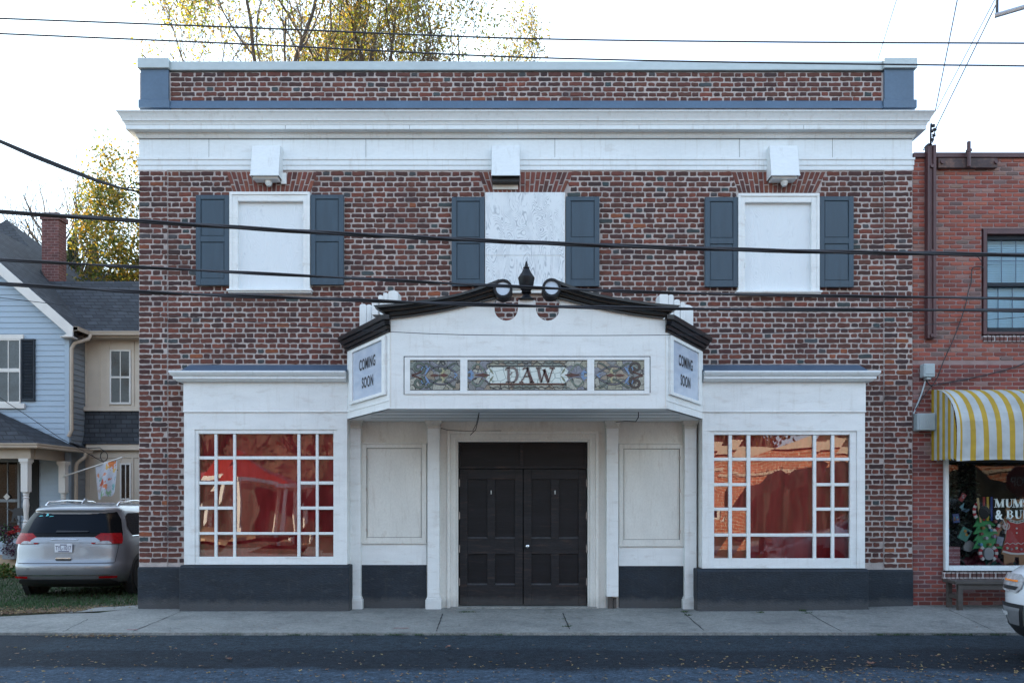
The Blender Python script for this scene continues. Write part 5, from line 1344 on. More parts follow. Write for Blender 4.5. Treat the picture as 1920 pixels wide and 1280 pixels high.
cable([P(1844,503,-.04), P(1838,500,-.05), P(1826,501,-.05), P(1822,508,-.04), P(1821,530,-.04), P(1816,545,-.04), P(1808,580,-.04), P(1790,630,-.04), P(1770,675,-.04), P(1755,712,-.04), P(1730,745,-.04), P(1716,768,-.05)], .008, 'long thin cable curving down the shop wall from the upper window', g)
cable([P(1925,678,-.05), P(1900,689,-.05), P(1830,707,-.05), P(1760,720,-.05), P(1745,722,-.05), P(1736,712,-.06)], .010, 'cable sagging along the shop wall above the awning', g)
cable([P(1842,492,-.05), P(1834,482,-.08), P(1828,477,-.1)], .006, 'short cable end at the upper left of the shop window frame', g)
m = MB(); m.tube([P(1735,714,-.04), P(1728,738,-.04), P(1717,765,-.04), P(1713,776,-.05)], .012, 8); tag(m.build('conduit', M['grey_plastic']), 'pale conduit joining the two grey boxes on the shop wall', 'conduit')

# bench under the shop window
bx0, bx1 = WX(1781, -.35), 8.3
zg = gz(6.6, -.35); zt = WZ(1087, -.35)
bn = empty('wooden_bench', (bx0, -.35, zg), 'weathered grey wooden bench below the shop window', 'bench')
def bnb(m, n, **k): o = m.build(n, M['wood_grey'], bn, **k); o.location = -Vector(bn.location); return o
m = MB(); m.box(bx0-.02, bx1+.02, -.55, -.38, zt-.045, zt); m.box(bx0-.02, bx1+.02, -.37, -.18, zt-.043, zt); bnb(m, 'seat', bevel=.005)
bnb(MB().box(bx0+.03, bx1-.03, -.52, -.495, zt-.13, zt-.046), 'apron', bevel=.004)
for x in (bx0+.03, bx1-.12):
    for y in (-.53, -.24): bnb(MB().box(x+(.12 if y > -.3 else .0)*0, x+.07, y, y+.06, gz(x, y)-.005, zt-.046), 'leg', bevel=.004)
    bnb(MB().box(x+.01, x+.06, -.47, -.24, zg+.16, zg+.22), 'stretcher', bevel=.003)

# ------------------------------------------------------------------ blue house on the left
YH = 8.9
house = empty('blue_house', (-12, YH, 0), 'pale blue clapboard house with grey shingle roofs and a front porch', 'house')
HV = Vector((-12, YH, 0))
def hb(m, name, mt, parent=None, **kw):
    o = m.build(name, mt, parent or house, **kw)
    if parent is None: o.location = -HV
    return o
hX = lambda p: WX(p, YH); hZ = lambda p: WZ(p, YH)
XC = hX(130)
def siding(m, x0, x1, y, z0, z1, lap=.149, axis='x', top=None, start=None):
    """lapped boards: each a wedge casting its own thin shadow"""
    z = z0
    while z < z1:
        zz = min(z+lap, z1)
        if axis == 'x':
            a, b = x0, x1
            if top: b = min(x1, top(z+lap)-.06)
            if b-a > .02: m.prism([(a, y, z), (a, y-.022, z), (a, y-.004, zz), (a, y, zz)], (b-a, 0, 0))
        else: m.prism([(y, x0, z), (y+.022, x0, z), (y+.004, x0, zz), (y, x0, zz)], (0, x1-x0, 0))
        z += lap
rake = lambda z: -11.80-(z-6.43)/.87 if z > 6.3 else XC
m = MB(); siding(m, -20, XC-.10, YH, -.2, 10.1, top=rake); hb(m, 'front_wall', M['blue_siding'])
m = MB(); siding(m, YH+.05, 10.0, XC-.02, -.2, 6.5, axis='y'); hb(m, 'side_wall', M['grey_shade_siding'])  # shade of the right-facing wall is put into its darker colour
hb(MB().box(XC-.11, XC+.012, YH-.03, YH+.08, -.2, 6.4), 'corner_board', M['blue_siding'], bevel=.004)
hb(MB().box(-20, XC-.03, YH, 16, -.2, 6.3).box(XC-.5, -9.75, 9.8, 16, -.2, 6.3).prism([(-20, YH+.02, 6.3), (XC-.05, YH+.02, 6.3), (-16.0, YH+.02, 10.0), (-20, YH+.02, 6.6)], (0, .1, 0)), 'core_wall', M['grey_shade_siding'])
# roofs
Ef, Rf, Rb, A, Bq = Vector((-11.62, 8.68, 6.33)), Vector((-16.0, 8.68, 10.16)), Vector((-16.0, 14, 10.16)), Vector((-17.6, 15.3, 11.56)), Vector((-16.1, 17.2, 10.25))
Eb = Vector((-11.62, 17.2, 6.33))
m = MB(); m.add([Ef, Rf, Rb, A, Bq, Eb], [(0,5,4,3,2,1)]); m.add([Rf, (-21, 8.68, 5.8), (-21, 14, 5.8), Rb], [(0,1,2,3)]); m.add([Rb, (-21, 14, 5.8), (-24, 12, 5.8), A], [(0,1,2,3)]); m.add([A, (-24, 12, 5.8), (-24, 17.2, 6.3), Bq], [(0,1,2,3)])
m.add([v+Vector((0,0,-.14)) for v in (Ef, Rf, Rb, A, Bq, Eb)], [(0,1,2,3,4,5)])
# wing roof facing the street and the rear ridge
m.add([(-14.3, 9.38, 6.36), (-9.55, 9.38, 6.36), (-9.55, 11.55, 8.36), (-14.3, 11.55, 8.36)], [(0,1,2,3)]); m.add([(-14.3, 11.55, 8.36), (-9.55, 11.55, 8.36), (-9.55, 14, 6.4), (-14.3, 14, 6.4)], [(0,1,2,3)])
m.add([(-16.3, 14.9, 8.0), (-9.5, 14.9, 8.0), (-9.5, 17.2, 10.22), (-16.3, 17.2, 10.22)], [(0,1,2,3)])
hb(m, 'roof', M['shingle'])
hb(MB().add([(-9.62, 9.75, 6.3), (-9.62, 13.6, 6.3), (-9.62, 11.55, 8.3)], [(0,1,2)]).box(-9.76, -9.60, 9.7, 16, -.2, 6.36), 'wing_side_wall', M['grey_shade_siding'])
m = MB(); d = (Rf-Ef); dn = d.normalized(); nrm = Vector((dn.z, 0, -dn.x))
if nrm.z > 0: nrm = -nrm
def rk(a, b, y0, y1): m.prism([(a.x, y0, a.z), (b.x, y0, b.z), ((b+nrm*.24).x, y0, (b+nrm*.24).z), ((a+nrm*.24).x, y0, (a+nrm*.24).z)], (0, y1-y0, 0))
rk(Ef, Rf, 8.64, 8.70)
m.prism([(Ef.x, 8.64, Ef.z), ((Ef+nrm*.24).x-.02, 8.64, (Ef+nrm*.24).z), (Ef.x-.34, 8.64, Ef.z-.26), (Ef.x-.02, 8.64, Ef.z-.26)], (0, .06, 0))
m.box(Ef.x-.36, Ef.x-.02, 8.66, 8.9, Ef.z-.27, Ef.z-.24)
m.add([(Ef.x-.1, 8.7, Ef.z-.20), (Rf.x, 8.7, Rf.z-.28), (Rf.x, 8.9, Rf.z-.28), (Ef.x-.1, 8.9, Ef.z-.20)], [(0,1,2,3)])
hb(m, 'rake_board', M['pale_trim'], bevel=.004)
def gutter(pts, parent, name='gutter'):
    m = MB(); prf = [(0,0),(.11,0),(.12,.03),(.11,.05),(.125,.09),(.125,.11),(0,.11)]
    mm = moulding([(o, z+pts[0][2]) for o, z in prf], [(p[0], p[1]) for p in pts]); return hb(mm, name, M['beige'])
ge = 6.24
gutter([(-9.55, 9.40, ge), (-11.52, 9.40, ge)][::-1] if False else [(-11.60, 9.33, ge), (-9.55, 9.33, ge)], None)
m = moulding([(0,ge),(.10,ge),(.12,ge+.03),(.11,ge+.05),(.125,ge+.11),(0,ge+.11)], [(-11.62, 8.66), (-11.62, 9.35)][::1])
hb(MB().add([(p[0]*1+.0, p[1], p[2]) for p in m.v], m.f), 'gutter', M['beige'])
hb(MB().box(-11.66, -11.50, 8.66, 9.4, ge, ge+.11), 'gutter', M['beige'], bevel=.01)
hb(MB().box(-11.85, -9.6, 9.33, 9.75, ge-.04, ge), 'soffit', M['cream_trim'])
# downpipe
m = MB(); m.tube([(-11.45, 9.2, ge), (-11.47, 9.15, ge-.12), (-11.75, 8.95, ge-.28), (-11.80, 8.9, ge-.42), (-11.80, 8.9, 3.62), (-11.86, 8.86, 3.45)], .05, 8)
hb(m, 'downpipe', M['beige'], smooth='auto')
m = MB(); m.tube([(-11.50, 9.05, 3.05), (-11.52, 9.05, 2.92), (-11.70, 8.98, 2.75), (-11.72, 8.97, 2.6), (-11.72, 8.97, .1)], .05, 8); hb(m, 'downpipe', M['beige'], smooth='auto')
# front window, shutter
m = MB(); x0, x1, z0, z1 = -14.9, hX(40.5), hZ(757), hZ(637); t = .06
m.box(x0, x0+t, YH-.06, YH-.02, z0, z1); m.box(x1-t*.5, x1, YH-.06, YH-.02, z0, z1); m.box(x0+t, x1-t*.5, YH-.06, YH-.02, z1-t*.5, z1); m.box(x0+t, x1-t*.5, YH-.06, YH-.02, z0, z0+t)
m.box(x0+t, x1-t*.5, YH-.055, YH-.02, hZ(698), hZ(691)); m.box(hX(17.5)-.012, hX(17.5)+.012, YH-.05, YH-.03, z0, z1)
m.box(-15, hX(46), YH-.07, YH-.01, z1, hZ(628)); m.box(-15, hX(49), YH-.09, YH-.01, hZ(766), z0)
w = hb(m, 'window', M['pale_trim'], bevel=.003); 
MB().box(x0+t, x1-t*.5, YH-.036, YH-.026, z0+t, z1-t*.5).build('pane', mat('dark_window_glass', (.035,.045,.052), .05, .5, 3, 20, 0, spec=.5), w)
m = MB(); x0, x1, z0, z1 = hX(42), hX(67.5), hZ(752), hZ(636); m.box(x0, x0+.04, YH-.07, YH-.02, z0, z1); m.box(x1-.04, x1, YH-.07, YH-.02, z0, z1); m.box(x0+.04, x1-.04, YH-.07, YH-.02, z1-.05, z1); m.box(x0+.04, x1-.04, YH-.07, YH-.02, z0, z0+.06)
z = z0+.06
while z < z1-.06: m.prism([(x0+.04, YH-.03, z), (x0+.04, YH-.065, z), (x0+.04, YH-.035, z+.035), (x0+.04, YH-.03, z+.035)], (x1-x0-.08, 0, 0)); z += .04
hb(m, 'shutter', M['charcoal'])
# cream two-storey bay of the wing
YW = 9.7; wX = lambda p: WX(p, YW); wZ = lambda p: WZ(p, YW)
m = MB(); xa, xb = XC+.0, -9.6
m.box(xa, xb, YW, YW+.1, -.2, wZ(628)); m.box(xa, wX(163), YW-.02, YW, wZ(762), wZ(632)); m.box(wX(185), wX(188), YW-.02, YW, wZ(762), wZ(632)); m.box(xa, xb, YW-.02, YW, wZ(640), wZ(632)); m.box(wX(200), wX(206), YW-.025, YW, wZ(762), wZ(640)); m.box(wX(247), wX(252), YW-.025, YW, wZ(762), wZ(640))
m.box(xa-.0, xb, YW-.10, YW, wZ(771), wZ(763)); m.box(wX(165), wX(168), YW-.02, YW, .2, wZ(850)); m.box(wX(222), wX(227), YW-.025, YW, .2, wZ(858)); m.box(wX(247), wX(251), YW-.025, YW, .2, wZ(858)); m.box(xa, xb, YW-.022, YW, wZ(858), wZ(850)); m.box(xa+.1, xb, YW-.16, YW, wZ(844), wZ(833))
hb(m, 'wing_wall', M['cream_trim'], bevel=.003)
m = MB(); m.prism([(xa+.02, YW, wZ(833)), (xa+.02, YW-.20, wZ(833)), (xa+.02, YW-.10, wZ(815)), (xa+.02, YW-.04, wZ(771)), (xa+.02, YW, wZ(771))], (xb-xa-.02, 0, 0)); hb(m, 'shingle_skirt', M['shingle'])
for (a, b, c, d_, mid) in ((207, 246.5, 656, 758, 707), (226, 247, 868, 990, 935)):
    m = MB(); x0, x1, z1, z0 = wX(a), wX(b), wZ(c), wZ(d_); t = .045; f = YW-.05
    m.box(x0, x0+t, f, YW, z0, z1); m.box(x1-t, x1, f, YW, z0, z1); m.box(x0+t, x1-t, f, YW, z1-t, z1); m.box(x0+t, x1-t, f, YW, z0, z0+t*1.2); m.box(x0+t, x1-t, f+.005, YW, wZ(mid)-.03, wZ(mid)+.02); m.box((x0+x1)/2-.013, (x0+x1)/2+.013, f+.012, YW, z0+t, z1-t)
    w = hb(m, 'window', M['pale_trim'], bevel=.003)
    MB().box(x0+t, x1-t, YW-.03, YW-.004, z0+t, z1-t).build('pane', M['dark_win'] if 'dark_win' in M else M.setdefault('dark_win', mat('shaded_window_glass', (.022,.023,.024), .05, .6, 2.5, 20, 0, spec=.4)), w)
# chimney
yc = 11.6; m = MB(); x0, x1 = WX(78, yc), WX(110, yc); zc = WZ(398, yc)
m.box(x0, x1, yc, yc+.42, 5.5, zc-.22); m.box(x0-.04, x1+.04, yc-.04, yc+.46, zc-.22, zc-.06); m.box(x0, x1, yc, yc+.42, zc-.06, zc)
c = hb(m, 'chimney', M['chimney_brick'], bevel=.006); c_par = c
MB().box(x0+.12, x1-.12, yc+.1, yc+.32, zc, zc+.03).build('flue', M['dark_plastic'], c)
m = MB(); m.prism([(x0-.03, yc-.03, 7.2), (x1+.01, yc-.03, 7.0), (x1+.01, yc-.03, 7.75), (x0-.03, yc-.03, 8.75)], (0, .02, 0)); m.build('flashing', M['dark_plastic'], c)
# porch
PY = 7.3; YPO = 7.5
ea, eb, ec = Vector((-11.8, PY, 3.16)), Vector((-11.58, 9.4, 3.16)), Vector((-14.3, YH-.02, 4.36))
m = MB(); fl = Vector((-20, PY, 3.16)); fb = Vector((-20, YH-.02, 4.36))
m.add([ea, ec, fb, fl], [(0,1,2,3)]); m.add([ea, eb, (-11.6, YH-.02, 3.2), ec], [(0,1,2,3)])
prf_ = hb(m, 'porch_roof', M['shingle'])
m = moulding([(-.02,3.03),(.09,3.03),(.10,3.06),(.09,3.08),(.11,3.12),(.11,3.15),(-.02,3.15)], [(-20, PY), (-11.8, PY), (-11.58, 9.4)]); hb(m, 'porch_gutter', M['beige'])
m = MB(); m.box(-20, -12.0, YPO-.09, YPO+.07, 2.78, 3.06); m.box(-12.12, -11.96, YPO+.07, 8.85, 2.78, 3.06); m.box(-20, -11.8, PY, YH, 3.035, 3.045); hb(m, 'porch_beam', M['beige'])
post = [(.085,.35),(.085,1.15),(.06,1.18),(.075,1.21),(.05,1.25),(.055,1.4),(.072,1.62),(.06,1.75),(.055,1.78),(.075,1.80),(.055,1.83),(.07,1.88),(.055,1.92)]
for (x, y) in ((WX(49, YPO), YPO), (WX(119, 8.7), 8.7), (-15.2, YPO)):
    m = MB(); m.lathe(post, (x, y, 0), 12); m.box(x-.085, x+.085, y-.085, y+.085, 1.95, 2.66); m.lathe([(.06,1.90),(.09,1.95),(.085,1.97)], (x, y, 0), 12); m.box(x-.12, x+.12, y-.12, y+.12, 2.70, 2.78); m.box(x-.10, x+.10, y-.10, y+.10, 2.66, 2.70)
    hb(m, 'porch_post', M['pale_trim'])
hb(MB().box(-20, -11.95, PY+.1, YH, .10, .30).box(-20, -11.93, PY+.08, PY+.12, -.2, .26), 'porch_floor', M['tan'])
m = MB(); m.box(hX(55), hX(74), YH-.05, YH-.02, .3, hZ(855)); hb(m, 'dark_door', M['dark_room'])
m = MB(); x0, x1 = -14.9, hX(40); z0, z1 = .75, hZ(862); t = .06; mz = hZ(938)
m.box(x1-t, x1, YH-.08, YH-.02, z0, z1); m.box(x0, x1-t, YH-.08, YH-.02, z1-t, z1); m.box(x0, x1-t, YH-.08, YH-.02, mz-.04, mz+.04); m.box(x0, x1-t, YH-.08, YH-.02, z0, z0+t); m.box(hX(17)-.015, hX(17)+.015, YH-.07, YH-.02, z0, z1-t)
w = hb(m, 'porch_window', M['grey_shade_siding'], bevel=.003); MB().box(x0, x1-t, YH-.05, YH-.03, z0+t, z1-t).build('pane', M['dark_win'], w)
m = MB(); yq_ = YH-.10
for s_ in (1,): m.prism([(hX(17)+x, yq_, hZ(931)+z) for x, z in [(-.09,0),(0,-.09),(.09,0),(0,.09)]], (0,.01,0))
tag(m.build('window_charm', M['pale_trim']), 'small white diamond charm hanging at the porch window', 'ornament')
# flag on the porch post
fo = P(118, 893, 8.55); fe = P(229, 857, 7.6)
fl_ = empty('garden_flag', fo, 'white flag with orange floral print on a pole at the porch post', 'flag')
o = MB().tube([fo, fe], .018, 8).build('pole', M['pale_trim'], fl_); o.location = -fo
m = MB(); nx, nz = 40, 44; d = fe-fo
grid = []
for i in range(nx+1):
    u = .56+.36*i/nx; top = fo+d*u
    for j in range(nz+1):
        t = j/nz; grid.append((top.x+.02*t*(1-2*i/nx)+.10*t*(i/nx-.5)*-.3, top.y+.07*math.sin(i/nx*9+t*1.2)*(.3+t), top.z-.86*t*(1+.03*math.sin(i*.3))))
fr = random.Random(9); blobs = [(.75,.08,.22,(.52,.14,.03)), (.55,.15,.12,(.50,.30,.08)), (.3,.58,.20,(.45,.08,.03)), (.5,.70,.12,(.50,.15,.06)), (.8,.78,.13,(.12,.30,.30)), (.2,.42,.10,(.15,.28,.26)), (.3,.93,.16,(.16,.30,.14)), (.08,.3,.08,(.5,.2,.1)), (.65,.5,.06,(.4,.1,.05)), (.85,.3,.10,(.5,.32,.08)), (.6,.9,.12,(.2,.34,.2)), (.12,.75,.12,(.35,.3,.3)), (.45,.35,.10,(.52,.2,.12)), (.9,.55,.08,(.2,.3,.36))]
for i in range(nx):
    for j in range(nz):
        c = (.40,.41,.47) if (i*7+j*3) % 11 else (.30,.36,.38)
        for (bu, bv, br_, bc) in blobs:
            if math.hypot((i+.5)/nx-bu, ((j+.5)/nz-bv)*1.3) < br_*(.75+.35*math.sin(i*.9+j*.5)*math.cos(j*.7-i*.4))+fr.uniform(-.02,.02): c = bc
        m.add([grid[i*(nz+1)+j], grid[(i+1)*(nz+1)+j], grid[(i+1)*(nz+1)+j+1], grid[i*(nz+1)+j+1]], [(0,1,2,3)], c)
o = m.build('flag_cloth', M['tint'], fl_, smooth=True); o.location = -fo
# black dog silhouette on the porch
yd = 7.62; dg = [(8,951),(24,955),(27,952),(46,952),(50,948),(55,946),(60,950),(60,954),(55,957),(52,966),(51,976),(53,977),(47,977),(47,968),(41,966),(32,966),(31,969),(35,976),(31,977),(27,969),(25,976),(27,977),(21,977),(23,966),(24,960),(20,957)]
m = MB().prism([(WX(a, yd), yd, WZ(b, yd)) for a, b in dg], (0, .015, 0)); m.box(WX(18, yd), WX(56, yd), yd, yd+.015, WZ(978.5, yd), WZ(977, yd)); m.tube([P(30,952,yd+.007), P(30,870,yd+.007)], .004, 5); m.tube([P(48,952,yd+.007), P(48,870,yd+.007)], .004, 5)
tag(m.build('dog_silhouette', M['wire']), 'flat black dog silhouette hanging on the porch', 'sign')
# planter with flowers
yl = 7.15; px_ = empty('flower_planter', P(16, 1047, yl), 'grey planter box with red geraniums and purple foliage at the porch edge', 'planter')
o = MB().box(WX(4, yl), WX(27, yl), yl, yl+.25, WZ(1048, yl), WZ(1019, yl)).build('planter_box', M['grey_shade_siding'], px_, bevel=.008); o.location = -Vector(px_.location)
rg = random.Random(21); m = MB(); leaves_mb(m, P(14, 1000, yl+.1), .24, .15, .26, 420, .07, [(.04,.09,.03),(.06,.12,.04),(.05,.02,.05),(.07,.02,.05)], rg, 0)
leaves_mb(m, P(16, 1028, yl-.05), .20, .05, .22, 140, .06, [(.05,.015,.04),(.08,.03,.06)], rg, 0)
o = m.build('foliage', M['grass'], px_); o.location = -Vector(px_.location)
m = MB()
for p in ((31,988),(25,997),(17,999),(34,993)): leaves_mb(m, P(p[0], p[1], yl), .07, .05, .05, 40, .05, [(.45,.02,.02),(.35,.02,.03)], rg, 0)
o = m.build('blossoms', M['grass'], px_); o.location = -Vector(px_.location)
m = MB(); leaves_mb(m, P(5, 1072, 6.4), .35, .25, .22, 420, .10, [(.05,.13,.03),(.09,.14,.03),(.16,.14,.03)], rg, 0)
tag(m.build('low_shrub', M['grass']), 'low green and yellowing plants beside the van at the lawn edge', 'plant')

# ------------------------------------------------------------------ vehicles
class Car:
    """body as a stack of plan outlines; patches follow the same surface"""
    def __init__(s, lay, rb=.22, fb=.35): s.lay = lay; s.rb = rb; s.fb = fb
    def at(s, z):
        l = s.lay
        if z <= l[0][0]: return l[0][1:]
        for a, b in zip(l, l[1:]):
            if a[0] <= z <= b[0]:
                t = (z-a[0])/(b[0]-a[0]); return tuple(a[k]+(b[k]-a[k])*t for k in (1, 2, 3))
        return l[-1][1:]
    def rear(s, x, z, o=0):
        yr, yf, w = s.at(z); t = min(1, abs(x)/w); return (x*(1+o/w*t), yr+s.rb*t**4.5-o, z)
    def front(s, x, z, o=0):
        yr, yf, w = s.at(z); t = min(1, abs(x)/w); return (x*(1+o/w*t), yf-s.fb*t**4.2+o, z)
    def side(s, sg, y, z, o=0):
        yr, yf, w = s.at(z); return (sg*(w+o), y, z)
    def loop(s, z):
        yr, yf, w = s.at(z); n = 12; out = []
        for i in range(n+1): x = -w+2*w*i/n; out.append(s.rear(x, z))
        for i in range(1, 10):
            a, b = yr+s.rb, yf-s.fb; out.append((w, a+(b-a)*i/10, z))
        for i in range(n+1): x = w-2*w*i/n; out.append(s.front(x, z))
        for i in range(1, 10): a, b = yr+s.rb, yf-s.fb; out.append((-w, b-(b-a)*i/10, z))
        return out
    def body(s):
        m = MB(); k = 0; L_ = []
        for z in [l[0] for l in s.lay]: lp = s.loop(z); k = len(lp); L_ += lp
        n = len(s.lay); fs = [(i*k+j, i*k+(j+1) % k, (i+1)*k+(j+1) % k, (i+1)*k+j) for i in range(n-1) for j in range(k)]
        fs += [tuple(range(k-1, -1, -1)), tuple(range((n-1)*k, n*k))]
        return m.add(L_, fs)
    def patch(s, fn, rows, o=.006, nx=12, th=None):
        """rows: [(z, a, b)] -> skin between a..b at each height"""
        m = MB(); vs = []; zz = []
        for (z0, a0, b0), (z1, a1, b1) in zip(rows, rows[1:]):
            for k in range(4): t = k/4; zz.append((z0+(z1-z0)*t, a0+(a1-a0)*t, b0+(b1-b0)*t))
        zz.append(rows[-1])
        # insert layer heights so the skin follows the body
        for l in s.lay:
            if rows[0][0] < l[0] < rows[-1][0]:
                for p, q_ in zip(zz, zz[1:]):
                    if p[0] < l[0] < q_[0]: t = (l[0]-p[0])/(q_[0]-p[0]); zz.append((l[0], p[1]+(q_[1]-p[1])*t, p[2]+(q_[2]-p[2])*t)); break
        zz.sort()
        for z, a, b in zz:
            for i in range(nx+1): vs.append(fn(a+(b-a)*i/nx, z, o))
        fs = [(j*(nx+1)+i, j*(nx+1)+i+1, (j+1)*(nx+1)+i+1, (j+1)*(nx+1)+i) for j in range(len(zz)-1) for i in range(nx)]
        return m.add(vs, fs)
def wheel(car, x, y, sg, r=.36, wdt=.235):
    w = MB().lathe([(r*.62, -wdt/2), (r*.93, -wdt/2), (r, -wdt/2+.035), (r, wdt/2-.035), (r*.93, wdt/2), (r*.62, wdt/2)], (0,0,0), 28, 'X').build('wheel', M['rubber'], car, smooth='auto')
    w.location = (x, y, r); m = MB(); f = sg*(wdt/2-.005)
    vs = []; m.lathe([(r*.64, f-sg*.02), (r*.64, f), (r*.58, f), (r*.56, f-sg*.03)], (0,0,0), 28, 'X')
    for k in range(5):
        a = 2*math.pi*k/5
        for da in (-.20, .20):
            p = lambda rr, t: (0, rr*math.cos(t), rr*math.sin(t))
            a1, a2 = a+da*.35, a+da
            q_ = [p(r*.12, a1-.25), p(r*.12, a1+.25), p(r*.60, a2+.07), p(r*.60, a2-.07)]
            m.prism([(f-sg*.005, y_, z_) for _, y_, z_ in q_], (-sg*.03, 0, 0))
    m.lathe([(.07, f-sg*.03), (.07, f+sg*.008), (.05, f+sg*.012)], (0,0,0), 14, 'X')
    m.build('rim', M['chrome'], w)
    return w
vl = [(.20,.30,4.9,.86),(.27,.12,5.02,.93),(.34,.055,5.12,.965),(.46,.01,5.17,.99),(.58,.0,5.18,1.0),(.64,.015,5.17,1.0),(.67,.05,5.16,1.0),(.80,.07,5.10,1.005),(.95,.085,4.95,1.0),(1.02,.10,4.6,.985),(1.08,.115,4.2,.965),(1.15,.14,3.9,.945),(1.30,.22,3.6,.895),(1.45,.30,3.3,.845),(1.58,.375,3.0,.79),(1.61,.30,2.95,.775),(1.66,.33,2.85,.745),(1.71,.50,2.7,.69),(1.745,.75,2.45,.60),(1.765,1.1,2.2,.45)]
cv = Car(vl); van = empty('minivan', (0,0,0), 'silver minivan parked on the lawn with its tail to the street', 'minivan')
b = cv.body().build('body', M['silver'], van, smooth=True)
sub = b.modifiers.new('s', 'SUBSURF'); sub.levels = 1; sub.render_levels = 1
def vp(m, n, mt, par=van, **k): return m.build(n, M[mt], par, **k)
rw = vp(cv.patch(cv.rear, [(1.13,-.93,.93),(1.20,-.915,.915),(1.45,-.83,.83),(1.585,-.74,.74)], .010), 'rear_window', 'black_gloss', smooth=True)
vp(cv.patch(cv.rear, [(1.20,-.72,.70),(1.45,-.66,.63),(1.545,-.60,.58)], .014), 'glass', 'car_glass', rw, smooth=True)
vp(MB().prism([cv.rear(a, z, .03) for a, z in [(-.18,1.215),(.38,1.22),(.40,1.235),(-.16,1.245)]], (0,-.01,0)), 'wiper', 'dark_plastic', rw)
m = MB(); 
for a, z, w_, h_ in ((-.54,1.50,.09,.018),(-.42,1.505,.05,.05),(-.34,1.495,.09,.016)): m.prism([cv.rear(a-w_/2, z, .018), cv.rear(a+w_/2, z+.01, .018), cv.rear(a+w_*.3, z+h_, .018), cv.rear(a-w_*.2, z+h_, .018)], (0,-.001,0))
vp(m, 'decal', 'teal', rw)
vp(cv.patch(cv.rear, [(1.028,-.62,.62),(1.07,-.60,.60),(1.12,-.52,.52)], .016), 'tailgate_garnish', 'silver', smooth=True)
m = MB(); m.tube([cv.rear(a, 1.085+.006*math.cos(a*9), .022) for a in [k*.04-.24 for k in range(13)]], .008, 6); vp(m, 'badge_wing', 'chrome')
for sg in (-1, 1):
    rr = [(1.00,sg*.48,sg*.945),(1.06,sg*.44,sg*.945),(1.13,sg*.52,sg*.93),(1.195,sg*.60,sg*.90)]
    tl = vp(cv.patch(cv.rear, rr, .012, 14), 'tail_light', 'red_lens', smooth=True)
    vp(cv.patch(cv.rear, [(1.005,sg*.53,sg*.80),(1.03,sg*.56,sg*.78),(1.055,sg*.66,sg*.74)], .018, 8), 'reversing_lens', 'clear_lens', tl, smooth=True)
    sp = lambda y, z, o, sg=sg: cv.side(sg, y, z, o)
    vp(cv.patch(cv.rear, [(.375,sg*.62,sg*.88),(.415,sg*.62,sg*.90)], .024), 'reflector', 'red_lens')
    sw2 = vp(cv.patch(sp, [(1.13,.75,1.7),(1.30,.62,1.7),(1.50,.72,1.7),(1.56,.85,1.7)], .008, 6), 'side_window', 'car_glass', smooth=True)
    vp(cv.patch(sp, [(1.13,1.76,3.6),(1.30,1.76,3.4),(1.50,1.76,3.0),(1.56,1.76,2.8)], .008, 6), 'side_window', 'car_glass', smooth=True)
    m = MB(); m.tube([(sg*.955, .7, 1.125), (sg*.955, 2, 1.125), (sg*.955, 3.7, 1.125)], .010, 5); vp(m, 'window_trim', 'chrome')
    m = MB(); m.tube([(sg*.66, .75, 1.70), (sg*.66, .85, 1.765), (sg*.65, 1.5, 1.80), (sg*.64, 2.6, 1.79), (sg*.62, 2.8, 1.745)], .019, 8); vp(m, 'roof_rail', 'chrome', smooth=True)
    for y in (.98, 4.07):
        m = MB(); m.lathe([(.44, sg*.90), (.44, sg*1.004), (.10, sg*1.004)], (0, y, .36), 28, 'X'); vp(m, 'wheel_arch', 'dark_plastic')
        wheel(van, sg*.905, y, sg)
vp(cv.patch(cv.rear, [(.20,-.84,.84),(.30,-.88,.88),(.36,-.78,.78)], .012), 'lower_bumper', 'dark_plastic', smooth=True)
vp(cv.patch(cv.rear, [(.428,-.80,.80),(.445,-.80,.80)], .026), 'bumper_strip', 'chrome', smooth=True)
m = MB()
for z, a, b_ in ((.655,-.86,.86),): m.add(cv.patch(cv.rear, [(z-.004,a,b_),(z+.004,a,b_)], .004).v, cv.patch(cv.rear, [(z-.004,a,b_),(z+.004,a,b_)], .004).f)
for sg in (-1, 1): q_ = cv.patch(cv.rear, [(.66,sg*.86,sg*.868),(.95,sg*.90,sg*.908),(1.0,sg*.90,sg*.908)], .004, 1); m.add(q_.v, q_.f)
vp(m, 'tailgate_seam', 'dark_plastic')
q_ = cv.patch(cv.rear, [(.70,-.13,.13),(.735,-.14,.14)], .016); h = vp(q_, 'handle_recess', 'dark_plastic'); vp(cv.patch(cv.rear, [(.735,-.14,.14),(.755,-.13,.13)], .026), 'handle', 'chrome', h)
yp_ = cv.rear(0, .93)[1]
pl = vp(MB().box(-.155, .155, yp_-.035, yp_-.022, .850, 1.010), 'license_plate', 'plate', bevel=.003)
fnp = lambda u, w, o: (u, yp_-.035-o, w)
tm = text_mb('TYL-1017', -.138, .138, .890, .972, fnp, .002, .01); vp(tm, 'plate_number', 'navy', pl)
vp(MB().box(-.06, .06, yp_-.037, yp_-.035, .980, .996).box(-.09, .10, yp_-.037, yp_-.035, .862, .876), 'plate_band', 'navy', pl)
m = MB()
for x in (-.62, -.22, .38, .72): c_ = cv.rear(x, .56, .004); m.prism([(c_[0]+.014*math.cos(t), c_[1], c_[2]+.014*math.sin(t)) for t in [k*math.pi/4 for k in range(8)]], (0,-.004,0))
vp(m, 'parking_sensor', 'silver')
m = MB(); m.prism([(0, .95, 1.755), (0, .72, 1.745), (0, .86, 1.84), (0, .93, 1.84)], (.02, 0, 0)); vp(m, 'antenna_fin', 'silver')
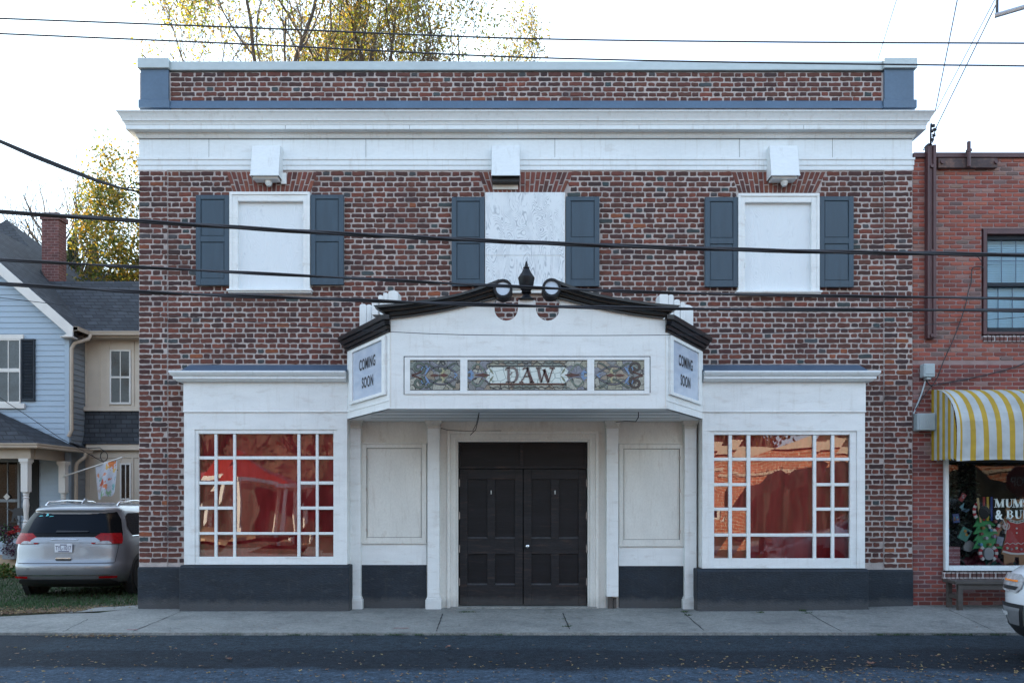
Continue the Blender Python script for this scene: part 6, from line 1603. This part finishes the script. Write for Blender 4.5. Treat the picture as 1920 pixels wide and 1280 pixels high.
vp(cv.patch(cv.front, [(1.12,-.85,.85),(1.3,-.80,.80),(1.55,-.70,.70)], .01), 'windscreen', 'car_glass', smooth=True)
van.location = (-8.17, 2.02, -.095); van.rotation_euler = (0, 0, R(3.5))
# faces of the badge lettering are too faint to read in the photo

el = [(.20,.30,4.75,.84),(.28,.15,4.88,.93),(.38,.08,4.95,.97),(.55,.04,5.0,.99),(.70,.03,5.0,1.0),(.85,.05,4.97,1.0),(.93,.07,4.93,.99),(.99,.09,4.82,.97),(1.04,.10,4.6,.95),(1.10,.12,4.0,.93),(1.14,.15,3.75,.92),(1.35,.26,3.45,.86),(1.58,.42,3.0,.78),(1.68,.50,2.75,.72),(1.75,.75,2.5,.62),(1.78,1.1,2.2,.45)]
ce = Car(el, .2, .34); suv = empty('suv', (0,0,0), 'white sport utility vehicle whose nose enters at the right edge of the road', 'car')
b = ce.body().build('body', M['car_white'], suv, smooth=True); s_ = b.modifiers.new('s', 'SUBSURF'); s_.levels = 1; s_.render_levels = 1
def ep(m, n, mt, par=suv, **k): return m.build(n, M[mt], par, **k)
ep(ce.patch(ce.front, [(.20,-.84,.84),(.28,-.93,.93),(.40,-.95,.95)], .012), 'lower_bumper', 'dark_plastic', smooth=True)
ep(ce.patch(ce.front, [(.60,-.30,.30),(.72,-.35,.35),(.88,-.33,.33)], .012), 'grille', 'dark_plastic', smooth=True)
for sg in (-1, 1):
    sp = lambda y, z, o, sg=sg: ce.side(sg, y, z, o)
    hl = ep(ce.patch(ce.front, [(.74,sg*.50,sg*.90),(.79,sg*.44,sg*.95),(.88,sg*.42,sg*.95),(.925,sg*.50,sg*.90)], .010, 12), 'headlight', 'clear_lens', smooth=True)
    ep(ce.patch(ce.front, [(.845,sg*.50,sg*.76),(.865,sg*.50,sg*.78)], .016, 6), 'indicator', 'amber_lens', hl)
    ep(ce.patch(ce.front, [(.76,sg*.52,sg*.78),(.80,sg*.48,sg*.80)], .014, 6), 'lamp_bezel', 'dark_plastic', hl)
    fg = ep(ce.patch(ce.front, [(.36,sg*.46,sg*.74),(.62,sg*.38,sg*.84)], .010, 10), 'fog_lamp_surround', 'dark_plastic', smooth=True)
    ep(ce.patch(ce.front, [(.395,sg*.50,sg*.69),(.58,sg*.44,sg*.77)], .014, 8), 'fog_lamp', 'steel', fg, smooth=True)
    ep(ce.patch(ce.front, [(.48,sg*.66,sg*.86),(.525,sg*.64,sg*.86)], .020, 6), 'surround_tab', 'car_white', fg, smooth=True)
    ep(ce.patch(sp, [(1.16,.5,1.5),(1.35,.55,1.5),(1.58,.75,1.5)], .008, 6), 'side_window', 'car_glass', smooth=True); ep(ce.patch(sp, [(1.16,1.56,3.55),(1.35,1.56,3.3),(1.58,1.56,2.85)], .008, 6), 'side_window', 'car_glass', smooth=True)
    for y in (.98, 3.92):
        m = MB(); m.lathe([(.46, sg*.90), (.46, sg*1.004), (.10, sg*1.004)], (0, y, .38), 28, 'X'); ep(m, 'wheel_arch', 'dark_plastic')
        wheel(suv, sg*.895, y, sg, .385, .245)
    ep(MB().box(sg*.92, sg*1.10, 3.35, 3.5, 1.08, 1.22), 'mirror', 'car_white', bevel=.02)
ep(ce.patch(ce.front, [(1.14,-.86,.86),(1.35,-.80,.80),(1.62,-.70,.70)], .01), 'windscreen', 'car_glass', smooth=True)
ep(ce.patch(ce.rear, [(1.14,-.84,.84),(1.35,-.78,.78),(1.6,-.68,.68)], .01), 'rear_window', 'car_glass', smooth=True)
suv.location = (10.2, -3.85, -.03); suv.rotation_euler = (0, 0, R(100))

# ------------------------------------------------------------------ trees
AUT = [(.36,.31,.03),(.40,.31,.03),(.24,.28,.04),(.15,.20,.03),(.32,.21,.04),(.15,.12,.04)]
def make_tree(name, loc, seed, h, trunk_r, fork, spread, levels, leaves, leafsize, cols, label, up=.35, group=None, dens=None, leafzmin=0, leafzmax=99, drop=.0, limbs=7, cat='tree', rmax=99):
    rnd = random.Random(seed); root = empty(name, loc, label, cat, group)
    wood = MB(); tips = []
    def grow(p, d, L_, r, lev):
        n = 6; pts = [p]; rs = [r]; q = p.copy(); dd = d.copy()
        for i in range(n):
            dd = (dd + Vector((rnd.gauss(0,1), rnd.gauss(0,1), rnd.gauss(0,.7)))*.13 + Vector((0,0,up*.12))).normalized()
            q = q + dd*L_/n
            if math.hypot(q.x, q.y) > rmax: break
            pts.append(q.copy()); rs.append(max(.0065, r*(1-.62*(i+1)/n)))
            if lev >= levels-2: tips.append((q.copy(), L_))
        n = len(pts)-1
        if n < 2: return
        wood.tube(pts, rs, 7 if lev < 2 else (5 if lev < 3 else 3), caps=False)
        if lev < levels:
            k = rnd.randint(3, 4) if lev < levels-1 else rnd.randint(3, 5)
            for j in range(k):
                i = rnd.randint(min(2, n), n); b = pts[i]; a = rnd.uniform(0, 2*math.pi)
                side = Vector((math.cos(a), math.sin(a), rnd.uniform(-.2, .6))).normalized()
                nd = (dd*rnd.uniform(.7, 1.1)+side*rnd.uniform(.45, .95)).normalized()
                grow(b, nd, L_*rnd.uniform(.48, .74), rs[i]*.62, lev+1)
    pts = [Vector((0,0,-.3)), Vector((0,0,fork*.35)), Vector((.1,.05,fork*.7)), Vector((.05,0,fork))]
    wood.tube(pts, [trunk_r*1.25, trunk_r, trunk_r*.88, trunk_r*.8], 12, caps=False)
    for j in range(limbs):
        a = 2*math.pi*j/limbs+rnd.uniform(-.3, .3); el_ = rnd.uniform(.55, 1.35) if j else 1.5
        d = Vector((math.cos(a)*math.cos(el_)*spread, math.sin(a)*math.cos(el_)*spread, math.sin(el_))).normalized()
        grow(Vector((.05, 0, fork*rnd.uniform(.72, 1.0))), d, (h-fork)*rnd.uniform(.42, .60), trunk_r*.5, 1)
    wood.build('trunk', M['bark'], root, smooth=True)
    if leaves:
        m = MB(); cl = [(t[0], rnd.choice(cols), rnd.random()) for t in tips]; n = 0; guard = 0
        cl = [c for c in cl if c[2] > drop and leafzmin < c[0].z < leafzmax]
        while n < leaves and cl and guard < leaves*3:
            guard += 1; t, c, _ = rnd.choice(cl)
            p = t+Vector((rnd.gauss(0,.20), rnd.gauss(0,.20), rnd.gauss(0,.18)-.08))
            leaf(m, p, leafsize*rnd.uniform(.6, 1.3), [c, c, rnd.choice(cols)], rnd); n += 1
        m.build('crown', M['leaf'], root)
    return root
make_tree('autumn_tree', (-5.2, 13.5, 0), 5, 23, .36, 8.5, 1.0, 6, 44000, .105, AUT, 'tall yellowing autumn tree rising behind the theater parapet', leafzmin=14.5, leafzmax=20, drop=.1, limbs=11, rmax=6.3, up=.7)
make_tree('autumn_tree', (-12.2, 15.8, 0), 12, 14.8, .20, 4.5, .8, 5, 36000, .125, [(.30,.22,.02),(.20,.19,.03),(.10,.13,.03),(.32,.20,.03),(.06,.09,.02)], 'leafy yellow-green tree between the blue house and the theater', drop=.05, limbs=8, rmax=2.9)
make_tree('bare_tree', (-18.3, 19.5, 0), 31, 18, .42, 9.0, .75, 4, 0, .1, AUT, 'leafless tree with thin twigs behind the brick chimney', limbs=5)
make_tree('bare_tree', (-16.6, 18.0, 0), 37, 15.5, .30, 8.0, .6, 4, 60, .10, AUT, 'slender leafless tree between the chimney and the yellow tree', limbs=4)
def conifer(x, y, h, r, label):
    rnd = random.Random(int(h*100)); root = empty('conifer', (x, y, 0), label, 'tree', 'dark conifers behind the blue house'); m = MB()
    for _ in range(5200):
        z = rnd.random()**.6*h; a = rnd.uniform(0, 2*math.pi); rr = r*(1-(z/h)**2.2)*(.7+.45*math.sin(z*3+a*2))*rnd.uniform(.5, 1.1)+.08
        leaf(m, Vector((rr*math.cos(a), rr*math.sin(a), z)), .30, [(.040,.070,.035),(.06,.095,.04),(.09,.11,.04)], rnd)
    m.build('crown', M['grass'], root); MB().tube([(0,0,-.2),(0,0,h*.9)], [.15,.04]).build('trunk', M['bark'], root)
conifer(WX(137, 19), 19, WZ(450, 19), .75, 'narrow dark conifer just right of the brick chimney')
conifer(WX(176, 20), 20, WZ(466, 20), 1.1, 'broader dark conifer below the yellow tree')

# ------------------------------------------------------------------ overhead cables and street pole
def wire(pts, y, r, label, strands=1, name='overhead_cable', mt='wire', y2=None, group='overhead cables crossing the street front'):
    """cable following the given sag; ends run on past the frame to its supports"""
    n = len(pts); P_ = [P(px, py, y if y2 is None else y+(y2-y)*i/(n-1)) for i, (px, py) in enumerate(pts)]
    a = P_[0]+(P_[0]-P_[1]).normalized()*4; b = P_[-1]+(P_[-1]-P_[-2]).normalized()*4
    Q = [a]+P_+[b]; out = []
    for i in range(len(Q)-1):
        p0 = Q[max(i-1,0)]; p1 = Q[i]; p2 = Q[i+1]; p3 = Q[min(i+2, len(Q)-1)]
        for k in range(8):
            t = k/8; out.append(.5*((2*p1)+(p2-p0)*t+(2*p0-5*p1+4*p2-p3)*t*t+(3*p1-p0-3*p2+p3)*t**3))
    out.append(Q[-1]); m = MB()
    for s in range(strands):
        ph = 2*math.pi*s/strands; rr = 0 if strands == 1 else r*.9
        L_ = [p+Vector((0, math.cos(i*.55+ph)*rr, math.sin(i*.55+ph)*rr)) for i, p in enumerate(out)]
        m.tube(L_, r, 6)
    return tag(m.build(name, M[mt], smooth=True), label, 'cable', group)
wire([(0,35),(480,53),(960,72),(1440,79),(1920,81.5)], -3.5, .0085, 'topmost thin grey line across the sky', mt='thin_wire')
wire([(0,63.5),(480,84),(960,107),(1440,118),(1920,124)], -3.5, .0085, 'second thin grey line just above the parapet', mt='thin_wire')
wire([(0,397),(500,430),(800,446),(1100,459),(1500,471),(1920,478)], -4.0, .013, 'thickest twisted cable, crossing the upper shutters', 3)
wire([(0,487),(300,503),(650,521),(960,537),(1300,550),(1920,560)], -4.0, .010, 'cable crossing the shutter feet and the finial', 2)
wire([(0,532),(300,549),(600,560),(900,571),(1300,579),(1920,582)], -4.0, .012, 'cable crossing below the upper windows and over the pediment', 2)
wire([(0,558),(130,573),(300,590),(500,606),(700,620),(900,628),(1250,628),(1500,622),(1700,611),(1920,594)], -3.2, .004, 'thinnest dark line, crossing the marquee face')
# service bundle to the bracket on the theater corner
m = MB(); base = [P(-80,222,-1.6)+(P(-80,222,-1.6)-P(0,265,-1.3)).normalized()*7, P(-80,222,-1.6), P(0,265,-1.3), P(60,291,-1.0), P(120,315,-.7), P(180,338,-.4), P(225,352,-.2), P(262,361,-.03)]
for s in range(5):
    pts = []
    for i, p in enumerate(base):
        f = math.sin(math.pi*min(i, 7)/7)**2*.022*(1+.5*(s % 2)); pts.append(p+Vector((0, 0, (s-2)*.55*f-.02*f)))
    m.tube(pts, .012, 6)
m.tube([P(238,353,-.15), P(246,345,-.1), P(255,342,-.06), P(263,346,-.03)], .009); m.tube([P(232,353,-.15), P(250,352,-.1), P(263,355,-.03)], .009)
tag(m.build('service_cable', M['wire'], smooth=True), 'drooping bundle of black cables reaching the left corner of the theater', 'cable')
wire([(-40,712),(0,745),(60,785),(110,819),(135,833)], 7.0, .008, 'thin cable slanting down over the porch roof', y2=8.4, name='porch_cable', group='cables of the blue house') 
m = MB(); c0 = P(195, 855, 9.4); m.tube([c0+Vector((.10*math.cos(t), 0, .13*math.sin(t))) for t in [k*math.pi/8 for k in range(17)]], .010); m.tube([P(165,840,9.4), P(187,839,9.4), P(196,846,9.4)], .010)
tag(m.build('coiled_cable', M['wire']), 'coil of black cable hanging at the cream wing of the blue house', 'cable', 'cables of the blue house')
# rack of insulators on the channel head with guy wires up to the pole
m = MB(); q_ = -.12
m.tube([P(1745,272,q_), P(1745,250,q_), P(1746,232,q_)], .014, 6); m.tube([P(1748,268,q_), P(1752,250,q_), P(1757,236,q_)], .009, 5); m.tube([P(1736,280,q_), P(1731,282,q_), P(1734,276,q_), P(1741,270,q_)], .009, 5)
for px, py in ((1748,262),(1751,254),(1747,246),(1753,243),(1750,236)): m.lathe([(.012,-.022),(.030,-.016),(.022,0),(.030,.016),(.012,.022)], tuple(P(px, py, q_)), 8)
tag(m.build('insulator_rack', M['wire'], smooth=True), 'tangle of dark insulators and hooks above the brown channel', 'insulator')
up = Vector((9.0, -3.2, 0))
pole = empty('utility_pole', up, 'utility pole with a slanting steel arm, mostly outside the right edge of the picture', 'utility pole')
o = MB().lathe([(.17,-.2),(.14,5),(.11,12.5)], (0,0,0), 14).build('pole_shaft', M['bark'], pole, smooth=True)
hdp = Vector(pole.location)
m = MB(); e0, e1 = P(1862, 31, -3.2), P(1960, 2, -3.2); m.tube([e0, e1, Vector((9.0, -3.2, e1.z+(9.0-e1.x)*.30))], .028, 8); o = m.build('steel_arm', M['steel'], pole); o.location = -hdp
m = MB(); m.tube([P(1869.5, 31, -3.2), P(1869.5, -60, -3.2)], .016, 8); o = m.build('arm_rod', M['wire'], pole); o.location = -hdp
g = 'guy wires above the right corner'
def guy(a, b, ya, yb, r, label):
    p, q2 = P(*a, ya), P(*b, yb); q2 = q2+(q2-p)*.35
    tag(MB().tube([p, q2], r, 5).build('guy_wire', M['thin_wire']), label, 'cable', g)
guy((1754,207), (1795,0), -.3, -2.5, .007, 'leftmost of the three thin wires rising from the insulators')
guy((1757,205), (1865,0), -.3, -2.5, .005, 'middle thin wire rising from the insulators')
guy((1755,240), (1868,8), -.15, -2.5, .007, 'rightmost of the three thin wires rising from the insulators')
guy((1646,112), (1681,0), .2, -1.5, .005, 'faint thin wire rising above the right end of the parapet')

# ------------------------------------------------------------------ far side of the street (seen only in the glass)
gzb = empty('gazebo', (-12.7, -24.5, 0), 'white gazebo with a red metal roof across the street, mirrored in the left window', 'gazebo')
m = MB(); hw = 2.8; n8 = [(hw*math.cos(a+math.pi/8), hw*math.sin(a+math.pi/8)) for a in [k*math.pi/4 for k in range(8)]]
m.add([(x, y, 2.75) for x, y in n8]+[(0,0,4.05)], [(i, (i+1) % 8, 8) for i in range(8)]); m.build('roof', M['red_roof'], gzb)
m = MB(); m.add([(x*1.0, y*1.0, z) for z in (2.55, 2.75) for x, y in n8], [(i, (i+1) % 8, (i+1) % 8+8, i+8) for i in range(8)]); m.build('fascia', M['white'], gzb)
for x, y in n8: MB().box(x*.93-.09, x*.93+.09, y*.93-.09, y*.93+.09, 0, 2.6).build('post', M['white'], gzb)
MB().lathe([(2.7, 0), (2.7, .15)], (0,0,0), 8).build('deck', M['tan'], gzb)
far = empty('far_brick_building', (14, -27, 0), 'orange brick building across the street, mirrored in the right window', 'building')
m = MB(); m.box(-8.0, 12, -8, 0, -.2, 4.5); m.build('wall', M['far_brick'], far)
m = MB(); m.box(-8.1, 12.1, -.1, .18, 4.2, 4.62); m.box(-8.1, 12.1, 0, .1, 3.2, 3.35); m.build('cornice', M['cream_trim'], far)
for x in (-6, -2, 2, 6):
    w = MB().box(x, x+1.5, -.05, .04, .8, 2.7).build('window', M['pale_trim'], far); MB().box(x+.1, x+1.4, .04, .05, .9, 2.6).build('pane', M['dark_win'], w)
mk = [(-.2, -30), (-7, -29), (-20, -27), (3.2, -33), (-11, -31), (-15.5, -30), (-25, -33), (9, -38), (15, -39), (21, -38)]
t0 = make_tree('street_tree', (-3.5, -28, 0), 77, 11, .22, 3, 1.0, 4, 3500, .24, [(.30,.17,.05),(.22,.16,.04),(.30,.22,.08)], 'brown-leaved tree across the street', group='trees across the street, mirrored in the glass', limbs=6)
for x, y in mk:
    c = copy_tree(t0); c.location = (x, y, 0); c.rotation_euler = (0, 0, x); c.scale = (1.15, 1.15, 1.1+.02*abs(x))
rg = random.Random(4)
def blocker(x, y, hx, h, label):  # unseen leafy mass, added to keep bright surfaces out of the reflections
    hd_ = empty('blocker', (x, y, 0), label, 'blocker', 'added hedges that darken the window reflections'); m = MB(); cs = []
    n = 40
    for i in range(n+1):
        u = -1+2*i/n; hh = h*(1-.35*abs(u)**6)+.12*math.sin(i*1.7)+.08*math.sin(i*.6); cs.append([(u*hx, -.7, -.1), (u*hx, .7+.05*math.sin(i), -.1), (u*hx, .75+.06*math.cos(i*2), hh*.8), (u*hx, .3, hh), (u*hx, -.5, hh)])
    vs = [p for c in cs for p in c]; m.add(vs, [(i*5+j, (i+1)*5+j, (i+1)*5+(j+1) % 5, i*5+(j+1) % 5) for i in range(n) for j in range(5)]+[(0,1,2,3,4), tuple(range(n*5+4, n*5-1, -1))], (.022, .026, .02))
    for _ in range(4000): leaf(m, Vector((rg.uniform(-hx, hx), rg.uniform(.4, .85), rg.random()*h)), .09, [(.022,.026,.018),(.030,.032,.02)], rg)
    m.build('foliage', M['grass'], hd_)
blocker(15.6, -21.5, 5.9, 3.15, 'tall dark clipped hedge added to hide lit brick from the right display window')
blocker(-13.5, -28.6, 8.0, 2.9, 'low dark clipped hedge behind the gazebo, added to darken the left display window reflection')
rg = random.Random(8); m = MB()
for _ in range(5000):
    x = rg.uniform(-42, 42); y = -44-rg.random()*5; top = 8.5+2.2*math.sin(x*.35)+1.5*math.sin(x*.9)
    leaf(m, Vector((x, y, top*(.72+.4*rg.random()))), rg.uniform(.2, .5), [(.09,.062,.036),(.08,.056,.033),(.10,.075,.04),(.07,.05,.03)], rg)
tag(m.build('far_woods', M['leaf']), 'brown autumn woods far across the street, mirrored in the glass', None, None, 'stuff')
m = MB(); n = 60  # brown slope added out of view to block sky in the window reflections
for i in range(n):
    xa, xb = -60+2*i, -58+2*i; h = lambda x: 8.6+1.6*math.sin(x*.23)+1.1*math.sin(x*.71)
    m.add([(xa, -50, -.2), (xb, -50, -.2), (xb, -56, h(xb)), (xa, -56, h(xa))], [(0,1,2,3)])
    m.add([(xa, -56, h(xa)), (xb, -56, h(xb)), (xb, -64, -.2), (xa, -64, -.2)], [(0,1,2,3)])
st(m.build('added_backdrop_hill', mat('backdrop_brown', (.075, .052, .034), .9, .5, .6, 3, .4)))
# stop sign for the side street; its mirror image shows in the shop window
sp_ = Vector((12.0, -6.2, 0)); sg_ = empty('stop_sign', sp_, 'red octagonal stop sign across from the shop, mirrored in its window', 'stop sign')
oc = [(.38*math.cos(math.pi/8+k*math.pi/4), .38*math.sin(math.pi/8+k*math.pi/4)) for k in range(8)]
bd = MB().prism([(x, 0, 2.16+z) for x, z in oc], (0, -.01, 0)).build('sign_board', M['steel'], sg_)
MB().prism([(x*.97, .001, 2.16+z*.97) for x, z in oc], (0, .002, 0)).build('red_face', mat('sign_red', (.30,.02,.02), .4, .05), bd)
text_mb('STOP', -.25, .25, 2.04, 2.28, lambda u, w, o: (-u, .003+o, w), .002, .02).build('lettering', M['white'], bd)
MB().tube([(0,-.03,-.1),(0,-.03,2.6)], .025, 8).build('post', M['steel'], sg_)

# ------------------------------------------------------------------ grass, weeds, fallen leaves
rg = random.Random(99)
def onlawn(x, y): return x < -5.95 and y > walk_back(x)+.03 and not (x > -6.55 and y < .75+(x+5.75)*.6)
m = MB(); n = 0
while n < 34000:
    x = rg.uniform(-13.5, -5.9); y = -1.0+9.0*rg.random()**1.5
    if not onlawn(x, y): continue
    n += 1; edge = y - walk_back(x); br = rg.random() < max(.12, 1.1-edge*.6)
    if br and rg.random() < .5: continue
    h = rg.uniform(.03, .07)*(1 if not br else .6); a = rg.uniform(0, 6.3); w = .006+.005*rg.random(); z = lz(x, y)-.002
    dx, dy = math.cos(a)*w, math.sin(a)*w; lx, ly = rg.gauss(0, .02), rg.gauss(0, .02)
    k = rg.uniform(.6, 1.3); c = (.030*k, .075*k, .022*k) if not br else (.10*k, .070*k, .042*k)
    m.add([(x-dx, y-dy, z), (x+dx, y+dy, z), (x+lx, y+ly, z+h)], [(0,1,2)], c)
tag(m.build('grass', M['grass']), 'short patchy green grass with brown edge around the van', None, None, 'stuff')
LEAFC = [(.22,.14,.075),(.18,.10,.06),(.30,.22,.10),(.12,.08,.06),(.34,.26,.12),(.24,.16,.11)]
def fallen(m, x, y, z, s, rnd, c=None):
    a = rnd.uniform(0, 6.3); n = 7; c = c or rnd.choice(LEAFC); k = rnd.uniform(.7, 1.2); vs = [(x, y, z+.25*s)]
    for i in range(n):
        t = a+2*math.pi*i/n; r = s*(.55 if i % 2 else 1)*rnd.uniform(.7, 1.1)*(1.3 if i in (0, 3) else .75); vs.append((x+r*math.cos(t), y+r*math.sin(t), z+.004+rnd.random()*s*.5))
    m.add(vs, [(0, i+1, (i+1) % n+1) for i in range(n)], (c[0]*k, c[1]*k, c[2]*k))
m = MB()
for _ in range(1100):
    px = rg.uniform(-60, 1980); py = 1190+105*rg.random()**.62
    if rg.random() < .35: px = rg.gauss(1560, 190); py = rg.uniform(1225, 1290)
    x, y, _z = gpt(px, py)
    if y > -2.42 or abs(x) > 8.5: continue
    fallen(m, x, y, -.035+.02*math.sin((y+11.6)/9.2*math.pi)+.002, rg.uniform(.010, .028), rg)
for _ in range(150):
    x = -5.25+rg.gauss(0, .30); y = -2.52+rg.gauss(0, .07)
    if y < -2.38: fallen(m, x, y, -.028+rg.random()*.015, rg.uniform(.012, .028), rg)
for _ in range(4200):
    x = rg.uniform(-9.6, -5.95); y = walk_back(x)+abs(rg.gauss(0, .55))
    if onlawn(x, y) or rg.random() < .02: fallen(m, x, y, lz(x, y)+.01, rg.uniform(.012, .030), rg)
for _ in range(60):
    x = rg.uniform(-5.5, 8); y = -2.3+2.0*rg.random(); fallen(m, x, y, gz(x, y)+.003, rg.uniform(.008, .016), rg)
tag(m.build('fallen_leaves', M['grass']), 'small dry autumn leaves strewn over road, kerb and lawn', None, None, 'stuff')
for px, py, s, lab in ((840, 1211, .055, 'large curled tan leaf on the road below the black doors'), (1635, 1243, .070, 'large brown leaf on the road below the right plinth'), (430, 1234, .05, 'large brown leaf on the road below the left display window')):
    x, y, _z = gpt(px, py); m = MB(); fallen(m, 0, 0, 0, s, rg, (.24,.13,.09)); fallen(m, .01, .01, .01, s*.7, rg, (.20,.10,.07)); o = m.build('dry_leaf', M['grass']); o.location = (x, y, -.018); tag(o, lab, 'leaf', 'large dry leaves on the road')
m = MB()
def tuft(x, y, z, n, h):
    for _ in range(n):
        a = rg.uniform(0, 6.3); w = .004; l = rg.gauss(0, .03); q2 = rg.gauss(0, .02); xx = x+rg.gauss(0, .03); yy = y+rg.gauss(0, .012); k = rg.uniform(.6, 1.3)
        m.add([(xx-w, yy, z), (xx+w, yy, z), (xx+l, yy+q2, z+h*rg.uniform(.5, 1.1))], [(0,1,2)], (.04*k, .085*k, .025*k))
for px, n, h in [(rg.uniform(395, 1000), 12, .025) for _ in range(34)]+[(rg.uniform(1640, 1880), 16, .03) for _ in range(22)]+[(rg.uniform(0, 1640), 7, .018) for _ in range(20)]:
    x, y, _z = gpt(px, 1185); tuft(x, -2.375, -.03, n, h)
for px, py, n, h in ((870,1147,40,.03),(885,1147,30,.03),(1427,1148,40,.03),(1505,1146,50,.04),(1512,1150,20,.03),(1283,1147,40,.035),(1290,1153,25,.03),(1064,1174,26,.03),(1058,1160,12,.02),(862,1135,20,.03),(1262,1140,8,.02)):
    x, y, _z = gpt(px, py); tuft(x, y, gz(x, y), n, h)
tag(m.build('weeds', M['grass']), 'tiny weeds growing in the pavement joints and along the kerb', None, None, 'stuff')
# red survey paint on the pavement
m = MB()
for px, py, w in ((752, 1177, .12), (247, 1180, .08)):
    x, y, _z = gpt(px, py); m.add([(x-w, y-.02, .004), (x+w, y-.015, .004), (x+w*.8, y+.02, .004), (x-w*.7, y+.015, .004)], [(0,1,2,3)])
st(m.build('pavement_marks', mat('faded_red_paint', (.30,.10,.11), .8, .4, 30, 90, .3)))
